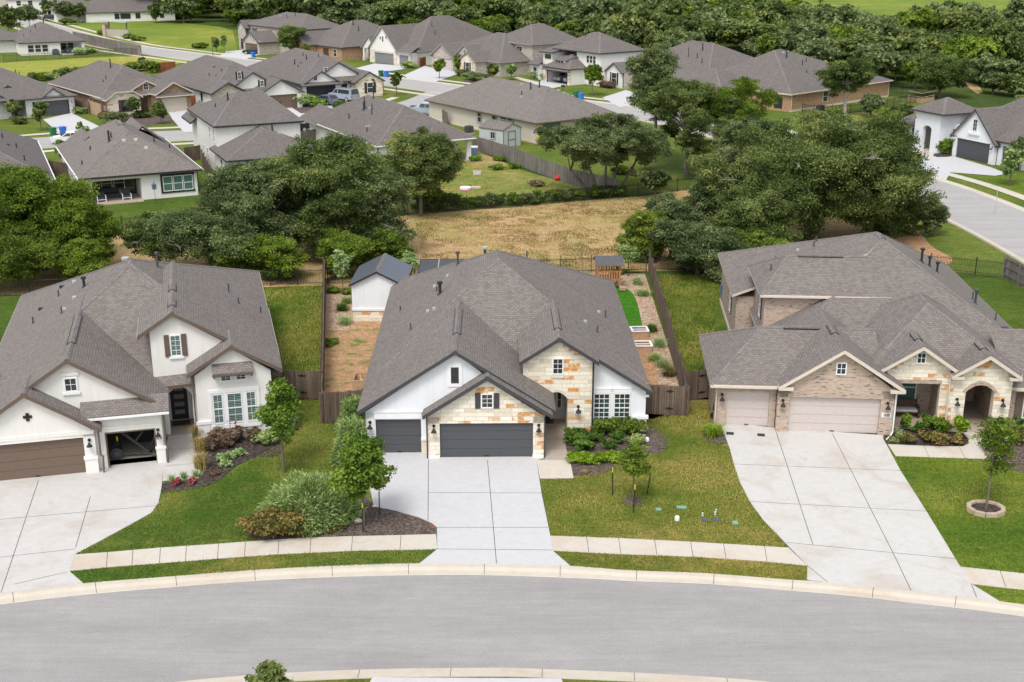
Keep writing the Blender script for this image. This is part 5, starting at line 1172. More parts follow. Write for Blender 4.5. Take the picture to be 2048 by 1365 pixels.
def f_opengarage():
    p = at(*C_(815, 586)); yaw = -53
    h = mk('white_two_storey_house', 'white two-storey house with an open double garage holding two cars', p, yaw, 'stucco', 'charcoal')
    h.hip(-13, .5, 2, 15, 2.9, (-6.5, 7), (-6.5, 9), 6.2, .2); h.wall(-12.5, -8, 4.2, 14.6, 2.75); h.wall(-8, 0, 6.8, 14.6, 2.75)
    h.hip(-9, 4.4, 3.2, 14.5, 5.8, (-3.4, 8.4), (-1.6, 8.4), 8.8, .2); h.wall(-2.6, 4.0, 3.8, 14, 5.65); h.wall(-8.4, -2.6, 9, 14, 5.65)
    h.window('f', 3.8, .2, .9, 3.9, 5.1, 1, 2); h.window('f', 3.8, 1.1, 1.8, 3.9, 5.1, 1, 2); h.window('f', 3.8, 2.0, 2.7, 3.9, 5.1, 1, 2); h.door('f', 3.8, .9, 1.7, .1, 2.3, 'black', 'side_door')
    # open garage
    g0, g1 = -6.5, -.65
    h.hip(-7.3, .4, -.5, 6, 2.9, (-3.4, 3.2), (-3.4, 6), 5.0, .18, g1=True)
    h.wall(-6.9, g0, 0, .35, 2.7); h.wall(g1, 0, 0, .35, 2.7, 0, 'stone', 'stone_pier'); h.wall(g0, g1, 0, .35, 2.7, 2.25); h.wall(-.25, 0, .35, 6.8, 2.7); h.wall(-6.9, -6.65, .35, 6.8, 2.7)
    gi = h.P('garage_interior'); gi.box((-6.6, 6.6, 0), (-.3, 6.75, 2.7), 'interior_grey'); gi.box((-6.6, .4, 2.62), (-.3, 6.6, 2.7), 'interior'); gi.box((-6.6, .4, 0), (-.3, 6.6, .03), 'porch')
    fr = h.new('opening_frame'); fr.box((g0-.05, -.03, 0), (g0+.1, .1, 2.3), 'black'); fr.box((g1-.1, -.03, 0), (g1+.05, .1, 2.3), 'black'); fr.box((g0+.1, -.03, 2.15), (g1-.1, .1, 2.3), 'black')
    dm = h.new('dormer'); dm.box((-5.6, .9, 3.0), (-2.4, 3.5, 4.1), 'stucco'); dm.extrude([(-5.9, .6, 4.1), (-5.9, 3.8, 4.1), (-5.9, 3.8, 4.7), (-5.9, 2.4, 4.6)], (3.8, 0, 0), 'shingle_grey')
    for a in (-5.0, -4.2, -3.4): h.window('f', .9, a, a+.4, 3.5, 3.95, 1, 1, rail=False, frame='black')
    h.shell([[(-7.2, -.85, 2.45), (.3, -.85, 2.45), (.3, -.05, 2.85), (-7.2, -.05, 2.85)]], .12)
    # entry tower with arch, left bay
    h.gwall(2.0, [(-10.2, 0), (-9.6, 0)]+arch_pts(-9.6, -8.3, 2.3, .4)+[(-8.3, 0), (-7.4, 0), (-7.4, 3.4), (-10.2, 3.4)], 'stone', 'stone_wall', .35); h.wall(-10.2, -7.4, 2.0, 6, 5.2, 3.4); h.shell([[(-10.7, 1.4, 5.2), (-6.9, 1.4, 5.2), (-6.9, 6.5, 6.2), (-10.7, 6.5, 6.2)]], .2)
    for a in (-9.5, -8.9, -8.3): h.window('f', 2.0, a, a+.35, 4.0, 4.7, 1, 1, rail=False, frame='black')
    h.door('f', 4.18, -9.5, -8.4, .1, 2.4, 'black')
    h.wall(-13, -10.4, 1.4, 4.4, 2.8); h.window('f', 1.4, -12.3, -11.3, .7, 2.2, 1, 2); h.shell([[(-13.5, .7, 2.75), (-10.2, .7, 2.75), (-10.2, 4.6, 4.2), (-13.5, 4.6, 4.2)]], .16)
    h.window('f', 4.2, -7.6, -7.0, .6, 2.6, 1, 3)
    pipes(h, [(-4, 7, .6)])
    h.done(); return h
def f_cream():
    p = at(*C_(1172, 606)); yaw = -58
    h = mk('cream_gable_house', 'cream stucco house with an arched shuttered window at the right of the upper row', p, yaw, 'stucco', 'charcoal')
    h.hip(-6, 19, 3, 24, 2.9, (4, 12), (10, 12), 8.0, .2); h.wall(-5.6, 18.6, 3.5, 23.6, 2.7)
    fgable(h, -4.6, -2.3, 0, 0, 6, 2.9, .62, 'stucco', .35); h.window('f', 0, -3.0, -1.6, .6, 2.5, 1, 2, shut='black', sw=.4)
    fgable(h, .6, 2.4, 4.4, 3.0, 9, 4.5, .75, 'stucco', .35); h.window('f', 3.0, 2.0, 2.8, 3.8, 5.1, 2, 3, shut='black', sw=.25, rail=False)
    h.garage('f', 3.4, 5.5, 10.5, 2.3, 'door_mid'); h.wall(.2, .6, .2, 3.5, 2.7, 0, 'brick_grey'); h.door('f', 3.45, 1.4, 2.6, .1, 2.3, 'black')
    pipes(h, [(9.5, 10, 1.2, .1), (10.5, 8, .8), (8.2, 8, 1.6, .06), (13, 7, .8)]); h.vent(14, 5.5, 'black', .5)
    h.done(); return h
def f_brickback():
    p = at(*D_(580, 598), 2.8); yaw = 41.5
    h = mk('brick_house', 'orange brown brick house seen from behind, on the right before the woods', p, yaw, 'brick_orange', 'cream')
    W, D = 28, 20
    h.hip(0, W, 0, D, 2.8, (8.4, 10), (10.2, 10), 8.2, .2); h.hip(-5, 9, 9.5, 24, 2.8, (0, 15), (0, 18), 5.4, .2)
    h.wall(.45, W-.45, .45, D-.45, 2.62); h.wall(-4.5, 6, 10, 23.5, 2.6)
    wpx(h, 'f', .45, D_(780, 580), D_(804, 640), nx=1, ny=2)
    h.window('l', .45, 2, 3.4, .5, 2.2, 1, 2, frame='black'); h.P('plinth').box((.4, .4, 0), (W-.4, .45, .3), 'cream')
    h.gutter('f', 0, 0, W, 2.8, 'cream'); h.downspout([(W-.5, .38, 2.7), (W-.5, .38, .1)], 'cream', .06); h.downspout([(.6, .38, 2.7), (.6, .38, .1)], 'cream', .06)
    pipes(h, [(9.0, 8.0, 1.4, .1), (10.6, 6.0, .8), (12.4, 6.6, .6), (9.4, 4.2, .4)]); h.vent(9.6, 9.2, 'galv', .45); h.vent(11.0, 9.4, 'galv', .45)
    h.done(); return h
def r_modern():
    p = at(*D_(1605, 990)); yaw = -66
    h = mk('white_modern_house', 'white stucco house with arched entry tower and two dark garage doors, far right', p, yaw, 'stucco_cool', 'charcoal')
    # x along the street: garage from x=0, tower at negative x
    h.hip(-3, 20, 1.5, 24, 2.9, (7, 12), (10, 12), 10.4, .2); h.wall(-2.5, 17.5, 2, 19.6, 2.75)
    fgable(h, -.4, 2.9, 6.4, 0, 9, 2.9, 1.0, 'stucco_cool', .35, zb=2.35, th=.25); h.wall(-.4, .15, 0, .4, 2.6); h.wall(5.6, 6.4, 0, .4, 2.6); h.garage('f', .2, .15, 5.6, 2.35, 'door_grey'); h.wall(-.4, -.1, .4, 2, 2.75)
    h.window('f', 0, 2.6, 3.2, 3.6, 4.9, 2, 3, rail=False); l = h.new('window_sill'); l.box((2.0, -.2, 3.1), (3.8, 0, 3.35), 'white')
    h.shell([[(6.0, .1, 2.9), (11.5, .1, 2.9), (11.5, 3.5, 4.9), (6.0, 3.5, 4.9)]], .2); h.wall(6.4, 7.1, .5, .9, 2.75); h.wall(10, 11.2, .5, .9, 2.75); h.wall(7.1, 10, .5, .9, 2.75, 2.35); h.garage('f', .7, 7.1, 10, 2.35, 'door_grey'); h.wall(11, 11.2, .9, 2, 2.75)
    # tower
    tx0, tx1 = -6.6, -2.2
    h.autohip(tx0-.5, tx1+.9, -1.2, 5.0, 5.0, .55, .2)
    h.gwall(-.7, [(tx0, 0), (tx0+1.5, 0)]+arch_pts(tx0+1.5, tx0+3.0, 2.9, .35)+[(tx0+3.0, 0), (tx1, 0), (tx1, 4.85), (tx0, 4.85)], 'stucco_cool', 'wall', .5); h.wall(tx0, tx0+.3, -.2, 4.5, 4.85); h.wall(tx1-.3, tx1, -.2, 4.5, 4.85); h.wall(tx0+.3, tx1-.3, 3.2, 3.5, 4.8, 0, 'stucco_grey'); h.P('porch_floor').box((tx0+.3, -.7, 0), (tx1-.3, 3.2, .06), 'sidewalk')
    h.door('f', 3.2, tx0+1.7, tx0+2.8, .1, 2.4, 'black'); h.wall(tx1, -.4, 1.6, 2.2, 3.6); h.window('f', 1.6, tx1+.3, tx1+.9, .5, 2.4, 1, 3, frame='black')
    h.lamp('f', -.7, tx0+.7, 2.2, 'blue_steel'); h.lamp('f', 0, -.15, 1.9); h.lamp('f', 0, 6.0, 1.9)
    # left bay
    h.wall(-10.2, tx0, .3, 6, 2.9); h.shell([[(-10.8, -.4, 2.9), (tx0+.1, -.4, 2.9), (tx0+.1, 3.5, 4.6), (-9.0, 3.5, 4.6)], [(-10.8, 8, 2.9), (-10.8, -.4, 2.9), (-9.0, 3.5, 4.6), (-9.0, 8, 4.6)]], .2)
    for a in (-9.6, -8.1): h.window('f', .3, a, a+.75, .5, 2.4, 1, 3, trim='white', tw=.12, glass='glass_green')
    h.done(); return h
# -- far left
def fl_white():
    p = at(*A_(122, 296), 2.8); yaw = 27
    h = mk('white_rear_house', 'white house with a patio full of dark furniture, upper left', p, yaw, 'stucco', 'charcoal')
    W = 14.5
    h.hip(0, W, 0, 24, 2.8, (7, 9), (7, 15), 6.3, .18); h.hip(-10, 3, 9, 28, 2.8, (-4, 15), (-4, 22), 5.6, .18); h.wall(.4, 8.9, .4, 23.6, 2.65); h.wall(8.9, W-.4, 5, 23.6, 2.65); h.P('post').box((W-1.0, .4, 0), (W-.4, 1.0, 2.65), 'stucco'); h.wall(8.9, W-.4, .4, .6, 2.7, 2.45); h.wall(-9.6, .4, 10, 27, 2.6)
    h.P('porch_floor').box((8.9, -1.5, 0), (W+.5, 5, .08), 'sidewalk')
    for a in (2.0, 3.5, 5.0): h.window('f', .4, a, a+1.2, .7, 2.2, 1, 2, trim='cream', tw=.1)
    for a in (9.6, 11.2): h.window('f', 5, a, a+1.1, .6, 2.2, 1, 2)
    h.window('l', .4, 3, 4, .8, 2.1, 1, 2); h.window('l', .4, 6.5, 8.5, 1.4, 2.1, 2, 1)
    pipes(h, [(5, 9, .9, .1), (7, 10, 1.2, .12), (2, 6, .4), (3.6, 6.4, .4)]); h.vent(9, 8, 'galv', .5); h.vent(9.8, 7.4, 'galv', .5)
    h.done(); return h
def fl_long():
    p = at(*A_(600, 156)); yaw = 24
    h = mk('long_white_house', 'long white house with a dark grey hip roof at the top beside the woods', p, yaw, 'stucco', 'charcoal')
    h.hip(-1, 27, -.5, 20, 2.9, (7, 9.5), (15, 9.5), 8.6, .2); h.hip(-9, 6, 3, 26, 2.9, (-2, 10), (-2, 18), 7.2, .2); h.wall(-.4, 26, 0, 19.6, 2.75); h.wall(-8.5, 3, 4, 25, 2.75)
    for a, w_ in ((8.0, 1.3), (9.7, .9), (10.7, .9), (11.7, .9), (14.2, 1.3), (21.5, 1.1)): h.window('f', 0, a, a+w_, .9, 2.4, 1, 2, frame='black')
    h.done(); return h
def fl_bits():
    for (u, v), yaw, lab, wl in (((76, 34), 20, 'pale far house between trees at the top left, right of its neighbour', 'stucco'), ((28, 22), 22, 'pale far house half hidden by trees at the top left corner', 'stucco_beige')):
        p = at(u, v); h = mk('far_house', lab, p, yaw, wl, 'charcoal')
        h.autohip(-9, 9, 0, 18, 5.6, .5, .2); h.wall(-8.5, 8.5, .5, 17.5, 5.45)
        for a in (-6, -2.5, 1.5, 5): h.window('f', .5, a, a+1.3, .8, 2.3, 1, 2); h.window('f', .5, a, a+1.3, 3.6, 5.0, 1, 2)
        h.done()
HS = {f.__name__: f() for f in (m_patio, m_twostorey, m_corner, m_beige, m_edge, l_greybrick, l_brownbrick, l_white, l_blackgarage, f_brownstone, f_orange, f_whitegable, f_tanbrick, f_opengarage, f_cream, f_brickback, r_modern, fl_white, fl_long)}
fl_bits()
# ---------------------------------------------------------------- back streets and lots
S2 = curve([at(*p) for p in ((20, 36), (78, 51), (128, 66), (230, 92), (350, 109), (440, 121), (560, 134), (660, 147), (770, 162), (860, 174), (950, 186), (1060, 200), (1200, 216), (1330, 236), (1470, 268), (1620, 312), (1750, 350), (1865, 386), (2048, 466), (2300, 600))], 5)
S3 = curve([at(*p) for p in ((-300, 315), (-60, 300), (90, 285), (250, 276), (380, 270), (500, 259), (600, 247), (700, 234), (790, 220), (850, 207), (900, 186), (915, 178))], 5)
def road(name, line, w, z, kl=True, kr=True):
    mb = MB(); strip(mb, line, w, z, 'asphalt_far'); tag(mb.build(name), None, None, None, 'structure')
    for side, on in ((1, kl), (-1, kr)):
        if not on: continue
        k = MB(); L0, L1, L2 = offset(line, side*w/2), offset(line, side*(w/2+.35)), offset(line, side*(w/2+.7))
        for i in range(len(line)-1):
            for (P_, z0), (Q, z1) in (((L0, z-.002), (L1, z+.03)), ((L1, z+.03), (L2, z+.1)), ((L2, z+.1), (offset(line, side*(w/2+.74)), -.01))):
                q = [(*P_[i], z0), (*P_[i+1], z0), (*Q[i+1], z1), (*Q[i], z1)]
                k.poly(q if side < 0 else q[::-1], 'curb')
        tag(k.build('kerb'), None, None, None, 'structure')
road('street', S3, 8.6, .034, kl=False); road('street', S2, 8.8, .042)
def walk(line, d, w=1.4, z=.05):
    mb = MB(); strip(mb, offset(line, d), w, z, 'sidewalk'); tag(mb.build('sidewalk'), None, None, None, 'structure')
walk(S2[:62], 8.0); walk(S2[:62], -8.0); walk(S2[-28:], 8.0); walk(S3[:48], 7.2); walk(S3[5:44], -7.4)
for px in ([(86, 240), (143, 227), (205, 257), (196, 268), (125, 273)], [(335, 223), (375, 220), (402, 236), (402, 264), (368, 266), (345, 240)],
           [(608, 192), (657, 192), (720, 206), (690, 226), (655, 240), (600, 245), (566, 214), (575, 211), (605, 230), (640, 216), (625, 204)],
           [(709, 138), (749, 128), (785, 131), (820, 134), (803, 140), (757, 146), (760, 153), (715, 148)], [(849, 133), (908, 144), (918, 148), (870, 165), (820, 160), (806, 152)],
           [(1089, 160), (1137, 171), (1102, 178), (1140, 190), (1110, 190), (1060, 170)], [(1205, 196), (1252, 181), (1300, 198), (1240, 216)], [(452, 104), (500, 99), (524, 108), (492, 119), (438, 113)],
           [(1812, 319), (1870, 316), (1906, 313.5), (1985, 337), (2014, 349), (1990, 353), (1900, 346), (1892, 362), (1850, 350)]):
    sheet('driveway', px, 'concrete', .062)
sheet('path', [(1824, 303), (1862, 296), (1882, 302), (1868, 308), (1874, 317), (1850, 318)], 'sidewalk', .054)
sheet('path', [(1026, 157), (1036, 155), (1090, 168), (1080, 172)], 'sidewalk', .054)
# lots
sheet('lawn', [(-600, 380), (-600, 70), (40, 30), (180, 44), (470, 60), (700, 80), (1000, 105), (1300, 140), (1500, 150), (1800, 195), (2100, 235), (2400, 320), (2300, 560), (1868, 400), (1600, 330), (1500, 300), (1300, 240), (1000, 300), (830, 320), (300, 400), (100, 420)], 'lawn_far', .0045)
sheet('lawn', [(1890, 352), (1990, 355), (2048, 345), (2300, 420), (2300, 520), (2048, 402), (1930, 362)], 'lawn_right', .012)
sheet('lawn', [(1810, 316), (1800, 300), (1826, 303), (1850, 318)], 'lawn_right', .012)
sheet('meadow', [(92, 48), (170, 42), (300, 40), (440, 54), (466, 62), (476, 106), (436, 112), (352, 98), (234, 85), (140, 62)], 'meadow', .012)
sheet('field', [(-200, 140), (-20, 128), (140, 118), (281, 112), (384, 121), (330, 134), (200, 140), (80, 158), (-200, 190)], 'meadow_yellow', .012)
sheet('meadow', [(1380, 26), (1640, 42), (1820, 55), (2000, 66), (2300, 80), (3000, 60), (3000, -30), (1300, -45)], 'meadow', .012)
sheet('dirt_path', [(1928, 162), (1955, 170), (1966, 184), (1955, 188), (1938, 176)], 'field', .012)
sheet('field', [(1590, 235), (1700, 225), (1830, 222), (1880, 215), (1860, 250), (1812, 300), (1760, 330), (1650, 300)], 'field_yard', .0085)
bed([(1866, 312), (1880, 306), (1904, 311), (1897, 315), (1876, 315)], 'mulch', .07)
bed([(1806, 290), (1850, 280), (1866, 297), (1828, 300)], 'mulch', .03)
bed([(918, 165), (960, 156), (1000, 158), (1040, 165), (1000, 172), (950, 172)], 'mulch_brown', .03)
bed([(570, 208), (600, 196), (640, 203), (660, 214), (640, 222), (600, 226)], 'mulch_brown', .03)
bed([(210, 243), (240, 233), (330, 232), (345, 243), (300, 252), (240, 255)], 'mulch_brown', .03)
sheet_w('dirt_path', smooth_closed([at(*p) for p in ((1770, 432), (1805, 432), (1830, 452), (1862, 492), (1905, 518), (1880, 532), (1830, 520), (1790, 480))], 4), 'dirt_path', .014)
# ---------------------------------------------------------------- fences
def resample(line, step):
    out = []
    for i in range(len(line)-1):
        a, b = line[i], line[i+1]; n = max(1, round(math.dist(a, b)/step))
        out += [lerp2(a, b, k/n) for k in range(n)]
    return out+[line[-1]]
def iron_fence(label, px, h=1.3, step=2.44, gap=.115, group='black iron fences', posts=True, r=.011):
    line = resample([at(*p) for p in px], step); o = line[0]
    root = tag(empty('iron_fence', (o[0], o[1], 0)), label, 'fence', group)
    pk = MB(); rl = MB()
    for i in range(len(line)-1):
        a = Vector((line[i][0]-o[0], line[i][1]-o[1], 0)); b = Vector((line[i+1][0]-o[0], line[i+1][1]-o[1], 0)); L = (b-a).length
        n = max(2, int(L/gap)); d = (b-a)/L; s_ = Vector((-d.y, d.x, 0))*r
        for k in range(1, n):
            p = a.lerp(b, k/n); e = d*r
            pk.add([p-e-s_+Vector((0, 0, .1)), p+e-s_+Vector((0, 0, .1)), p+e+s_+Vector((0, 0, .1)), p-e+s_+Vector((0, 0, .1)), p-e-s_+Vector((0, 0, h)), p+e-s_+Vector((0, 0, h)), p+e+s_+Vector((0, 0, h)), p-e+s_+Vector((0, 0, h))],
                   [[0, 1, 5, 4], [1, 2, 6, 5], [2, 3, 7, 6], [3, 0, 4, 7], [4, 5, 6, 7]], 'iron')
        for z in (.18, h-.14): rl.tube([a+Vector((0, 0, z)), b+Vector((0, 0, z))], .022, 'iron', 4)
    pk.build('pickets', root); rl.build('rail', root)
    if posts:
        pm = MB(); pm.box((-.035, -.035, 0), (.035, .035, h+.12), 'iron'); pm.box((-.045, -.045, h+.12), (.045, .045, h+.15), 'iron')
        p0 = pm.build('post', root)
        for i, p in enumerate(line):
            q = p0 if i == 0 else p0.copy()
            if i: COL.objects.link(q); q.parent = root
            q.location = (p[0]-o[0], p[1]-o[1], 0)
    return root
def wood_fence(label, px, h=1.82, step=2.44, mat='fence_wood', group='wooden board fences', cat='fence', name='wooden_fence', inner=1, world=False, cap=False):
    line = resample([p if world else at(*p) for p in px], step); o = line[0]
    root = tag(empty(name, (o[0], o[1], 0)), label, cat, group); rnd = random.Random(label)
    for i in range(len(line)-1):
        a = Vector((line[i][0]-o[0], line[i][1]-o[1], 0)); b = Vector((line[i+1][0]-o[0], line[i+1][1]-o[1], 0)); L = (b-a).length; d = (b-a)/L; n_ = Vector((-d.y, d.x, 0))*inner
        mb = MB(); n = max(1, round(L/.145)); w = L/n; dz = rnd.uniform(-.05, .05)
        for k in range(n):
            p = a+d*(k*w+.004); q = a+d*((k+1)*w-.004); hh = h+dz+rnd.uniform(-.025, .025); t = n_*.02; j = n_*rnd.uniform(-.006, .006); p = p+j; q = q+j
            z0 = Vector((0, 0, .04)); z1 = Vector((0, 0, hh))
            mb.add([p+z0, q+z0, q+t+z0, p+t+z0, p+z1, q+z1, q+t+z1, p+t+z1], [[0, 3, 2, 1], [4, 5, 6, 7], [0, 1, 5, 4], [1, 2, 6, 5], [2, 3, 7, 6], [3, 0, 4, 7]], mat)
        for z in (.3, .95, 1.6):
            p, q = a+n_*.022, b+n_*.022
            mb.add([p+Vector((0, 0, z)), q+Vector((0, 0, z)), q+n_*.05+Vector((0, 0, z)), p+n_*.05+Vector((0, 0, z)), p+Vector((0, 0, z+.09)), q+Vector((0, 0, z+.09)), q+n_*.05+Vector((0, 0, z+.09)), p+n_*.05+Vector((0, 0, z+.09))],
                   [[0, 3, 2, 1], [4, 5, 6, 7], [0, 1, 5, 4], [1, 2, 6, 5], [2, 3, 7, 6], [3, 0, 4, 7]], mat)
        mb.build('board_panel', root)
    pm = MB(); pm.box((-.05, -.05, 0), (.05, .05, h+.06), mat); p0 = pm.build('post', root)
    for i, p in enumerate(line):
        q = p0 if i == 0 else p0.copy()
        if i: COL.objects.link(q); q.parent = root
        a = line[max(0, i-1)]; b = line[min(len(line)-1, i+1)]; l = math.dist(a, b); n_ = (-(b[1]-a[1])/l*inner, (b[0]-a[0])/l*inner)
        q.location = (p[0]-o[0]+n_[0]*.13, p[1]-o[1]+n_[1]*.13, 0)
    return root
def gate_of(label, px, **k):
    r = wood_fence(label, px, cat='gate', name='wooden_gate', group='wooden side gates', step=4, **k)
    a, b = at(*px[0]), at(*px[-1]); L = math.dist(a, b); ang = math.atan2(b[1]-a[1], b[0]-a[0])
    for z in (.45, 1.5):
        for t in (.62,):
            mb = MB(); mb.box((-.22, -.03, -.03), (.22, -.004, .03), 'iron'); mb.box((-.05, -.03, -.08), (.05, -.003, .08), 'iron')
            o = mb.build('hinge', r); o.location = ((b[0]-a[0])*t, (b[1]-a[1])*t, z); o.rotation_euler = (0, 0, ang)
    return r
# side fences and gates of the front row
wood_fence('weathered board fence between white stucco house and stone house', [(648, 847), (648, 800), (650, 700), (652, 560)])
gate_of('dark board gate right of the white stucco house wall', [(543, 797), (646, 800)])
gate_of('dark board gate left of the stone house behind pale shrubs', [(650, 847), (728, 840)], mat='fence_wood')
wood_fence('weathered board fence between the gravel bed and the brick house lawn', [(1370, 833), (1362, 790), (1330, 665), (1296, 545)], inner=-1)
gate_of('board gate right of the stone house windows', [(1288, 829), (1368, 833)], mat='fence_wood')
gate_of('board gate against the left wall of the brick house', [(1372, 803), (1420, 796)], mat='fence_wood')
wood_fence('grey board fence at the right edge of the photo beside a lawn', [(2008, 556), (2070, 590), (2300, 720)], mat='fence_grey', inner=-1)
iron_fence('black iron fence behind the left yard below the bright green tree', [(-120, 602), (0, 594), (120, 588)])
iron_fence('black iron fence between the white stucco house lawn and the thicket', [(120, 588), (330, 582), (542, 572), (649, 570)])
iron_fence('black iron fence between the stone house back yard and the dry field', [(656, 570), (830, 562), (1060, 550), (1182, 545), (1292, 543)])
iron_fence('black iron fence in deep shade at the end of the brick house lawn', [(1298, 541), (1440, 548), (1640, 558)])
iron_fence('black iron fence between the brick house lawn and the bare dirt verge', [(1640, 558), (1860, 541), (1950, 549), (2007, 556)])
iron_fence('long black iron fence along the far edge of the dry field', [(760, 440), (816, 431), (933, 421), (1046, 414), (1145, 404), (1212, 396), (1275, 394)], 1.35)
iron_fence('black iron fence before the oak shaded lawn with the two garden chairs', [(1275, 394), (1311, 390), (1397, 378), (1500, 362)], 1.35)
iron_fence('black iron fence below the green lawn of the brown roofed patio house', [(200, 466), (245, 463), (300, 459), (420, 446)], 1.3)
iron_fence('black iron fence beside the orange brick back wall and the air conditioner', [(1604, 226), (1628, 230), (1700, 228), (1760, 220), (1800, 211), (1840, 205)], 1.4, 2.44, .2, r=.016)
iron_fence('black iron fence in grass before the spreading oak, upper right', [(1780, 186), (1830, 190), (1880, 196)], 1.4, 2.44, .2, r=.016)
iron_fence('black iron fence before the white house full of dark patio furniture', [(8, 125), (60, 122), (150, 117), (245, 110), (283, 112)], 1.5, 3.0, .3, r=.02)
wood_fence('long grey board fence between the patio house yard and the beige house lawn', [(945, 298), (953, 303), (986, 312), (1026, 326), (1065, 343), (1105, 358), (1153, 374), (1231, 392)], mat='fence_grey', inner=1)
wood_fence('short board fence between the white patio column and the beige wall', [(865, 232), (893, 250)], mat='fence_grey')
wood_fence('board fence in shadow beside the white two-storey house wall', [(372, 325), (412, 318)], mat='fence_wood')
wood_fence('board fence running along the right wall of the brown roofed patio house', [(404, 330), (424, 372), (432, 392)], mat='fence_wood')
wood_fence('dark board fence between the two roofs at the left edge', [(100, 352), (150, 362)], mat='fence_wood')
wood_fence('board fence at the corner of the white house above the thicket', [(600, 292), (655, 282)], mat='fence_grey')
wood_fence('red stained board fence behind the row of dark shrubs, upper left', [(313, 145), (352, 142)], mat='fence_red')
wood_fence('red stained board gate right of the beige garage door', [(374, 213), (391, 214)], mat='fence_red')
wood_fence('light brown board gate beside the brown brick side wall', [(178, 226), (202, 236)], mat='timber', h=2.0)
wood_fence('dark board fence left of the brown brick side wall', [(152, 222), (178, 228)], mat='fence_wood')
wood_fence('red board fence beside the feathery bush and corner lawn', [(752, 180), (766, 181)], mat='fence_red')
wood_fence('red board fence right of the two mid grey garage doors', [(840, 134), (852, 131)], mat='fence_red')
wood_fence('red board fence left of the house with the open double garage', [(998, 146), (1012, 148)], mat='fence_red')
wood_fence('red board fence between the open garage house and the cream gable house', [(1196, 170), (1206, 174)], mat='fence_red')
wood_fence('weathered board fence right of the garage in the stacked gable house', [(560, 196), (584, 198)], mat='fence_grey')
wood_fence('low timber edging in the grass before the spreading oak', [(1815, 203), (1842, 208), (1868, 203)], mat='timber', h=.8)
# block wall beside the upper street
mb = MB()
wl = [at(148, 83), at(200, 95), at(283, 113)]
for i in range(2):
    a, b = wl[i], wl[i+1]; n = max(1, int(math.dist(a, b)/6))
    for k in range(n):
        p, q = lerp2(a, b, k/n), lerp2(a, b, (k+1)/n); dx, dy = q[0]-p[0], q[1]-p[1]; l = math.hypot(dx, dy); nx, ny = -dy/l*.12, dx/l*.12
        mb.slab([(p[0]-nx, p[1]-ny), (q[0]-nx, q[1]-ny), (q[0]+nx, q[1]+ny), (p[0]+nx, p[1]+ny)], 0, 2.4, 'fence_grey')
tag(mb.build('block_wall'), 'grey block garden wall running along the upper street', 'wall')
# ---------------------------------------------------------------- yard things
def root_at(name, px, label, cat, group=None, rz=0, z=0):
    x, y = at(*px); return tag(empty(name, (x, y, z), R(rz)), label, cat, group)
def simple(name, px, label, cat, fn, group=None, rz=0, z=0):
    mb = MB(); fn(mb); o = mb.build(name); x, y = at(*px); o.location = (x, y, z); o.rotation_euler = (0, 0, R(rz)); tag(o, label, cat, group); return o
def shed():
    h = House('garden_shed', 'white garden shed with black ribbed roof behind the stone house', at(707, 643), -1.5, 'shed', None, 'rib_slate', 'black', 'stucco_cool')
    W, D = 3.6, 4.6
    h.gable(-.2, W/2, W+.2, -.25, D+.3, 2.75, 3.75, 2.75, .14)
    h.gwall(0, [(0, .8), (W, .8), (W, 2.68), (W/2, 3.58), (0, 2.68)], 'stucco_cool', 'wall', .15); h.wall(0, .15, .15, D, 2.62); h.wall(W-.15, W, .15, D, 2.62); h.wall(.15, W-.15, D-.15, D, 2.62)
    h.P('stone_base').box((-.03, -.03, 0), (W+.03, .14, .82), 'stone'); h.P('ledge').box((-.08, -.1, .82), (W+.08, .0, .98), 'white')
    h.P('ledge').box((-.03, -.05, .98), (.16, 0, 2.6), 'white')
    h.done()
shed()
def pergola():
    p = at(836, 546, 3.0); r = tag(empty('pergola', (p[0], p[1], 0), R(1)), 'black patio cover with ribbed panels behind the stone house roof', 'pergola')
    W, D, H = 5.6, 3.6, 3.0
    for i in range(4):
        mb = MB(); x0 = i*W/4; mb.box((x0+.03, 0, H), (x0+W/4-.03, D, H+.04), 'rib_black'); mb.build('roof_panel', r)
    for i in range(5): mb = MB(); mb.box((i*W/4-.03, 0, H-.05), (i*W/4+.03, D, H+.06), 'galv' if 0 < i < 4 else 'black'); mb.build('rafter', r)
    for y in (-.05, D): mb = MB(); mb.box((-.05, y, H-.2), (W+.05, y+.1, H+.05), 'black'); mb.build('beam', r)
    for x in (0, W):
        for y in (0, D): mb = MB(); mb.box((x-.05, y-.05, 0), (x+.05, y+.05, H-.2), 'black'); mb.build('post', r)
pergola()
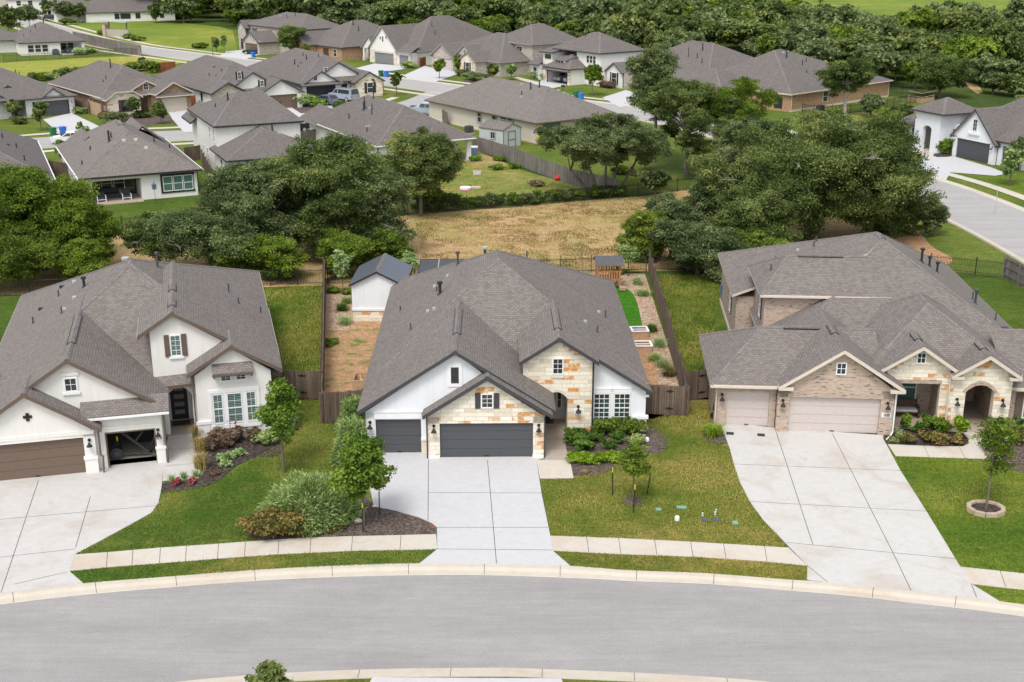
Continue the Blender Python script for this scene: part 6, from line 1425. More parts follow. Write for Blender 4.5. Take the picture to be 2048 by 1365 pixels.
def playset():
    r = root_at('play_tower', (1196, 580), 'cedar play tower with grey plank roof by the iron fence', 'play tower', None, 4)
    W, D = 1.7, 1.5
    for x in (0, W):
        for y in (0, D): mb = MB(); mb.box((x-.05, y-.05, 0), (x+.05, y+.05, 2.0), 'cedar'); mb.build('post', r)
    mb = MB(); mb.box((-.05, -.05, .75), (W+.05, D+.05, .82), 'cedar'); mb.build('deck', r)
    for y in (-.06, D+.03):
        mb = MB()
        for i in range(9): mb.box((i*.2, y, .85), (i*.2+.1, y+.03, 1.5), 'cedar')
        mb.box((-.05, y+.031, 1.42), (W+.05, y+.06, 1.5), 'cedar'); mb.build('railing', r)
    for x in (-.06, W+.03):
        mb = MB()
        for i in range(7): mb.box((x, i*.22, .85), (x+.03, i*.22+.1, 1.5), 'cedar')
        mb.box((x+.031, 0, 1.42), (x+.06, D, 1.5), 'cedar'); mb.build('railing', r)
    for s_, (y0, y1, z0, z1) in enumerate(((-.3, .75, 1.95, 2.5), (1.8, .75, 1.95, 2.5))):
        mb = MB(); n = 6
        for k in range(n):
            ya, yb = y0+(y1-y0)*k/n, y0+(y1-y0)*(k+.94)/n; za, zb = z0+(z1-z0)*k/n, z0+(z1-z0)*(k+.94)/n
            mb.add([(-.25, ya, za), (W+.25, ya, za), (W+.25, yb, zb), (-.25, yb, zb), (-.25, ya, za+.03), (W+.25, ya, za+.03), (W+.25, yb, zb+.03), (-.25, yb, zb+.03)], [[0, 3, 2, 1], [4, 5, 6, 7], [0, 1, 5, 4], [1, 2, 6, 5], [2, 3, 7, 6], [3, 0, 4, 7]], 'slate')
        mb.build('roof_slope', r)
    st = MB(); st.box((W-.1, -.7, .1), (W+.35, -.25, .35), 'timber'); st.build('step', r)
playset()
def beamf(mb):
    mb.tube([(0, 0, .12), (-.6, 1.6, .12), (-1.5, 3.4, .12)], .10, 'timber', 6)
simple('timber_edging', (1243, 618), 'round timber log edging lying along the artificial turf', 'timber', beamf)
def planter(px, label, blue):
    r = root_at('planter_box', px, label, 'planter', 'raised planters beside the stone house', 3)
    W, D, H = 1.15, 1.1, .42
    for b in ((0, 0, W, .05), (0, D-.05, W, D), (0, .05, .05, D-.05), (W-.05, .05, W, D-.05)): mb = MB(); mb.box((b[0], b[1], 0), (b[2], b[3], H), 'timber'); mb.build('side_board', r)
    for b in ((-.04, -.04, W+.04, .1), (-.04, D-.1, W+.04, D+.04), (-.04, .1, .1, D-.1), (W-.1, .1, W+.04, D-.1), (.1, D*.45, W-.1, D*.45+.05)): mb = MB(); mb.box((b[0], b[1], H), (b[2], b[3], H+.05), 'white'); mb.build('rim_board', r)
    mb = MB(); mb.box((.05, .05, 0), (W-.05, D-.05, H-.1), 'dirt_path'); mb.build('soil', r)
    if blue: mb = MB(); mb.tube([(.3, .75, .3), (.3, .75, .5)], .12, 'plastic_blue', 8); tag(mb.build('pot', None), 'small blue pot inside the farther white rimmed planter', 'pot').location = r.location
planter((1264, 676), 'white rimmed timber planter holding a blue pot', True); planter((1270, 706), 'white rimmed timber planter without pot, nearer the windows', False)
def boxf(mb):
    for b in ((0, 0, 1.2, .06), (0, 1.3, 1.2, 1.36), (0, .06, .06, 1.3), (1.14, .06, 1.2, 1.3)): mb.box((b[0], b[1], 0), (b[2], b[3], .8), 'timber')
    mb.box((.06, .06, .02), (1.14, 1.3, .25), 'dirt_path')
simple('timber_bin', (706, 786), 'open timber compost bin by the stone house side wall', 'bin', boxf)
def bagf(mb): mb.tube([(0, 0, 0), (0, 0, .25), (.02, 0, .5), (.02, 0, .6)], [.2, .25, .18, .06], 'cushion', 8); mb.tube([(.25, .1, 0), (.25, .1, .35)], [.12, .1], 'charcoal', 8); mb.tube([(-.05, .25, .1), (-.1, .3, .75)], .05, 'yellow', 6)
simple('garden_bag', (724, 778), 'grey garden bag with black and yellow tools against the house', 'bag', bagf)
# ---------------------------------------------------------------- front yard things
def stake(px, label, lean=(0, 0), h=1.5):
    r = root_at('tree_stake', px, label, 'stake', 'tree stakes'); mb = MB(); mb.tube([(0, 0, 0), (lean[0], lean[1], h-.25)], .028, 'iron', 6); mb.build('post', r)
    mb = MB(); mb.tube([(lean[0], lean[1], h-.25), (lean[0]*1.15, lean[1]*1.15, h)], .026, 'yellow', 6); mb.build('painted_tip', r)
stake((1225, 991), 'black tree stake left of the small tree on the stone house lawn', (-.03, 0)); stake((1266, 1027), 'black tree stake in front of the small tree on the stone house lawn', (.05, .02)); stake((1294, 990), 'leaning black tree stake right of the small tree on the stone house lawn', (.14, 0))
stake((726, 1065), 'dark tree stake in the mulch under the round green tree', (.02, 0)); stake((759, 1030), 'dark tree stake at the driveway edge right of the round green tree', (.02, 0)); stake((683, 1024), 'dark tree stake hidden behind the silvery shrub', (0, 0))
def lidf(c, w, d, h=.05): return lambda mb: (mb.box((-w/2, -d/2, 0), (w/2, d/2, h), c), mb.box((-w/2+.04, -d/2+.04, h), (w/2-.04, d/2-.04, h+.012), c))
for px, lab, c, w_, d_ in (((1317, 1020), 'small square green valve lid on the lawn, nearest the small tree', 'valve_green', .28, .24), ((1363, 1016), 'long green valve lid on the lawn', 'valve_green', .48, .26), ((1470, 1047), 'square green valve lid near the brick house driveway', 'valve_green', .28, .3),
                           ((1409, 1041), 'left of the two dark meter lids on the lawn', 'iron_lid', .36, .36), ((1433, 1041), 'right of the two dark meter lids on the lawn', 'iron_lid', .34, .34)):
    simple('utility_lid', px, lab, 'lid', lidf(c, w_, d_), 'utility lids in the lawn', 0)
def capf(mb): mb.tube([(0, 0, 0), (0, 0, .12), (0, 0, .16)], [.06, .06, .03], 'white', 8); mb.tube([(0, 0, .12), (0, 0, .14)], .09, 'leaf_pale', 8)
for px, lab in (((1405, 1032), 'pale green topped pipe cap behind the left dark lid'), ((1430, 1030), 'pale green topped pipe cap behind the right dark lid'), ((1432, 1025), 'farthest pale green topped pipe cap on the lawn')): simple('pipe_cap', px, lab, 'pipe cap', capf, 'pipe caps in the lawn')
def whitef(mb): mb.tube([(0, 0, 0), (0, 0, .16), (0, 0, .22)], [.12, .12, .08], 'plastic_white', 10)
simple('pipe_cap', (1354, 1041), 'round white cleanout cap on the stone house lawn', 'pipe cap', whitef); simple('pipe_cap', (1294, 883), 'small white sprinkler cap at the mulch bed corner', 'pipe cap', whitef)
def rockf(mat, s): return lambda mb: mb.tube([(-s, 0, s*.4), (-s*.5, .02, s*.5), (s*.4, 0, s*.55), (s, 0, s*.35)], [s*.2, s*.5, s*.55, s*.2], mat, 8)
simple('rock', (716, 1046), 'tan rock lying in the mulch beside the stake', 'rock', rockf('rock', .22)); simple('rock', (749, 1015), 'white rock at the driveway edge of the mulch bed', 'rock', rockf('plastic_white', .12)); simple('rock', (633, 1066), 'small pale rock in the mulch near the pavement', 'rock', rockf('rock', .1)); simple('orange_toy', (864, 1052), 'small orange ball at the mulch tip beside the driveway', 'toy', rockf('lamp_red', .08))
def ringf(mb):
    n = 10
    for i in range(n):
        a0, a1 = 2*math.pi*i/n+.02, 2*math.pi*(i+1)/n-.02
        for k in (0, 1):
            r0, r1 = .62, .80
            mb.slab([(r*math.cos(a)*1.15, r*math.sin(a)) for r, a in ((r0, a0), (r1, a0), (r1, a1), (r0, a1))], k*.11+.002*k, k*.11+.108, 'tan_block')
    mb.slab([(.63*1.15*math.cos(2*math.pi*i/16), .63*math.sin(2*math.pi*i/16)) for i in range(16)], 0, .12, 'mulch')
simple('edging_ring', (1971, 1022), 'octagonal tan block ring around the small tree on the right lawn', 'edging', ringf)
def matf(mb): mb.box((-.2, -.16, 0), (.2, .16, .03), 'iron'); mb.box((-.16, -.12, .03), (.16, .12, .036), 'interior')
simple('rubber_pad', (1460, 869), 'dark rubber pad on the driveway, left of its pair', 'pad', matf, 'rubber pads on the driveway', -10, .04); simple('rubber_pad', (1522, 872), 'dark rubber pad on the driveway, right of its pair', 'pad', matf, 'rubber pads on the driveway', -10, .04)
def wheelbarrow(mb):
    for s_ in (-1, 1): mb.tube([(s_*.25, 0, .05), (s_*.3, -.05, .9), (s_*.28, .1, 1.55)], .03, 'timber', 6)
    mb.add([(-.32, -.08, .55), (.32, -.08, .55), (.38, -.2, 1.3), (-.38, -.2, 1.3), (-.25, .08, .6), (.25, .08, .6), (.3, 0, 1.25), (-.3, 0, 1.25)], [[0, 1, 2, 3], [4, 7, 6, 5], [0, 4, 5, 1], [1, 5, 6, 2], [2, 6, 7, 3], [3, 7, 4, 0]], 'iron')
    mb.tube([(-.04, .0, .2), (.04, .0, .2)], .2, 'rubber', 12)
simple('wheelbarrow', (1427, 838), 'dark wheelbarrow leaning upright against the brick side wall', 'wheelbarrow', wheelbarrow, None, 80)
# bench on the brick house porch
def bench():
    x, y = H3_w(7.6, 2.7); r = tag(empty('porch_bench', (x, y, .08), R(-4.2)), 'dark wicker porch bench with a pale cushion', 'bench')
    mb = MB(); mb.box((-.75, -.3, .3), (.75, .3, .4), 'darkbrown'); mb.build('seat', r); mb = MB(); mb.box((-.75, .24, .4), (.75, .32, .95), 'darkbrown'); mb.build('backrest', r)
    for s_ in (-1, 1): mb = MB(); mb.box((s_*.75-.06, -.3, .0), (s_*.75+.06, .3, .65), 'darkbrown'); mb.build('arm', r)
    mb = MB()
    for i in range(3): mb.tube([(-.68+i*.46, -.28, .46), (-.68+i*.46, .2, .46)], .07, 'cushion', 8); mb.box((-.68+i*.46, -.3, .401), (-.26+i*.46, .22, .5), 'cushion')
    mb.build('cushion', r)
H3_w = lambda x, y: (14.64+x*math.cos(R(-4.2))-y*math.sin(R(-4.2)), 62.2+x*math.sin(R(-4.2))+y*math.cos(R(-4.2)))
H1_w = lambda x, y: (-21.24+x*math.cos(R(14.5))-y*math.sin(R(14.5)), 56.85+x*math.sin(R(14.5))+y*math.cos(R(14.5)))
bench()
# contents of the open garage of the white house
def gitem(name, xy, lab, cat, fn, z=.04, rz=14.5): mb = MB(); fn(mb); o = mb.build(name); o.location = (*H1_w(*xy), z); o.rotation_euler = (0, 0, R(rz)); tag(o, lab, cat); return o
gitem('exercise_machine', (1.7, 2.2), 'grey inclined exercise machine inside the open garage', 'exercise machine', lambda mb: (mb.tube([(-.75, .1, 1.35), (.75, -.5, .15)], .085, 'slate', 6), mb.tube([(.1, -.2, .7), (.5, .1, 1.1)], .06, 'slate', 6), mb.tube([(.75, -.5, .0), (.75, -.5, .3)], .05, 'slate', 6), mb.tube([(-.7, .1, 0), (-.7, .1, 1.35)], .05, 'iron', 6)))
gitem('weight_plate', (.85, 1.35), 'round dark wheel standing at the left of the open garage', 'wheel', lambda mb: (mb.tube([(0, 0, .33), (.0, .1, .33)], .32, 'charcoal', 18), mb.tube([(0, -.03, .33), (0, .0, .33)], .16, 'slate', 14)))
gitem('floor_rail', (1.7, 1.6), 'low grey rail on the open garage floor', 'rail', lambda mb: (mb.tube([(-.7, 0, .25), (.9, -.1, .12)], .06, 'slate', 6), mb.tube([(.9, -.3, .1), (1.2, -.3, .1)], .1, 'slate', 8)))
gitem('machine', (2.45, 2.0), 'small grey machine at the right of the open garage', 'machine', lambda mb: (mb.tube([(-.15, 0, .1), (.15, 0, .12)], .12, 'slate', 8), mb.tube([(0, 0, .1), (.4, .4, .9)], .05, 'slate', 6), mb.tube([(-.15, -.1, .08), (-.15, .1, .08)], .1, 'cushion', 8)))
gitem('yellow_bottle', (.9, 1.9), 'yellow bottle on a stand in the open garage', 'bottle', lambda mb: (mb.box((-.1, -.1, 0), (.1, .1, .85), 'iron'), mb.tube([(0, 0, .85), (0, 0, 1.1)], .05, 'yellow', 8)))
gitem('red_lamp', (1.7, 3.4), 'red light bar high inside the open garage', 'lamp', lambda mb: (mb.box((-.05, 0, 1.9), (0, .05, 2.3), 'lamp_red'), mb.box((.3, .0, 1.45), (.8, .05, 1.5), 'lamp_red'), mb.box((-.1, .051, 0), (.9, .1, 1.9), 'iron')))
# garden hook and red bird by the triple window
def hook(mb): mb.tube([(0, 0, 0), (0, 0, 1.4), (.06, 0, 1.55), (.16, 0, 1.5), (.18, 0, 1.4)], .014, 'iron', 5); mb.tube([(0, 0, 1.2), (-.12, 0, 1.28), (-.2, 0, 1.15)], .012, 'iron', 5)
mb = MB(); hook(mb); o = mb.build('garden_hook'); o.location = (*H1_w(6.75, 2.35), 0); tag(o, 'thin black garden hook before the triple window', 'garden hook')
mb = MB(); mb.tube([(-.05, 0, 1.02), (0, 0, 1.1), (.03, 0, 1.2)], [.06, .07, .03], 'plastic_red', 8); mb.tube([(0, 0, .0), (0, 0, 1.05)], .012, 'iron', 5); o = mb.build('garden_ornament'); o.location = (*H1_w(7.05, 2.4), 0); tag(o, 'small red bird ornament before the triple window', 'ornament')
# ---------------------------------------------------------------- bins, units, furniture behind
def bin_(px, label, mat, rz=0):
    r = root_at('wheelie_bin', px, label, 'bin', 'wheelie bins at the kerb', rz, .05)
    mb = MB(); mb.add([(-.27, -.3, .05), (.27, -.3, .05), (.27, .3, .05), (-.27, .3, .05), (-.34, -.38, 1.05), (.34, -.38, 1.05), (.34, .38, 1.05), (-.34, .38, 1.05)], [[0, 3, 2, 1], [4, 5, 6, 7], [0, 1, 5, 4], [1, 2, 6, 5], [2, 3, 7, 6], [3, 0, 4, 7]], mat); mb.build('body', r)
    mb = MB(); mb.extrude([(-.37, -.42, 1.05), (-.37, .40, 1.05), (-.37, .40, 1.12), (-.37, -.1, 1.17), (-.37, -.42, 1.1)], (.74, 0, 0), mat); mb.build('lid', r)
    for s_ in (-1, 1): mb = MB(); mb.tube([(s_*.28, .34, .14), (s_*.36, .34, .14)], .14, 'rubber', 10); mb.build('wheel', r)
for px, lab, m_ in (((107, 273), 'green wheelie bin at the kerb left of the white car', 'plastic_green'), ((127, 271), 'blue wheelie bin at the kerb behind the white car', 'plastic_blue'), ((762, 154), 'green wheelie bin below the white gable house', 'plastic_green'), ((773, 155), 'blue wheelie bin below the white gable house', 'plastic_blue'), ((1152, 197), 'green wheelie bin below the open garage house', 'plastic_green'), ((1162, 201), 'blue wheelie bin below the open garage house', 'plastic_blue'), ((507, 116), 'small blue wheelie bin near the black car, upper row', 'plastic_blue')): bin_(px, lab, m_, -40)
def ac(px, label, rz):
    r = root_at('air_conditioner', px, label, 'air conditioner', None, rz); mb = MB(); mb.box((-.45, -.45, .08), (.45, .45, 1.0), 'slate')
    for i in range(9): mb.box((-.46, -.46, .14+i*.09), (.46, .46, .17+i*.09), 'charcoal')
    mb.build('casing', r); mb = MB(); mb.tube([(0, 0, 1.0), (0, 0, 1.04)], .36, 'iron', 14); mb.build('fan_grille', r); mb = MB(); mb.box((-.6, -.6, 0), (.6, .6, .08), 'concrete'); mb.build('pad', r)
ac((938, 267), 'grey air conditioner on the grass beside the beige wall', 35); ac((1640, 224), 'grey air conditioner beside the orange brick back wall', 41)
def shed2():
    h = House('garden_shed', 'pale grey garden shed with dark door trim beside the beige house', at(1006.5, 297.5), 48, 'shed', None, 'shingle', 'trim_olive', 'shed_grey')
    W, D = 3.4, 4.2
    h.gable(-.1, W*.5, W+.1, -.1, D+.1, 2.35, 3.05, 2.35, .1)
    # gable front faces the yard; the door sits on the long wall
    h.gwall(0, [(0, 0), (W, 0), (W, 2.28), (W/2, 2.93), (0, 2.28)], 'shed_grey', 'wall', .1); h.wall(0, .1, .1, D, 2.28); h.wall(W-.1, W, .1, D, 2.28); h.wall(.1, W-.1, D-.1, D, 2.28)
    d = h.door('f', 0, 1.0, 2.2, .1, 2.0, 'shed_grey', handle=False); f = h.new('frame', d)
    for a0, a1, z0, z1 in ((.88, 1.0, 0, 2.1), (2.2, 2.32, 0, 2.1), (1.0, 2.2, 1.98, 2.1), (1.0, 2.2, .9, 1.02)): h.fb(f, 'f', 0, a0, a1, z0, z1, .031, .06, 'trim_olive')
    c = h.P('corner_trim')
    for a in (-.03, W-.07): h.fb(c, 'f', 0, a, a+.1, 0, 2.25, 0, .03, 'trim_olive')
    h.window('l', 0, 1.4, 2.2, 1.1, 1.9, 2, 1, frame='white', trim='trim_olive', tw=.06, rail=False)
    h.done()
shed2()
def chair(px, label, rz):
    r = root_at('garden_chair', px, label, 'chair', 'garden chairs under the oak', rz); 
    mb = MB()
    for i in range(5): mb.add([(-.3+i*.125, .25, .3), (-.19+i*.125, .25, .3), (-.19+i*.125, .62, 1.05), (-.3+i*.125, .62, 1.05), (-.3+i*.125, .28, .3), (-.19+i*.125, .28, .3), (-.19+i*.125, .65, 1.05), (-.3+i*.125, .65, 1.05)], [[0, 1, 2, 3], [7, 6, 5, 4], [0, 4, 5, 1], [2, 6, 7, 3], [1, 5, 6, 2], [0, 3, 7, 4]], 'darkbrown')
    mb.build('backrest', r); mb = MB()
    mb.add([(-.3, -.3, .4), (.3, -.3, .4), (.3, .3, .28), (-.3, .3, .28), (-.3, -.3, .43), (.3, -.3, .43), (.3, .3, .31), (-.3, .3, .31)], [[0, 3, 2, 1], [4, 5, 6, 7], [0, 1, 5, 4], [1, 2, 6, 5], [2, 3, 7, 6], [3, 0, 4, 7]], 'darkbrown'); mb.build('seat', r)
    for s_ in (-1, 1):
        mb = MB(); mb.box((s_*.38-.06, -.4, .58), (s_*.38+.06, .4, .62), 'darkbrown'); mb.build('armrest', r)
        for y in (-.35, .3): mb = MB(); mb.box((s_*.36-.04, y-.04, 0), (s_*.36+.04, y+.04, .58), 'darkbrown'); mb.build('leg', r)
chair((1271, 353), 'brown garden chair close to the tree trunks', 40); chair((1316, 359), 'brown garden chair nearer the single tree trunk', -70)
def poolf(mb):
    mb.tube([(0, 0, 0), (0, 0, .12)], .62, 'plastic_pink', 18); mb.tube([(0, 0, .12), (0, 0, .3)], .62, 'plastic_white', 18)
simple('paddling_pool', (931, 380), 'small pink and white paddling pool on the half dry yard', 'pool', poolf)
simple('stone_block', (952, 377), 'tan stone slab near the paddling pool', 'stone', lambda mb: mb.box((-.5, -.3, 0), (.5, .3, .18), 'rock')); simple('stone_block', (954, 349), 'grey block on the half dry yard', 'stone', lambda mb: (mb.box((-.42, -.3, 0), (.42, .3, .4), 'concrete'), mb.box((-.36, -.24, .4), (.36, .24, .43), 'porch')))
simple('cool_box', (947, 309), 'blue cool box with white lid by the patio column', 'cool box', lambda mb: (mb.box((-.5, -.4, 0), (.5, .4, .85), 'blue_steel'), mb.box((-.53, -.43, .85), (.53, .43, 1.0), 'plastic_white')))
simple('toy', (1118, 362), 'red plastic toy lying by the grey fence', 'toy', lambda mb: mb.tube([(-.5, 0, .2), (0, 0, .4), (.5, 0, .3)], [.15, .35, .2], 'plastic_red', 8))
def patio_set(px, label, rz, s=1.0):
    r = root_at('patio_sofa', px, label, 'sofa', None, rz); mb = MB(); mb.box((-1.1, -.4, .1), (1.1, .4, .45), 'charcoal'); mb.build('seat', r); mb = MB(); mb.box((-1.1, .3, .45), (1.1, .45, .95), 'charcoal'); mb.build('backrest', r)
    for q in (-1, 1): mb = MB(); mb.box((q*1.1-.09, -.4, .1), (q*1.1+.09, .3, .68), 'charcoal'); mb.build('arm', r)
hp = HS['m_patio']
def pat(name, xy, label, cat, fn, z=.08): mb = MB(); fn(mb); o = mb.build(name); o.location = (*hp.world(*xy), z); o.rotation_euler = (0, 0, hp.yaw); tag(o, label, cat); return o
pat('patio_sofa', (3.0, 2.7), 'dark sofa on the shaded rear patio', 'sofa', lambda mb: (mb.box((-1.0, -.4, 0), (1.0, .4, .45), 'charcoal'), mb.box((-1.0, .4, 0), (1.0, .55, .9), 'charcoal'), mb.box((-1.15, -.4, 0), (-1.0, .55, .65), 'charcoal'), mb.box((1.0, -.4, 0), (1.15, .55, .65), 'charcoal')))
for x, lab in ((2.1, 'dark patio chair with pale arms, left of two'), (4.6, 'dark patio chair with pale arms, right of two')):
    pat('patio_chair', (x, 1.1), lab, 'chair', lambda mb: (mb.box((-.35, -.35, .35), (.35, .35, .48), 'charcoal'), mb.box((-.35, .28, .48), (.35, .38, .95), 'charcoal'), *[mb.box((q*.42-.04, -.4, 0), (q*.42+.04, -.32, .62), 'white') for q in (-1, 1)], *[mb.box((q*.42-.04, -.32, .56), (q*.42+.04, .38, .62), 'white') for q in (-1, 1)], mb.box((-.38, -.39, .2), (.38, -.33, .26), 'white')))
def feeder(mb): mb.tube([(0, 0, 0), (0, 0, 2.1), (.12, 0, 2.25)], .02, 'iron', 5); mb.box((-.2, -.15, 1.35), (.2, .15, 1.75), 'blue_steel'); mb.extrude([(-.28, -.22, 1.75), (.28, -.22, 1.75), (0, -.22, 2.0)], (0, .44, 0), 'blue_steel')
pat('bird_feeder', (7.1, -1.3), 'dark blue bird feeder on a thin pole on the green lawn', 'bird feeder', feeder, 0)
hf = HS['fl_white']
for xy, lab, w_ in (((7.6, -.8), 'black covered grill on the patio, upper left', .8), ((11.5, 2.4), 'black patio sofa under the porch, upper left', 1.6), ((11.2, .3), 'black covered table on the patio, upper left', 1.3)):
    mb = MB(); mb.add([(-w_, -.5, 0), (w_, -.5, 0), (w_, .5, 0), (-w_, .5, 0), (-w_*.85, -.4, 1.0), (w_*.85, -.4, 1.05), (w_*.9, .45, 1.15), (-w_*.9, .45, 1.1)], [[0, 3, 2, 1], [4, 5, 6, 7], [0, 1, 5, 4], [1, 2, 6, 5], [2, 3, 7, 6], [3, 0, 4, 7]], 'car_dark'); mb.box((-w_*.5, -.2, 1.0), (w_*.5, .2, 1.25), 'car_dark')
    o = mb.build('covered_furniture'); o.location = (*hf.world(*xy), .08); o.rotation_euler = (0, 0, hf.yaw); tag(o, lab, 'furniture')
def monument():
    r = root_at('entrance_monument', (237, 74), 'stone entrance monument with a flat canopy beside the upper street', 'monument', None, -28)
    mb = MB(); mb.box((-4, -.3, 0), (4, .3, 1.9), 'pebble_wall'); mb.build('wall', r); mb = MB(); mb.box((-5, -.6, 0), (-3.9, .6, 3.0), 'brick_tan'); mb.build('pillar', r)
    for x in (-3, 3.2): mb = MB(); mb.box((x-.12, -.1, 1.9), (x+.12, .1, 3.8), 'brown'); mb.build('post', r)
    mb = MB(); mb.box((-6, -1.2, 3.8), (4.4, 1.2, 4.1), 'galv'); mb.build('canopy', r)
monument()
def flag():
    r = root_at('flag', (628, 110), 'small red white and blue flag beside the orange brick house', 'flag', None, -47); mb = MB(); mb.tube([(0, 0, 0), (0, 0, 3.2)], .03, 'white', 6); mb.build('pole', r)
    mb = MB()
    for i in range(6): mb.add([(.03+.02*i, .01, 3.1-i*.22), (.75-.04*i, .06, 2.95-i*.22), (.75-.04*i, .06, 2.95-i*.22-.22), (.03+.02*i, .01, 3.1-i*.22-.22), (.03+.02*i, .03, 3.1-i*.22), (.75-.04*i, .08, 2.95-i*.22), (.75-.04*i, .08, 2.95-i*.22-.22), (.03+.02*i, .03, 3.1-i*.22-.22)], [[0, 1, 2, 3], [7, 6, 5, 4], [0, 4, 5, 1], [1, 5, 6, 2], [2, 6, 7, 3], [3, 7, 4, 0]], ('plastic_blue', 'plastic_red', 'plastic_white')[0 if i == 0 else 1+i % 2])
    mb.build('cloth', r)
flag()
simple('mailbox', (1126, 186), 'dark mailbox on the lawn below the open garage house', 'mailbox', lambda mb: (mb.box((-.06, -.06, 0), (.06, .06, 1.0), 'iron'), mb.box((-.35, -.2, 1.0), (.35, .2, 1.3), 'iron')))
for px, lab in (((426, 112), 'tall black lamp post beside the upper street'), ((1989, 430), 'thin street sign post on the right pavement')):
    simple('street_post', px, lab, 'post', lambda mb: (mb.tube([(0, 0, 0), (0, 0, 4.0)], .06, 'iron', 6), mb.tube([(0, 0, 4.0), (0, 0, 4.3)], [.12, .05], 'iron', 6)) if '4' and lab.startswith('tall') else mb.tube([(0, 0, 0), (0, 0, 2.6)], .03, 'galv', 6))
# ---------------------------------------------------------------- vehicles
def vehicle(name, px, label, cat, prof, glass, W, paint, rz, wheels, wr=.33, z=.05, bed=None, loc=None):
    """prof: side outline (x, z) of body; glass: list of side window polygons"""
    x, y = at(*px) if loc is None else loc; r = tag(empty(name, (x, y, z), R(rz)), label, cat)
    mb = MB(); n = len(prof)
    def yw(zz): return W/2*(1-.16*max(0, (zz-.95))/.7)-(.05 if zz < .35 else 0)
    L = [(a, -yw(b), b) for a, b in prof]; Q = [(a, yw(b), b) for a, b in prof]
    mb.add(L+Q, [list(range(n))[::-1], list(range(n, 2*n))]+[[i, (i+1) % n, n+(i+1) % n, n+i] for i in range(n)], paint)
    b = mb.build('body', r)
    for poly in glass['side']:
        for s_ in (-1, 1):
            g = MB(); g.extrude([(a, s_*(yw(bb)+.002), bb) for a, bb in poly], (0, s_*.012, 0), 'glass'); g.build('side_window', r)
    for k, (a, bb) in glass['cross'].items():
        g = MB(); (x0, z0), (x1, z1) = a, bb; d = Vector((-(z1-z0), 0, x1-x0)).normalized()*.015
        if (x0+x1)/2*d.x < 0 and abs(d.x) > .004 or d.z < 0 and abs(d.x) <= .004: d = -d
        y0, y1 = yw(z0)-.1, yw(z1)-.1
        p = [(x0, -y0, z0), (x0, y0, z0), (x1, y1, z1), (x1, -y1, z1)]
        g.extrude([(q[0]+d.x*.2, q[1], q[2]+d.z*.2) for q in p], tuple(d), 'glass'); g.build(k, r)
    for wx in wheels:
        for s_ in (-1, 1):
            w_ = MB(); w_.tube([(wx, s_*(W/2-.24), wr), (wx, s_*(W/2+.015), wr)], wr, 'rubber', 16); o = w_.build('wheel', r)
            q = MB(); q.tube([(wx, s_*(W/2+.016), wr), (wx, s_*(W/2+.03), wr)], wr*.62, 'galv', 12); q.build('rim', o)
    xf, xb = max(p[0] for p in prof), min(p[0] for p in prof)
    for s_ in (-1, 1):
        q = MB(); q.box((xf-.06, s_*W*.36-.17, .62), (xf+.012, s_*W*.36+.17, .78), 'plastic_white'); q.build('headlight', r)
        q = MB(); q.box((xb-.012, s_*W*.40-.12, .72), (xb+.05, s_*W*.40+.12, .95), 'lamp_red'); q.build('tail_light', r)
    if bed:
        q = MB(); q.box((bed[0], -W/2+.14, bed[2]-.02), (bed[1], W/2-.14, bed[2]+.012), 'interior'); q.build('cargo_bed', r)
    return r
sedan = [(2.3, .3), (2.32, .7), (2.0, .88), (1.05, .98), (.35, 1.42), (-.75, 1.46), (-1.6, 1.05), (-2.25, .98), (-2.35, .6), (-2.3, .3)]
sg = dict(side=[[(.85, 1.0), (.3, 1.36), (-.15, 1.39), (-.15, 1.0)], [(-.22, 1.0), (-.22, 1.39), (-.72, 1.39), (-1.25, 1.03)]], cross={'windscreen': ((1.05, .98), (.35, 1.42)), 'rear_window': ((-.75, 1.46), (-1.6, 1.05))})
hatch = [(2.1, .3), (2.12, .72), (1.85, .92), (1.0, 1.02), (.35, 1.5), (-1.4, 1.52), (-2.0, 1.05), (-2.1, .7), (-2.05, .3)]
hg = dict(side=[[(.8, 1.05), (.3, 1.43), (-.2, 1.45), (-.2, 1.05)], [(-.27, 1.05), (-.27, 1.45), (-1.3, 1.45), (-1.7, 1.08)]], cross={'windscreen': ((1.0, 1.02), (.35, 1.5)), 'rear_window': ((-1.4, 1.52), (-2.0, 1.05))})
suv = [(2.35, .35), (2.38, .9), (2.1, 1.08), (1.15, 1.15), (.55, 1.72), (-2.0, 1.75), (-2.35, 1.15), (-2.4, .4)]
ug = dict(side=[[(.95, 1.18), (.5, 1.63), (-.2, 1.65), (-.2, 1.18)], [(-.28, 1.18), (-.28, 1.65), (-1.9, 1.65), (-2.15, 1.2)]], cross={'windscreen': ((1.15, 1.15), (.55, 1.72)), 'rear_window': ((-2.0, 1.75), (-2.35, 1.15))})
van = [(2.7, .35), (2.75, .95), (2.5, 1.12), (1.75, 1.22), (1.1, 1.95), (-2.6, 2.0), (-2.75, 1.2), (-2.75, .4)]
vg = dict(side=[[(1.5, 1.25), (1.0, 1.82), (.55, 1.85), (.55, 1.25)], [(.4, 1.25), (.4, 1.85), (-2.2, 1.85), (-2.2, 1.25)]], cross={'windscreen': ((1.75, 1.22), (1.1, 1.95)), 'rear_window': ((-2.6, 2.0), (-2.75, 1.2))})
pick = [(2.8, .42), (2.85, 1.0), (2.65, 1.12), (1.55, 1.18), (.95, 1.82), (-.55, 1.84), (-.8, 1.22), (-2.85, 1.2), (-2.9, .5)]
pg = dict(side=[[(1.3, 1.22), (.9, 1.72), (.3, 1.74), (.3, 1.22)], [(.22, 1.22), (.22, 1.74), (-.5, 1.74), (-.7, 1.25)]], cross={'windscreen': ((1.55, 1.18), (.95, 1.82)), 'rear_window': ((-.55, 1.84), (-.8, 1.22))})
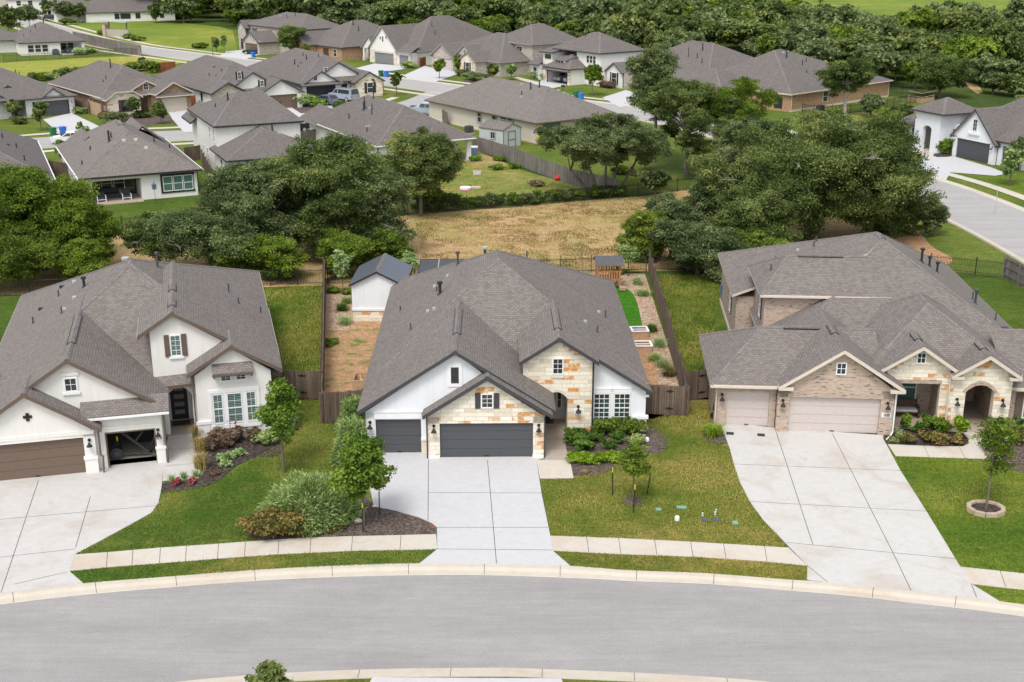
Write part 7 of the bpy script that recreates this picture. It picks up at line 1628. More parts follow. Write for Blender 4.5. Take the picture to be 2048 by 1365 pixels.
vehicle('white_car', (140, 287), 'white saloon car parked on the left street behind the brown roof', 'car', sedan, sg, 1.85, 'car_white', 200, (1.45, -1.4), z=.06)
vehicle('pickup_truck', (626, 262), 'black pickup truck half hidden between two white houses', 'pickup', pick, pg, 1.95, 'car_black', 35, (1.8, -1.75), .4, .06, (-2.75, -.85, 1.2))
vehicle('passenger_van', (688, 202), 'silver blue passenger van on the driveway beside the black garage', 'van', van, vg, 2.0, 'car_silver', 140, (1.75, -1.7), .37, .08)
vehicle('hatchback_car', (653, 210), 'dark blue hatchback parked before the silver van', 'car', hatch, hg, 1.8, 'car_blue', 140, (1.3, -1.3), .32, .08)
vehicle('pickup_truck', (852, 231), 'blue grey pickup truck parked by the beige house corner', 'pickup', pick, pg, 1.98, 'car_silver', -20, (1.8, -1.75), .4, .06, (-2.75, -.85, 1.2))
vehicle('black_car', (507, 109), 'black car on the driveway of the two-storey grey brick house', 'car', sedan, sg, 1.85, 'car_black', 175, (1.45, -1.4), z=.08)
hg5 = HS['f_opengarage']
vehicle('parked_suv', (0, 0), 'grey car inside the open double garage, left of two', 'car', suv, ug, 1.85, 'car_grey', -53-90, (1.5, -1.5), .36, .06, None, hg5.world(-5.0, 3.4)); vehicle('parked_suv', (0, 0), 'silver car inside the open double garage, right of two', 'car', suv, ug, 1.85, 'car_silver', -53-90, (1.5, -1.5), .36, .06, None, hg5.world(-2.1, 3.4))
vehicle('parked_suv', (104, 41), 'black car on a driveway at the top left near the trees', 'car', suv, ug, 1.9, 'car_black', 20, (1.5, -1.5), .36, .08)
vehicle('white_van', (52, 37), 'white van on the street at the top left', 'van', van, vg, 2.0, 'car_white', 30, (1.75, -1.7), .37, .06)
# ---------------------------------------------------------------- trees and plants
RNG = np.random.default_rng(11)
def leaf_mesh(clumps, n, size, mat, aspect=1.5, up=.65, shell=.3, spread=.15, under=.5, sub=13):
    """many small leaf faces spread through ellipsoid clumps (cx, cy, cz, rx, ry, rz, tint)"""
    c = np.asarray(clumps, float)
    if sub:
        m = sub; q = np.repeat(c, m, 0); d = RNG.normal(size=(len(q), 3)); d /= np.linalg.norm(d, axis=1)[:, None]; d[:, 2] = np.where((d[:, 2] < -.35) & (RNG.random(len(q)) > under), -d[:, 2], d[:, 2])
        rr = (.45+.65*RNG.random(len(q))**.7)[:, None]; q[:, :3] += d*rr*q[:, 3:6]; q[:, 3:6] *= (.28+.30*RNG.random(len(q)))[:, None]; q[:, 5] *= .8
        q[:, 6] = np.clip(q[:, 6]*.55+RNG.normal(size=len(q))*.55, -1.5, 1.5); c = np.concatenate([q, c*np.array([1, 1, 1, .62, .62, .62, .6])])
    w = (c[:, 3]*c[:, 4]+c[:, 5]*c[:, 3]); w /= w.sum()
    k = RNG.choice(len(c), n, p=w); d = RNG.normal(size=(n, 3)); d /= np.linalg.norm(d, axis=1)[:, None]
    low = (d[:, 2] < -.3) & (RNG.random(n) > under); d[low, 2] *= -1
    r = shell+(1-shell)*RNG.random(n)**.6
    r = r*(1+.24*RNG.normal(size=n))
    p = c[k, :3]+d*r[:, None]*c[k, 3:6]
    nr = d*.5+np.array([0, 0, up])+RNG.normal(size=(n, 3))*.6; nr /= np.linalg.norm(nr, axis=1)[:, None]
    a = np.cross(nr, RNG.normal(size=(n, 3))); a /= np.linalg.norm(a, axis=1)[:, None]; b = np.cross(nr, a)
    s = size*(.55+.9*RNG.random(n))[:, None]; sa, sb = s*aspect*.5, s*.5
    bend = nr*s*.18
    v = np.stack([p-a*sa, p+b*sb-a*sa*.1+bend, p+a*sa, p-b*sb+a*sa*.1+bend], 1).reshape(-1, 3)
    t = np.clip(.5+c[k, 6]*.30+RNG.normal(size=n)*spread, 0, 1)
    return v, t
def quads_obj(name, v, t, mat, parent=None):
    n = len(v)//4; me = bpy.data.meshes.new(name); me.vertices.add(4*n); me.vertices.foreach_set('co', v.astype('f').ravel())
    me.loops.add(4*n); me.loops.foreach_set('vertex_index', np.arange(4*n, dtype='i')); me.polygons.add(n)
    me.polygons.foreach_set('loop_start', np.arange(0, 4*n, 4, dtype='i'))
    me.update(calc_edges=True); me.materials.append(M[mat])
    at_ = me.attributes.new('tint', 'FLOAT', 'FACE'); at_.data.foreach_set('value', t.astype('f'))
    o = bpy.data.objects.new(name, me); COL.objects.link(o)
    if parent: o.parent = parent
    return o
def crown_clumps(cx, cy, cz, rx, ry, rz, n, cr, rnd, flat=.75, lump=.55):
    out = []
    for i in range(n):
        for _ in range(30):
            x, y, z = rnd.uniform(-1, 1), rnd.uniform(-1, 1), rnd.uniform(-1, 1); q = x*x+y*y+z*z
            if q <= 1 and q >= lump*rnd.random(): break
        s = cr*rnd.uniform(.6, 1.25)
        out.append((cx+x*rx, cy+y*ry, cz+z*rz, s, s*rnd.uniform(.8, 1.2), s*flat*rnd.uniform(.8, 1.1), rnd.uniform(-1, 1)))
    return out
def limbs(mb, base, fork, clumps, r0, bark, rnd, nl=9, twig=True):
    base, fork = Vector(base), Vector(fork)
    mid = base.lerp(fork, .5)+Vector((rnd.uniform(-.15, .15), rnd.uniform(-.15, .15), 0))*fork.z*.15
    mb.tube([base-Vector((0, 0, .1)), base+Vector((0, 0, .15)), mid, fork], [r0*1.5, r0*1.15, r0*.95, r0*.85], bark, 8)
    cl = list(clumps); rnd.shuffle(cl)
    for c in cl[:nl]:
        e = Vector(c[:3]); m1 = fork.lerp(e, .4)+Vector((rnd.uniform(-.4, .4), rnd.uniform(-.4, .4), rnd.uniform(.1, .5)))*c[3]*.5
        m2 = fork.lerp(e, .75)+Vector((rnd.uniform(-.3, .3), rnd.uniform(-.3, .3), rnd.uniform(-.2, .4)))*c[3]*.5
        mb.tube([fork, m1, m2, e], [r0*.55, r0*.38, r0*.24, r0*.1], bark, 6)
        if twig:
            for _ in range(3):
                q = e+Vector((rnd.uniform(-1, 1), rnd.uniform(-1, 1), rnd.uniform(-.2, .9)))*c[3]*.95
                mb.tube([m2, m2.lerp(q, .5)+Vector((0, 0, .1)), q], [r0*.16, r0*.11, r0*.04], bark, 4)
def tree(label, x, y, h, rx, nleaf, size, leaf='leaf_oak', bark='bark', ry=None, crown_z=None, rz=None, nclump=26, cr=None, fork=.35, trunk=None, seed=0, name='oak_tree', group=None, nl=10, lean=(0, 0), dead=0, flat=.75, z0=0, trunks=None, cen=(0, 0), hole=None):
    rnd = random.Random(seed*7+3); ry = ry or rx; rz = rz or h*.32; crown_z = crown_z or h-rz; cr = cr or rx*.36; trunk = trunk or h*.03
    r = tag(empty(name, (x, y, z0), 0), label, 'tree', group)
    cl = crown_clumps(cen[0], cen[1], crown_z, max(.1, rx-cr*.9), max(.1, ry-cr*.9), max(.1, rz-cr*flat*.8), nclump, cr, rnd, flat)
    if hole: cl = [c for c in cl if not (hole[0] < c[0] < hole[1] and c[2] < hole[2] and c[1] < 3.5)]
    v, t = leaf_mesh(cl, nleaf, size, leaf); quads_obj('crown', v, t, leaf, r)
    mb = MB()
    if trunks:
        for (bx, by, fx, fy, fz) in trunks:
            near = sorted(cl, key=lambda c: (c[0]-fx)**2+(c[1]-fy)**2)[:max(6, nl)]
            limbs(mb, (bx, by, 0), (fx, fy, fz), near, trunk, bark, rnd, 4)
    else: limbs(mb, (0, 0, 0), (lean[0], lean[1], h*fork), cl, trunk, bark, rnd, nl)
    tr = mb.build('trunk', r, True)
    if dead:
        for _ in range(dead):
            mb = MB()
            c = rnd.choice(cl); p = Vector(c[:3]); out = Vector((c[0]*.6, -abs(c[1])-1.5, rnd.uniform(.3, 1.5))).normalized(); q = p+out*c[3]*1.25
            mb.tube([p, p.lerp(q, .5)+Vector((.1, 0, .15)), q], [.06, .045, .02], 'bark_pale', 5)
            for _ in range(4):
                b0 = p.lerp(q, rnd.uniform(.4, .95)); b1 = b0+Vector((rnd.uniform(-1, 1), rnd.uniform(-.8, .2), rnd.uniform(-.3, .8)))*c[3]*.5
                mb.tube([b0, b0.lerp(b1, .5)+Vector((0, 0, .08)), b1], [.03, .022, .01], 'bark_pale', 4)
            mb.build('bare_branch', r)
    return r
def bush(name, label, px, r, h, leaf, n, size, cat='shrub', group=None, aspect=1.6, seed=0, ry=None, nclump=7, spread=.16, z=0.03, loc=None, up=.35, shell=.4):
    rnd = random.Random(seed+int(px[0]*3+px[1]) if px else seed); ry = ry or r
    x, y = at(*px) if loc is None else loc
    cl = crown_clumps(0, 0, h*.5, r*.62, ry*.62, h*.22, nclump, r*.5, rnd, h/(2*r)*1.0 if h < 2*r else 1)+[(0, 0, h*.42, r*.7, ry*.7, h*.45, 0)]
    v, t = leaf_mesh(cl, n, size, leaf, aspect, up, shell, spread, .5, 8); v[:, 2] = np.maximum(v[:, 2], .01)
    o = quads_obj(name, v, t, leaf); o.location = (x, y, z); tag(o, label, cat, group); return o
def tuft(name, label, px, r, h, leaf, n, w=.03, cat='grass clump', group=None, seed=0, z=.03, line=None, loc=None):
    """arching blades"""
    rg = np.random.default_rng(seed+5); x, y = at(*px) if loc is None else loc; V = []; T = []
    for i in range(n):
        ang = rg.uniform(0, 2*math.pi); b = np.array([rg.normal()*r*.25, rg.normal()*r*.25, 0])
        if line is not None: b = b+np.array([line[0], line[1], 0])*rg.uniform(0, 1)
        L = h*rg.uniform(.6, 1.15); out = np.array([math.cos(ang), math.sin(ang), 0])*r*rg.uniform(.3, 1.0); s = np.array([-math.sin(ang), math.cos(ang), 0])*w
        p0, p1, p2 = b, b+out*.35+np.array([0, 0, L*.7]), b+out+np.array([0, 0, L*rg.uniform(.5, .95)])
        V += [p0-s, p0+s, p1+s*.8, p1-s*.8, p1-s*.8, p1+s*.8, p2+s*.15, p2-s*.15]; t = np.clip(.5+rg.normal()*.2, 0, 1); T += [t, t]
    o = quads_obj(name, np.array(V), np.array(T), leaf); o.location = (x, y, z); tag(o, label, cat, group); return o
def spiky(name, label, px, r, h, leaf, n, L=.5, w=.045, cat='shrub', group=None, seed=0, z=.03):
    """feathery shrub: slim shoots pointing outward from a dome"""
    rg = np.random.default_rng(seed+9); x, y = at(*px); d = rg.normal(size=(n, 3)); d[:, 2] = np.abs(d[:, 2]); d /= np.linalg.norm(d, axis=1)[:, None]
    lump = 1+.12*np.sin(d[:, 0]*7+seed)*np.cos(d[:, 1]*6)+.08*np.sin(d[:, 2]*9)
    rad = (.62+.38*rg.random(n)**.5)*lump; p = d*rad[:, None]*np.array([r, r*.9, h]); o_ = d*np.array([1, 1, .7])+rg.normal(size=(n, 3))*.42+np.array([0, 0, .25]); o_ /= np.linalg.norm(o_, axis=1)[:, None]
    s = np.cross(o_, rg.normal(size=(n, 3))); s /= np.linalg.norm(s, axis=1)[:, None]; Ls = (L*(.5+.8*rg.random(n)))[:, None]
    b0 = p-o_*Ls*.3; q = p+o_*Ls*.3; e = p+o_*Ls*.75+np.array([0, 0, -.08])*L
    V = np.stack([b0, q+s*w, e, q-s*w], 1).reshape(-1, 3); V[:, 2] = np.maximum(V[:, 2], .01)
    cl = np.sin(d[:, 0]*5+1)*np.sin(d[:, 1]*6)*.12
    ob = quads_obj(name, V, np.clip(.5+cl+rg.normal(size=n)*.17, 0, 1), leaf); ob.location = (x, y, z); tag(ob, label, cat, group); return ob
def stemmed(name, label, px, h, r, leaf, n, size, bark='bark', fork=.42, seed=0, group='young yard trees', nclump=12, trunk=.05, cz=None, rz=None, aspect=1.6, z=0.03, cat='tree'):
    x, y = at(*px); rz = rz or h*.34
    return tree(label, x, y, h, r, n, size, leaf, bark, nclump=nclump, cr=r*.48, crown_z=cz or h-rz, rz=rz, fork=fork, trunk=trunk, seed=seed, name=name, group=group, nl=7, flat=.9, z0=z)
def where(u, Y): return ((u-1024)/FPX*(Y*_c+(CAMZ-3)*_s), Y)
# ---- large trees behind the front row
BIG = 'large oaks behind the front houses'
def bigtree(label, u, vb, vtop, Wpx, leaf='leaf_oak', nleaf=42000, size=.2, zoff=0, **k):
    nleaf = int(nleaf*2.7); size *= .58
    x, y = at(u, vb); Y = y; h = hat(vtop, Y); sc_ = FPX/(Y*_c+(CAMZ-h*.6)*_s); rx = Wpx/2/sc_
    return tree(label, x, y, h, rx, nleaf, size, leaf, group=BIG, **k)
bigtree('tall dense oak in the middle of the thicket behind the fence', 668, 512, 268, 300, 'leaf_oak', 60000, .2, rz=5.2, nclump=54, cr=1.8, fork=.3, trunk=.3, seed=1, dead=5)
bigtree('broad grey green oak on the left side of the thicket', 520, 520, 318, 260, 'leaf_oak2', 50000, .2, rz=4.4, nclump=46, cr=1.8, fork=.25, trunk=.24, seed=2, dead=5)
bigtree('lower round oak before the broad grey green one, bare pale branches', 425, 548, 395, 240, 'leaf_oak2', 36000, .18, rz=2.6, nclump=34, cr=1.5, fork=.2, trunk=.2, seed=3, dead=7)
bigtree('low oak at the left end of the thicket beside the bare earth gap', 320, 538, 430, 150, 'leaf_oak', 20000, .17, rz=2.0, nclump=22, cr=1.2, fork=.2, trunk=.16, seed=4, dead=3)
bigtree('oak at the right edge of the thicket beside the dry field', 752, 520, 330, 170, 'leaf_oak2', 36000, .19, rz=4.8, nclump=38, cr=1.6, fork=.3, trunk=.24, seed=5, dead=4)
bigtree('bright juniper at the foot of the thicket beside the black ribbed shed', 770, 545, 455, 110, 'leaf_cedar', 20000, .16, rz=2.3, nclump=22, cr=.95, fork=.1, trunk=.12, seed=6)
bigtree('yellow green sapling at the foot of the thicket, centre', 690, 556, 455, 110, 'leaf_elm', 16000, .16, rz=2.2, nclump=20, cr=.95, fork=.15, trunk=.1, seed=7)
bigtree('bright small tree in shade behind the white stucco house vents', 560, 560, 470, 120, 'leaf_elm', 15000, .15, rz=2.0, nclump=20, cr=.95, fork=.15, trunk=.1, seed=8)
bigtree('dark small oak at the foot of the thicket above the roof peak', 480, 562, 470, 130, 'leaf_cedar', 16000, .16, rz=2.0, nclump=20, cr=1.0, fork=.15, trunk=.1, seed=9)
bigtree('bright green elm filling the left edge of the photo', 70, 540, 330, 300, 'leaf_elm', 56000, .2, rz=4.3, nclump=44, cr=1.8, fork=.25, trunk=.25, seed=10)
bigtree('mid green elm right of the bright elm at the left edge', 175, 545, 385, 170, 'leaf_elm', 32000, .19, rz=3.4, nclump=30, cr=1.4, fork=.25, trunk=.2, seed=11)
bigtree('low green tree at the left edge below the bright elm', 40, 575, 450, 200, 'leaf_cedar', 30000, .17, rz=2.4, nclump=30, cr=1.3, fork=.15, trunk=.15, seed=12)
bigtree('low tree beside the bare earth gap, right of the left elms', 165, 568, 470, 120, 'leaf_elm', 17000, .16, rz=2.0, nclump=20, cr=1.0, fork=.15, trunk=.12, seed=13)
bigtree('dark oak in front of the white column patio house', 842, 432, 255, 185, 'leaf_oak', 34000, .2, rz=3.6, nclump=30, cr=1.5, fork=.35, trunk=.17, seed=14, flat=.8)
bigtree('spreading multi-trunk oak beside the grey fence', 1204, 388, 228, 300, 'leaf_oak2', 38000, .2, rz=2.7, nclump=44, cr=1.3, fork=.4, trunk=.14, seed=15, dead=3, trunks=[(-1.2, 0, -3.4, -.5, 2.6), (-.4, .3, -1.5, 0, 3.0), (.3, 0, .4, .4, 3.4), (1.0, .2, 1.6, .2, 3.4), (1.6, 0, 3.4, .3, 3.2)])
bigtree('tall slim oak rising behind the beige house roof corner', 1308, 325, 88, 135, 'leaf_oak2', 22000, .22, rz=5.4, nclump=34, cr=1.35, fork=.4, trunk=.2, seed=16, dead=2)
bigtree('round crowned oak with one straight trunk over the shaded lawn', 1372, 352, 142, 235, 'leaf_oak', 40000, .2, rz=4.8, nclump=36, cr=1.45, fork=.42, trunk=.26, seed=17, dead=4)
bigtree('light green round oak behind the giant oak', 1468, 340, 142, 225, 'leaf_elm', 46000, .2, rz=4.9, nclump=36, cr=1.8, fork=.35, trunk=.24, seed=18)
bigtree('oak with pale bare branches between the round oaks and the giant oak', 1530, 400, 222, 250, 'leaf_oak2', 38000, .2, rz=4.4, nclump=38, cr=1.4, fork=.3, trunk=.22, seed=19, dead=8)
bigtree('giant leaning oak behind the brick house, its dark trunk showing', 1612, 486, 190, 500, 'leaf_oak', 110000, .2, rz=5.9, crown_z=6.1, nclump=96, cr=2.1, fork=.34, trunk=.42, bark='bark_dark', seed=20, dead=9, lean=(2.6, .3), nl=18, ry=8, cen=(.9, 1), hole=(.4, 4.2, 4.4))
bigtree('small oak left of the giant oak above the board fence', 1500, 520, 370, 200, 'leaf_oak', 34000, .18, rz=3.0, nclump=32, cr=1.5, fork=.2, trunk=.18, seed=21, dead=3)
bigtree('dark juniper at the corner of the dry field', 1285, 520, 400, 110, 'leaf_cedar', 26000, .17, rz=2.9, nclump=26, cr=1.1, fork=.1, trunk=.15, seed=22, dead=1)
bigtree('grey green oak behind the board fence at the brick house lawn', 1395, 548, 430, 190, 'leaf_oak2', 36000, .17, rz=2.6, nclump=32, cr=1.3, fork=.18, trunk=.17, seed=23, dead=3)
bigtree('oak filling the gap between the dark juniper and the giant oak', 1432, 475, 330, 190, 'leaf_oak2', 30000, .19, rz=3.6, nclump=32, cr=1.5, fork=.25, trunk=.2, seed=34, dead=3)
bigtree('oak joining the giant oak on the side of the right street', 1740, 478, 300, 210, 'leaf_oak', 30000, .19, rz=3.6, nclump=32, cr=1.5, fork=.4, trunk=.2, seed=35, dead=3)
bigtree('small oak behind the dark juniper of the field corner', 1345, 480, 385, 150, 'leaf_oak2', 24000, .18, rz=2.4, nclump=24, cr=1.2, fork=.2, trunk=.14, seed=24, dead=2)
bigtree('dark undergrowth tree between the giant trunk and the fence corner', 1500, 540, 450, 120, 'leaf_cedar', 18000, .16, rz=1.9, nclump=20, cr=1.0, fork=.15, trunk=.1, seed=25)
bigtree('yellow green undergrowth tree left of the giant trunk', 1548, 545, 470, 100, 'leaf_elm', 12000, .15, rz=1.5, nclump=18, cr=.8, fork=.15, trunk=.09, seed=26)
bigtree('small oak at the right side of the giant oak over bare dirt', 1790, 470, 390, 130, 'leaf_oak', 16000, .17, rz=2.2, nclump=20, cr=1.1, fork=.3, trunk=.13, seed=27)
bigtree('leaning forked oak in front of the orange brick roof', 1690, 232, 112, 120, 'leaf_oak', 17000, .26, rz=3.3, nclump=16, cr=1.6, fork=.5, trunk=.24, bark='bark_pale', seed=28, lean=(-.4, 0))
bigtree('dense small juniper beside the white modern house', 1752, 290, 212, 70, 'leaf_cedar', 14000, .22, rz=2.8, nclump=18, cr=1.0, fork=.15, trunk=.12, seed=29)
bigtree('bushy young oak left of the white modern house windows', 1790, 318, 250, 60, 'leaf_oak', 9000, .2, rz=2.0, nclump=14, cr=.9, fork=.15, trunk=.1, seed=30)
bigtree('spreading oak with visible limbs at the wood edge, upper right', 1878, 196, 108, 130, 'leaf_oak', 24000, .28, rz=3.0, nclump=26, cr=1.8, fork=.4, trunk=.22, seed=31)
bigtree('dark oak before the two-storey grey brick house', 590, 116, 46, 62, 'leaf_oak', 12000, .3, rz=3.2, nclump=18, cr=1.5, fork=.35, trunk=.2, seed=32)
bigtree('bushy tree with white blossom, right edge behind the giant oak', 1850, 470, 380, 80, 'leaf_oak2', 9000, .15, rz=2.2, nclump=14, cr=.9, fork=.2, trunk=.1, seed=33)
# ---- young trees of the yards
stemmed('oak_tree', 'young dark oak in the curved mulch bed of the white stucco house', (568, 945), 5.2, 1.25, 'leaf_bright', 10500, .095, seed=41, fork=.42, trunk=.06, rz=1.95)
stemmed('elm_tree', 'round bright green young tree beside the driveway of the stone house', (728, 1052), 4.4, 1.45, 'leaf_bright', 17000, .095, seed=42, fork=.35, trunk=.05, rz=1.75)
stemmed('olive_tree', 'small grey green young tree with three black stakes', (1266, 1003), 3.4, 1.05, 'leaf_elm', 4600, .07, seed=43, fork=.42, trunk=.04, rz=1.15)
stemmed('elm_tree', 'thin young tree in the octagonal block ring', (1972, 1022), 5.0, 1.35, 'leaf_elm', 4200, .075, seed=44, fork=.4, trunk=.05, rz=1.9)
stemmed('willow_tree', 'pale slender young tree beside the board fence and white shed', (686, 590), 3.6, .8, 'leaf_pale', 3600, .10, seed=45, fork=.4, trunk=.035, rz=1.2)
stemmed('willow_tree', 'wispy young tree by the iron fence near the play tower', (1256, 552), 2.9, .95, 'leaf_sage', 2600, .09, seed=46, fork=.35, trunk=.03, rz=1.0)
stemmed('willow_tree', 'feathery pale green shrub tree between shed and patio cover', (822, 560), 2.4, .9, 'leaf_pale', 4200, .10, seed=47, fork=.2, trunk=.03, rz=1.1)
stemmed('oak_tree', 'top of a dark green tree at the bottom edge of the photo', (548, 1440), hat(1320, at(548, 1440)[1]), .85, 'leaf_oak', 6500, .10, seed=48, fork=.4, trunk=.05, rz=1.3)
Y2 = 'young trees of the back rows'
for i, (nm, lab, px, vt, w_, lf) in enumerate((
    ('oak_tree', 'round young tree on the lawn before the dark grey garage, left street', (83, 262), 203, 32, 'leaf_oak'), ('oak_tree', 'bushy young tree before the window of the whitewashed brick house', (30, 240), 200, 34, 'leaf_oak'),
    ('oak_tree', 'young tree on the lawn beside the beige garage driveway', (323, 248), 202, 30, 'leaf_oak'), ('oak_tree', 'bushy tree before the stone bay of the brown brick house', (266, 238), 192, 38, 'leaf_oak'),
    ('elm_tree', 'slim dark tree on the round corner lawn', (793, 191), 138, 24, 'leaf_oak'), ('willow_tree', 'feathery light green bush tree beside the stone gable with black shutters', (740, 192), 150, 34, 'leaf_elm'),
    ('willow_tree', 'thin light tree before the pale garage of the tan brick house', (879, 158), 117, 26, 'leaf_elm'), ('oak_tree', 'bushy column tree between pale garage and stone bay', (918, 148), 108, 22, 'leaf_cedar'),
    ('oak_tree', 'young tree on the lawn right of the stone bay', (985, 164), 127, 26, 'leaf_oak'), ('oak_tree', 'pale young tree before the arched entry of the open garage house', (1023, 160), 126, 22, 'leaf_sage'),
    ('willow_tree', 'staked young tree on the lawn right of the open garage', (1184, 192), 132, 44, 'leaf_elm'), ('willow_tree', 'light green young tree before the orange brick house', (672, 118), 94, 30, 'leaf_elm'),
    ('oak_tree', 'dark bushy tree before the orange brick wall', (612, 118), 88, 18, 'leaf_cedar'), ('oak_tree', 'small tree on the bright meadow beside the upper street', (433, 103), 72, 14, 'leaf_oak'), ('willow_tree', 'bare looking pale sapling on the meadow beside the brick houses', (449, 107), 66, 12, 'leaf_sage'),
    ('willow_tree', 'thin young tree in the lawn at the right edge, staked', (2019, 372), 290, 48, 'leaf_sage'), ('oak_tree', 'dark tree at the right edge beside the dark garage door', (2040, 345), 275, 44, 'leaf_oak'),
    ('willow_tree', 'thin tree between the two left roofs near the white car', (168, 292), 240, 28, 'leaf_sage'), ('oak_tree', 'small grey tree on the lawn between the two left roofs', (126, 330), 280, 26, 'leaf_sage'),
    ('elm_tree', 'small light tree on the yellow field before the red fence', (284, 138), 112, 12, 'leaf_elm'), ('oak_tree', 'young tree in shade beside the two garden chairs', (1290, 342), 303, 32, 'leaf_oak'),
    ('oak_tree', 'bushy small oak at the iron fence below the garden chairs', (1310, 400), 345, 60, 'leaf_oak2'), ('oak_tree', 'oak at the top left edge of the photo', (18, 70), 12, 50, 'leaf_oak'), ('oak_tree', 'dense dark oak in front of the far pale houses, top left', (60, 60), 14, 50, 'leaf_oak2'),
    ('oak_tree', 'round oak beside the black car at the top left', (98, 36), 2, 34, 'leaf_oak'), ('oak_tree', 'oak beside the driveway at the top left, right of the black car', (130, 46), 4, 40, 'leaf_oak2'), ('oak_tree', 'oak against the gable of the long white house', (158, 46), 10, 34, 'leaf_oak'), ('oak_tree', 'dark oak at the right end of the long white house', (312, 46), 8, 40, 'leaf_oak'))):
    x, y = at(*px); h = max(2.0, hat(vt, y)); scl = FPX/(y*_c+(CAMZ-h*.6)*_s); r_ = w_/2/scl
    tree(lab, x, y, h, r_, int(3500+1500*min(4, r_)), .13+.0006*y, lf, nclump=11, cr=r_*.5, rz=h*.36, fork=.35, trunk=.03+.012*h, seed=60+i, name=nm, group=Y2, nl=6, flat=.9)
# ---- shrubs of the front yards
spiky('sage_shrub', 'big round silvery green feathery shrub in the mulch bed', (622, 1035), 2.2, 1.9, 'leaf_sage', 11000, .30, .03, seed=1)
bush('rose_shrub', 'yellow green shrub with bronze leaves before the silvery shrub', (552, 1068), 1.75, 1.15, 'leaf_rose', 12000, .09, seed=2, ry=1.3, nclump=12, spread=.24)
bush('grass_tuft', 'small olive tuft in the mulch right of the bronze shrub', (668, 1058), .55, .4, 'leaf_rose', 1400, .07, seed=3)
spiky('sage_shrub', 'tall pale variegated shrub at the corner of the stone house, lower', (706, 925), 1.0, 2.3, 'leaf_sage', 4500, .3, .035, seed=4); spiky('sage_shrub', 'tall pale variegated shrub at the side gate of the stone house, upper', (712, 868), 1.0, 2.0, 'leaf_sage', 4000, .3, .035, seed=5)
spiky('sage_shrub', 'upright pale green shrub at the right corner of the white stucco house', (562, 858), .85, 2.6, 'leaf_sage', 4200, .26, .035, seed=6)
bush('privet_shrub', 'dark bushy green shrub right of the stone arch', (1163, 893), 1.0, 1.0, 'leaf_box', 6500, .09, seed=7)
for px, lab, r_, h_, lf in (((1196, 868), 'dark hedge shrub under the twin windows, leftmost of three', .75, .95, 'leaf_cedar'), ((1228, 868), 'dark hedge shrub under the twin windows, middle of three', .75, 1.0, 'leaf_cedar'), ((1266, 868), 'dark hedge shrub under the twin windows, rightmost of three', .75, 1.05, 'leaf_cedar')): bush('hedge_shrub', lab, px, r_, h_, lf, 4200, .09, group='shrubs before the stone house', seed=8)
for px, lab in (((1195, 884), 'small clipped ball shrub left of two before the hedge'), ((1239, 886), 'small clipped ball shrub right of two before the hedge'), ((1221, 900), 'small clipped ball shrub behind the lime shrubs')): bush('ball_shrub', lab, px, .42, .62, 'leaf_box', 2400, .06, group='shrubs before the stone house', nclump=5)
for k, (px, lab) in enumerate((((1152, 924), 'lime green mound shrub, left end of the row of four'), ((1172, 925), 'lime green mound shrub, second from the left'), ((1195, 925), 'lime green mound shrub, third from the left'), ((1220, 923), 'lime green mound shrub, right end of the row of four'))): bush('lime_shrub', lab, px, .55, .5, 'leaf_lime', 3000, .075, group='lime green mound shrubs', seed=k)
bush('pale_shrub', 'loose pale shrub behind the small staked tree', (1272, 893), .55, .7, 'leaf_sage', 1500, .07)
tuft('dry_grass', 'tuft of dry blades in brown mulch beside the entry slab', (1170, 948), .25, .2, 'leaf_straw', 120, .012)
for k, (px, lab) in enumerate((((398, 880), 'straw coloured fountain grass beside the path, top of three'), ((402, 905), 'straw coloured fountain grass beside the path, middle of three'), ((402, 938), 'straw coloured fountain grass beside the path, bottom of three'))): tuft('fountain_grass', lab, px, .5, .95, 'leaf_straw', 420, .014, group='fountain grasses beside the path', seed=k)
for k, (px, r_, lf, lab) in enumerate((((418, 874), .6, 'leaf_bright', 'bright leafy shrub at the left end of the bay window bed'), ((452, 868), .6, 'leaf_box', 'green leafy shrub below the garden hook'), ((492, 866), .55, 'leaf_bright', 'green leafy shrub under the right bay window'), ((524, 862), .5, 'leaf_box', 'dark leafy shrub at the right end of the bay window bed'), ((436, 886), .55, 'leaf_tan', 'brown dry shrub in front of the bay window bed, left'), ((474, 884), .6, 'leaf_tan', 'brown dry shrub in front of the bay window bed, centre'), ((506, 884), .5, 'leaf_tan', 'brown dry shrub in front of the bay window bed, right'), ((425, 902), .45, 'leaf_tan', 'reddish dry shrub beside the fountain grass'), ((452, 898), .4, 'leaf_tan', 'reddish dry shrub in the middle of the mulch'), ((538, 888), .8, 'leaf_sage', 'soft green shrub at the foot of the young dark oak'))): bush('garden_shrub', lab, px, r_, .85, lf, 2200, .085, group='shrubs under the bay window', seed=k)
for px, lab in (((444, 922), 'pale lime ground plant, leftmost in the dark mulch'), ((452, 932), 'pale lime ground plant, lowest in the dark mulch'), ((462, 916), 'pale lime ground plant, middle of the dark mulch'), ((478, 912), 'pale lime ground plant, right end of the patch')): bush('hosta_plant', lab, px, .36, .32, 'leaf_pale', 420, .13, 'plant', 'pale lime ground plants', aspect=1.3)
for px, lab in (((355, 971), 'pot mum with red flowers, left of two'), ((386, 968), 'pot mum with red flowers, right of two')):
    o = bush('flower_plant', lab, px, .22, .34, 'leaf_red', 1400, .05, 'flowers', 'red flower mounds')
bush('purple_plant', 'dark purple low plant in the mulch', (427, 950), .35, .2, 'leaf_tan', 400, .06, 'plant')
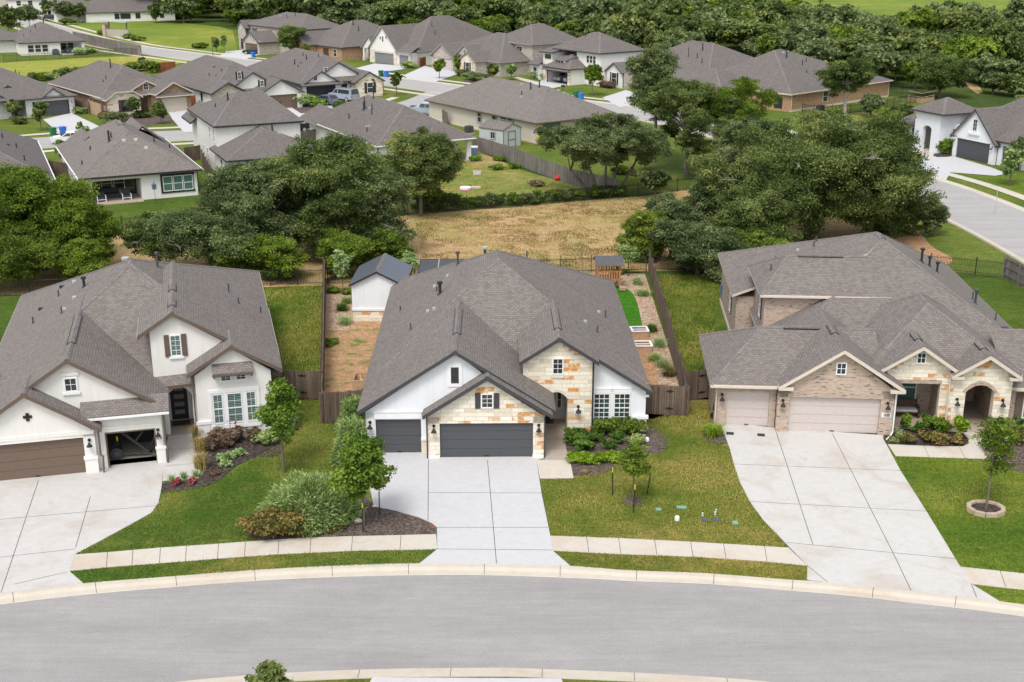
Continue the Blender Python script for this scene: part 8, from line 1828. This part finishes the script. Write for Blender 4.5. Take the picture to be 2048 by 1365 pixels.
for px, lab in (((344, 964), 'small green grass tuft left of the red flowers'), ((368, 958), 'small green grass tuft between the red flowers'), ((392, 955), 'small straw grass tuft right of the red flowers')): tuft('grass_tuft', lab, px, .3, .45, 'leaf_pale', 90, .012, group='grass tufts at the path end')
tuft('iris_clump', 'strappy bright green clump beside the brick house driveway', (1426, 872), .75, .7, 'leaf_lime', 260, .022)
for k, (px, r_, h_, lf, lab) in enumerate((((1811, 862), .32, 1.1, 'leaf_bright', 'upright bright shrub before the porch bench, left'), ((1858, 860), .48, 1.0, 'leaf_bright', 'bright shrub before the stone pier'), ((1880, 866), .5, .9, 'leaf_bright', 'bright shrub right of the one before the stone pier'), ((1917, 880), .42, 1.6, 'leaf_lime', 'tall lime shrub at the left foot of the arch'), ((1834, 866), .35, .6, 'leaf_box', 'small dark shrub between bench shrubs'), ((1816, 884), .5, .5, 'leaf_rose', 'low yellow green shrub by the driveway corner'), ((1870, 886), .9, .55, 'leaf_rose', 'wide low rusty shrub in the middle of the mulch bed'), ((1912, 889), .5, .5, 'leaf_rose', 'low shrub at the right end of the mulch bed'), ((1798, 872), .3, .3, 'leaf_sage', 'tiny grey plant by the white downspout'), ((1788, 884), .28, .25, 'leaf_sage', 'tiny grey plant at the driveway edge'), ((2000, 868), .5, 1.3, 'leaf_bright', 'bright shrub at the right foot of the arch'), ((2025, 885), 1.0, .9, 'leaf_rose', 'rusty shrub at the right edge of the photo'), ((2042, 868), .7, .9, 'leaf_box', 'dark shrub under the right edge window'))): bush('garden_shrub', lab, px, r_, h_, lf, 2000, .08, group='shrubs before the brick house', seed=k+30)
bush('flowering_shrub', 'white flowering shrub beside the path on the right', (1985, 903), .75, .9, 'leaf_white', 2600, .07, seed=3)
# ---- back yard plants of the stone house
for k, (px, lab) in enumerate((((694, 607), 'grass clump in gravel, top of three beside the shed'), ((685, 622), 'grass clump in gravel, middle of three beside the shed'), ((690, 650), 'bluish grass clump in gravel, bottom of three beside the shed'), ((1286, 592), 'grass clump in the right gravel bed, by the turf tip'), ((1303, 664), 'leafy grass clump in gravel right of the farther planter'), ((1318, 695), 'bluish grass clump in gravel right of the nearer planter'), ((1326, 735), 'bluish grass clump in gravel near the gate, larger'), ((1338, 752), 'rusty leaning grass clump in gravel near the gate'), ((1275, 570), 'grey clump in gravel near the fence end'), ((1310, 722), 'green clump in gravel beside the dirt path'))): tuft('grass_clump', lab, px, .6+.07*(k % 4), .55+.08*(k % 3), ('leaf_sage', 'leaf_box', 'leaf_pale')[k % 3] if k != 7 else 'leaf_rose', 230, .014, group='grass clumps in the gravel beds', seed=k)
for k, (px, lab) in enumerate((((665, 585), 'low green shrub at the board fence near the pale young tree'), ((700, 588), 'low green shrub beside the shed wall'), ((1240, 548), 'low green ground shrub under the wispy tree'), ((660, 690), 'weedy green patch of plants by the board fence'))): bush('low_shrub', lab, px, .7, .4, 'leaf_bright', 1500, .08, group='low shrubs of the stone house yard', seed=k)
# ---- hedge plants along the field fence and yard weeds
for k in range(16):
    u = 838+k*27; v = 428-(k*27)*.078; bush('hedge_plant', 'bright leafy plant growing behind the long iron fence of the dry field', (u, v-4), .8+.3*(k % 3), 1.0+.35*((k*7) % 4)/3, ('leaf_bright', 'leaf_elm', 'leaf_oak')[k % 3], 1500, .14, 'plant', 'plants behind the long iron fence', seed=k+70)
bush('yellow_shrub', 'bright yellow flowering shrub at the beige house corner', (1092, 290), 1.6, 1.7, 'leaf_yellow', 5000, .14); bush('dark_shrub', 'dark shrub under the oak before the white column patio house', (862, 418), 2.2, 2.0, 'leaf_cedar', 7000, .16)
for k, (px, lab) in enumerate((((905, 400), 'low green weeds near the foot of the dark oak'), ((1000, 322), 'weeds along the grey fence, top'), ((1030, 338), 'weeds along the grey fence, middle'), ((995, 340), 'weed clump on the half dry yard'), ((950, 322), 'weed clump near the patio column'), ((1075, 372), 'rusty weeds by the red toy'), ((1110, 392), 'rusty bush inside the field fence'), ((1150, 388), 'green bush inside the field fence corner'))): bush('weed_clump', lab, px, 1.0, .55, 'leaf_bright' if 'rusty' not in lab else 'leaf_tan', 1100, .12, 'weeds', 'weeds of the half dry yard', seed=k+90)
# ---- shrubs of the back streets
BS = 'shrubs of the back gardens'
for k, (px, r_, h_, lf, lab) in enumerate((((600, 212), 2.8, 2.2, 'leaf_sage', 'big pale shrub between the driveway and the stacked gable house'), ((578, 204), 1.8, 1.4, 'leaf_elm', 'green shrub left of the big pale shrub'), ((636, 214), 1.7, 1.2, 'leaf_bright', 'low bright shrub right of the big pale shrub'), ((680, 216), 1.3, 1.0, 'leaf_box', 'low dark shrub before the silver van'),
    ((945, 160), 2.0, 1.6, 'leaf_oak2', 'round shrub left in the bed right of the stone bay'), ((962, 163), 2.0, 1.5, 'leaf_oak2', 'round shrub right in the bed right of the stone bay'), ((1000, 152), 2.0, 1.5, 'leaf_elm', 'low hedge shrub beside the pale young tree'), ((925, 152), 1.6, 1.2, 'leaf_oak', 'shrub below the shuttered stone bay window'),
    ((236, 246), 2.6, 1.6, 'leaf_oak2', 'wide grey shrub before the brown brick house'), ((285, 236), 1.6, 1.3, 'leaf_oak', 'shrub left of the beige garage'), ((212, 238), 1.2, 1.0, 'leaf_rose', 'olive shrub at the stone bay corner'), ((40, 248), 1.6, 1.0, 'leaf_oak', 'low shrub row before the whitewashed brick house'), ((160, 228), 1.2, 1.0, 'leaf_sage', 'grey shrub right of the dark grey garage'),
    ((68, 162), 1.3, 1.6, 'leaf_oak', 'dark shrub in the row behind the left houses, first'), ((85, 162), 1.2, 1.5, 'leaf_cedar', 'dark shrub in the row behind the left houses, second'), ((103, 160), 1.6, 1.7, 'leaf_sage', 'silver blue shrub in the row behind the left houses'), ((130, 156), 2.0, 2.0, 'leaf_oak', 'larger dark shrub in the row behind the left houses'), ((150, 152), 1.4, 1.6, 'leaf_sage', 'second silver shrub in the row behind the left houses'), ((166, 148), 1.4, 1.4, 'leaf_oak', 'last dark shrub in the row behind the left houses'),
    ((268, 143), 2.2, 2.0, 'leaf_elm', 'green shrub left of the red stained fence'), ((290, 142), 2.2, 2.0, 'leaf_oak', 'dark shrub beside the red stained fence'), ((308, 146), 1.4, 2.6, 'leaf_cedar', 'upright dark shrub at the end of the red stained fence'),
    ((398, 97), 1.6, 1.3, 'leaf_cedar', 'dark round shrub on the meadow, left of two'), ((408, 97), 1.6, 1.3, 'leaf_cedar', 'dark round shrub on the meadow, right of two'), ((206, 71), 2.0, 1.3, 'leaf_cedar', 'dark shrub left of the entrance monument'), ((258, 78), 1.8, 1.2, 'leaf_cedar', 'dark shrub right of the entrance monument'), ((272, 82), 1.8, 1.1, 'leaf_cedar', 'second dark shrub right of the entrance monument'),
    ((130, 50), 2.6, 1.8, 'leaf_cedar', 'dark shrub at the street corner, top left'), ((160, 110), 1.8, 1.6, 'leaf_pale', 'pale garden shrub before the grey block wall'), ((178, 107), 1.6, 1.2, 'leaf_bright', 'bright garden shrub before the grey block wall'),
    ((810, 114), 2.0, 1.5, 'leaf_elm', 'shrubs below the white gable porch'), ((818, 136), 1.6, 1.2, 'leaf_sage', 'grey shrub beside the second grey garage door'), ((1076, 158), 2.2, 1.4, 'leaf_sage', 'shrubs between the arch and the open garage'), ((1212, 176), 1.6, 1.2, 'leaf_tan', 'reddish shrub below the cream gable window'),
    ((1888, 308), 1.3, 1.9, 'leaf_bright', 'bright shrub before the white modern tower'), ((1826, 292), 1.3, 1.2, 'leaf_bright', 'round shrub under the left windows of the white modern house, near'), ((1835, 285), 1.2, 1.1, 'leaf_box', 'round shrub under the left windows of the white modern house, far'), ((1812, 292), 1.2, .9, 'leaf_tan', 'reddish shrub beside the white modern house'),
    ((560, 282), 2.2, 1.6, 'leaf_oak2', 'shrub at the white house corner behind the thicket'), ((255, 288), 1.2, 1.6, 'leaf_oak', 'small shrub beside the roof near the left street'), ((1240, 350), 1.2, 1.0, 'leaf_cedar', 'low shrub at the foot of the trunks'))):
    bush('garden_shrub', lab, px, r_, h_, lf, 1800, .11+.0006*at(*px)[1], group=BS, seed=k+120)
# ---- the wood
def sample_wood():
    low = [(255, 40), (330, 44), (450, 58), (600, 64), (700, 70), (830, 78), (940, 88), (1150, 108), (1320, 124), (1500, 140), (1620, 158), (1790, 182), (1830, 165), (1900, 168), (1950, 172), (2060, 192), (2300, 210), (2500, 200)]
    up = [(2500, 70), (2050, 92), (1960, 88), (1905, 92), (1840, 90), (1700, 82), (1650, 78), (1600, 70), (1540, 30), (1480, -8), (1200, -14), (600, -14), (330, -10), (290, 4)]
    poly = [at(*p) for p in low+up]; xs = [p[0] for p in poly]; ys = [p[1] for p in poly]; rnd = random.Random(5); pts = []
    y = min(ys)
    hs = [(h.root.location.x, h.root.location.y) for h in HS.values()]
    row = 0
    while y < max(ys):
        st = 6.8+.022*(y-190); x = min(xs)+(row % 2)*st*.5
        while x < max(xs):
            px, py = x+rnd.uniform(-.38, .38)*st, y+rnd.uniform(-.38, .38)*st
            if inside(px, py, poly) and abs(px)/py < .47: pts.append((px, py, st))
            x += st
        y += st*.86; row += 1
    return pts
WOOD = sample_wood(); WOOD.sort(key=lambda p: p[1])
protos = []
GW = 'trees of the wood behind the houses'
def wood_tree(k, leaf, h, r, n, size, nclump, bark='bark', dead=0, **kw): return tree('oak among the dense wood behind the houses', 0, 0, h, r, n, size, leaf, bark, nclump=nclump, cr=r*.42, rz=h*.36, fork=.3, trunk=.2, seed=200+k, name='wood_tree', group=GW, nl=6, dead=dead, **kw)
specs = [('leaf_oak', 7.4, 4.9, 9000, .42, 18), ('leaf_oak2', 6.8, 5.0, 8500, .42, 18), ('leaf_oak', 8.6, 4.6, 9000, .42, 18), ('leaf_elm', 6.2, 4.2, 7500, .40, 15), ('leaf_oak2', 7.8, 5.4, 9500, .44, 20), ('leaf_cedar', 6.0, 3.6, 6500, .38, 14), ('leaf_oak', 6.6, 5.6, 9500, .44, 20), ('leaf_elm', 7.2, 4.8, 8500, .42, 17)]
LAB = {0: 'dark green oak among the wood behind the houses', 1: 'grey green oak among the wood behind the houses', 2: 'tall dark oak among the wood behind the houses', 3: 'small bright green tree among the wood behind the houses', 4: 'broad grey green oak among the wood behind the houses', 5: 'small dark juniper among the wood behind the houses', 6: 'low broad dark oak among the wood behind the houses', 7: 'light green elm among the wood behind the houses'}
for k, s_ in enumerate(specs): r_ = wood_tree(k, *s_, dead=1 if k in (1, 4) else 0); r_['label'] = LAB[k]; r_['group'] = GW+', kind %d' % k if False else GW; protos.append(r_)
rnd = random.Random(9); used = [False]*len(protos); pick_ = [0, 1, 2, 4, 6, 0, 1, 4, 7, 6, 3, 5, 2]
NIND = 280
for i, (x, y, st) in enumerate(WOOD[:NIND]):
    k = rnd.choice(pick_); o = protos[k] if not used[k] else copy_tree(protos[k]); used[k] = True
    s_ = st/8.4*rnd.choice((.72, .9, 1, 1.1, 1.32))*rnd.uniform(.93, 1.07); o.location = (x, y, -.2); o.rotation_euler = (0, 0, rnd.uniform(0, 6.28)); o.scale = (s_, s_*rnd.uniform(.8, 1.1), s_*rnd.uniform(.72, 1.15))
for k, u in enumerate(used):
    if not u: protos[k].location = (WOOD[NIND-1-k][0]+3, WOOD[NIND-1-k][1]+3, -.2)
rest = WOOD[NIND:]
vs, ts = [], []; base = []
for k in (0, 1, 3, 6):
    m_ = next(c for c in protos[k].children if c.name.startswith('crown')).data
    co_ = np.empty(len(m_.vertices)*3, 'f'); m_.vertices.foreach_get('co', co_); tt = np.empty(len(m_.polygons), 'f'); m_.attributes['tint'].data.foreach_get('value', tt); base.append((co_.reshape(-1, 4, 3)[::3], tt[::3]))
for x, y, st in rest:
    q, t = base[rnd.randrange(4)]; a = rnd.uniform(0, 6.28); s_ = st/8.2*rnd.uniform(.85, 1.2); c, s2 = math.cos(a), math.sin(a); cen = q.mean(axis=1, keepdims=True); w_ = (q-cen)*1.5+cen
    p = w_.reshape(-1, 3)*s_; vs.append(np.stack([p[:, 0]*c-p[:, 1]*s2+x, p[:, 0]*s2+p[:, 1]*c+y, p[:, 2]*.95], 1)); ts.append(np.clip(t+rnd.uniform(-.15, .15), 0, 1))
if rest:
    o = quads_obj('woodland', np.concatenate(vs), np.concatenate(ts), 'leaf_oak'); tag(o, 'far wood of oaks reaching the top of the photo', 'wood', None, 'stuff')
print('WOOD', len(WOOD), 'rest', len(rest))
# scattered trees on the far meadow and right edge bushes
FM = 'trees on and beside the far meadow'
for i, (px, vt, w_, lf, lab) in enumerate((((1890, 78), 0, 70, 'leaf_oak', 'tall dark oak standing out against the bright far meadow'), ((1840, 84), 30, 50, 'leaf_oak', 'dark oak left of the tall one against the far meadow'), ((2030, 92), 0, 70, 'leaf_oak2', 'oak at the top right corner of the photo'), ((1640, 4), -8, 22, 'leaf_oak', 'small tree on the far meadow near the top edge'), ((1990, 138), 96, 80, 'leaf_elm', 'light green scrub tree at the right edge, below the corner oak'), ((1950, 150), 108, 70, 'leaf_oak2', 'grey scrub tree left of the light green scrub tree'), ((2030, 195), 150, 80, 'leaf_oak', 'scrub tree above the white modern roof'), ((1985, 188), 150, 60, 'leaf_oak2', 'scrub tree right of the bare dirt track'), ((1740, 236), 190, 60, 'leaf_oak2', 'low scrub oak under the orange brick back wall'), ((1800, 262), 210, 64, 'leaf_oak', 'dark scrub oak between the juniper and the modern house'), ((1830, 178), 120, 60, 'leaf_elm', 'green tree behind the spreading oak'), ((2060, 230), 170, 70, 'leaf_oak2', 'scrub tree at the right edge behind the white modern roof'))):
    x, y = at(*px); h = max(3.5, hat(vt, y)); scl = FPX/(y*_c+(CAMZ-h*.6)*_s); r_ = w_/2/scl
    tree(lab, x, y, h, r_, 9000, .36, lf, nclump=16, cr=r_*.42, rz=h*.4, fork=.3, trunk=.2, seed=300+i, name='oak_tree', group=FM, nl=7)

# ---- grass standing in the lawns and the dry field
def vnoise(q, f, seed):
    g = np.random.default_rng(seed+50).random((97, 97)); x, y = (q[:, 0]*f+500) % 96, (q[:, 1]*f+500) % 96; i, j = x.astype(int), y.astype(int); u, v = x-i, y-j; u, v = u*u*(3-2*u), v*v*(3-2*v)
    return g[i, j]*(1-u)*(1-v)+g[i+1, j]*u*(1-v)+g[i, j+1]*(1-u)*v+g[i+1, j+1]*u*v
def scatter(name, label, polys, n, h, w, mat, seed=0, clump=0):
    rg = np.random.default_rng(seed); V = []; T = []
    tot = sum(a for _, a in polys)
    for px, wgt in polys:
        pts = [at(*p) for p in px]; xs = [p[0] for p in pts]; ys = [p[1] for p in pts]; m = int(n*wgt/tot); got = 0
        while got < m:
            q = rg.uniform((min(xs), min(ys)), (max(xs), max(ys)), (m, 2)); q = np.array([p for p in q if inside(p[0], p[1], pts)])
            if len(q) == 0: continue
            if clump: q = q[vnoise(q, 1.1, seed)*.6+vnoise(q, .35, seed+1)*.4+rg.normal(size=len(q))*.08 > clump]
            if len(q) == 0: continue
            q = q[:m-got]; got += len(q); k = len(q); a = rg.uniform(0, 6.28, k); H = h*(.5+rg.random(k)); d = np.stack([np.cos(a), np.sin(a)], 1); s = np.stack([-np.sin(a), np.cos(a)], 1)*w
            b = np.zeros((k, 4, 3)); b[:, 0, :2] = q-s; b[:, 1, :2] = q+s; tip = q+d*H[:, None]*.7
            b[:, 2, :2] = tip+s*.4; b[:, 3, :2] = tip-s*.4; b[:, 2:, 2] = H[:, None]; b[:, :, 2] += .005; V.append(b.reshape(-1, 3)); T.append(np.clip(.5+rg.normal(size=k)*.16+(vnoise(q, .28, seed+2)-.5)*1.1+(vnoise(q, 1.2, seed+3)-.5)*.5, 0, 1))
    o = quads_obj(name, np.concatenate(V), np.concatenate(T), mat); tag(o, label, None, None, 'stuff')
LL = [(149, 1110), (207, 1080), (264, 1049), (303, 1027), (317, 1007), (330, 985), (437, 962), (510, 918), (575, 880), (560, 800), (650, 800), (690, 850), (690, 948), (600, 960), (540, 1000), (490, 1050), (505, 1083), (437, 1090)]
LM = [(1080, 959), (1147, 958), (1235, 930), (1325, 905), (1300, 840), (1440, 800), (1404, 868), (1459, 897), (1468, 930), (1479, 965), (1500, 1005), (1526, 1041), (1555, 1071), (1579, 1097), (1381, 1086), (1100, 1074)]
LR = [(1793, 914), (2002, 920), (2300, 960), (2300, 1178), (1921, 1136), (1853, 1025), (1801, 943)]
SL = [(138, 1144), (318, 1128), (558, 1110), (707, 1103), (875, 1100), (839, 1129), (602, 1137), (325, 1156), (167, 1169)]
SR = [(1105, 1103), (1240, 1110), (1388, 1115), (1535, 1125), (1614, 1133), (1614, 1162), (1414, 1149), (1259, 1143), (1140, 1134)]
scatter('grass', 'short green grass of the left front lawn', [(LL, 1), (SL, .3)], 52000, .05, .014, 'leaf_turf', 1)
scatter('grass', 'short olive grass of the middle front lawn', [(LM, 1), (SR, .3)], 52000, .05, .014, 'leaf_turf2', 2)
scatter('grass', 'short bright grass of the right front lawn', [(LR, 1)], 34000, .05, .014, 'leaf_turf', 3)
FD = [(830, 440), (1046, 414), (1275, 394), (1300, 440), (1240, 470), (1290, 540), (1060, 548), (850, 545)]
scatter('grass', 'dry tufts of the tan field behind the stone house', [(FD, 1)], 22000, .08, .03, 'leaf_hay', 4, .45)
scatter('grass', 'green tufts of the tan field behind the stone house', [(FD, 1), ([(830, 400), (930, 310), (1040, 345), (1150, 378), (1100, 400), (930, 418)], .6)], 9000, .10, .03, 'leaf_turf2', 5, .60)
YL = [(440, 640), (540, 575), (650, 573), (646, 795), (545, 792)]
YR = [(1300, 550), (1440, 552), (1440, 600), (1420, 700), (1415, 795), (1368, 798)]
scatter('grass', 'short grass of the side yards behind the gates', [(YL, 1), (YR, 1)], 40000, .09, .022, 'leaf_turf', 7)
# ---------------------------------------------------------------- camera, light
cam = bpy.data.cameras.new('camera'); co = bpy.data.objects.new('camera', cam); COL.objects.link(co)
co.location = (0, 0, CAMZ); co.rotation_euler = (math.pi/2-PIT, 0, 0)
cam.sensor_fit = 'HORIZONTAL'; cam.sensor_width = 36; cam.lens = 36*FPX/2048; cam.clip_end = 6000; cam.clip_start = .5
scene.camera = co
w = bpy.data.worlds.new('World'); scene.world = w; w.use_nodes = True
nt = w.node_tree; bg = nt.nodes['Background']; sky = nt.nodes.new('ShaderNodeTexSky'); sky.sky_type = 'NISHITA'; sky.sun_disc = False
SE, SR = R(58), R(200)
sky.sun_elevation = SE; sky.sun_rotation = SR; sky.air_density = 1.0; sky.dust_density = 2.5; sky.ozone_density = 1.0
hs = nt.nodes.new('ShaderNodeHueSaturation'); hs.inputs['Saturation'].default_value = .30
nt.links.new(sky.outputs[0], hs.inputs['Color']); nt.links.new(hs.outputs[0], bg.inputs['Color']); bg.inputs['Strength'].default_value = .15
sl = bpy.data.lights.new('sun', 'SUN'); sl.energy = 1.2; sl.angle = R(17); sl.color = (1, .965, .92)
so = bpy.data.objects.new('sun', sl); COL.objects.link(so)
d = Vector((math.sin(SR)*math.cos(SE), math.cos(SR)*math.cos(SE), math.sin(SE)))
so.rotation_euler = (-d).to_track_quat('-Z', 'Y').to_euler()
scene.view_settings.view_transform = 'Standard'; scene.view_settings.look = 'None'; scene.view_settings.exposure = .73; scene.view_settings.gamma = 1
scene.render.engine = 'CYCLES'
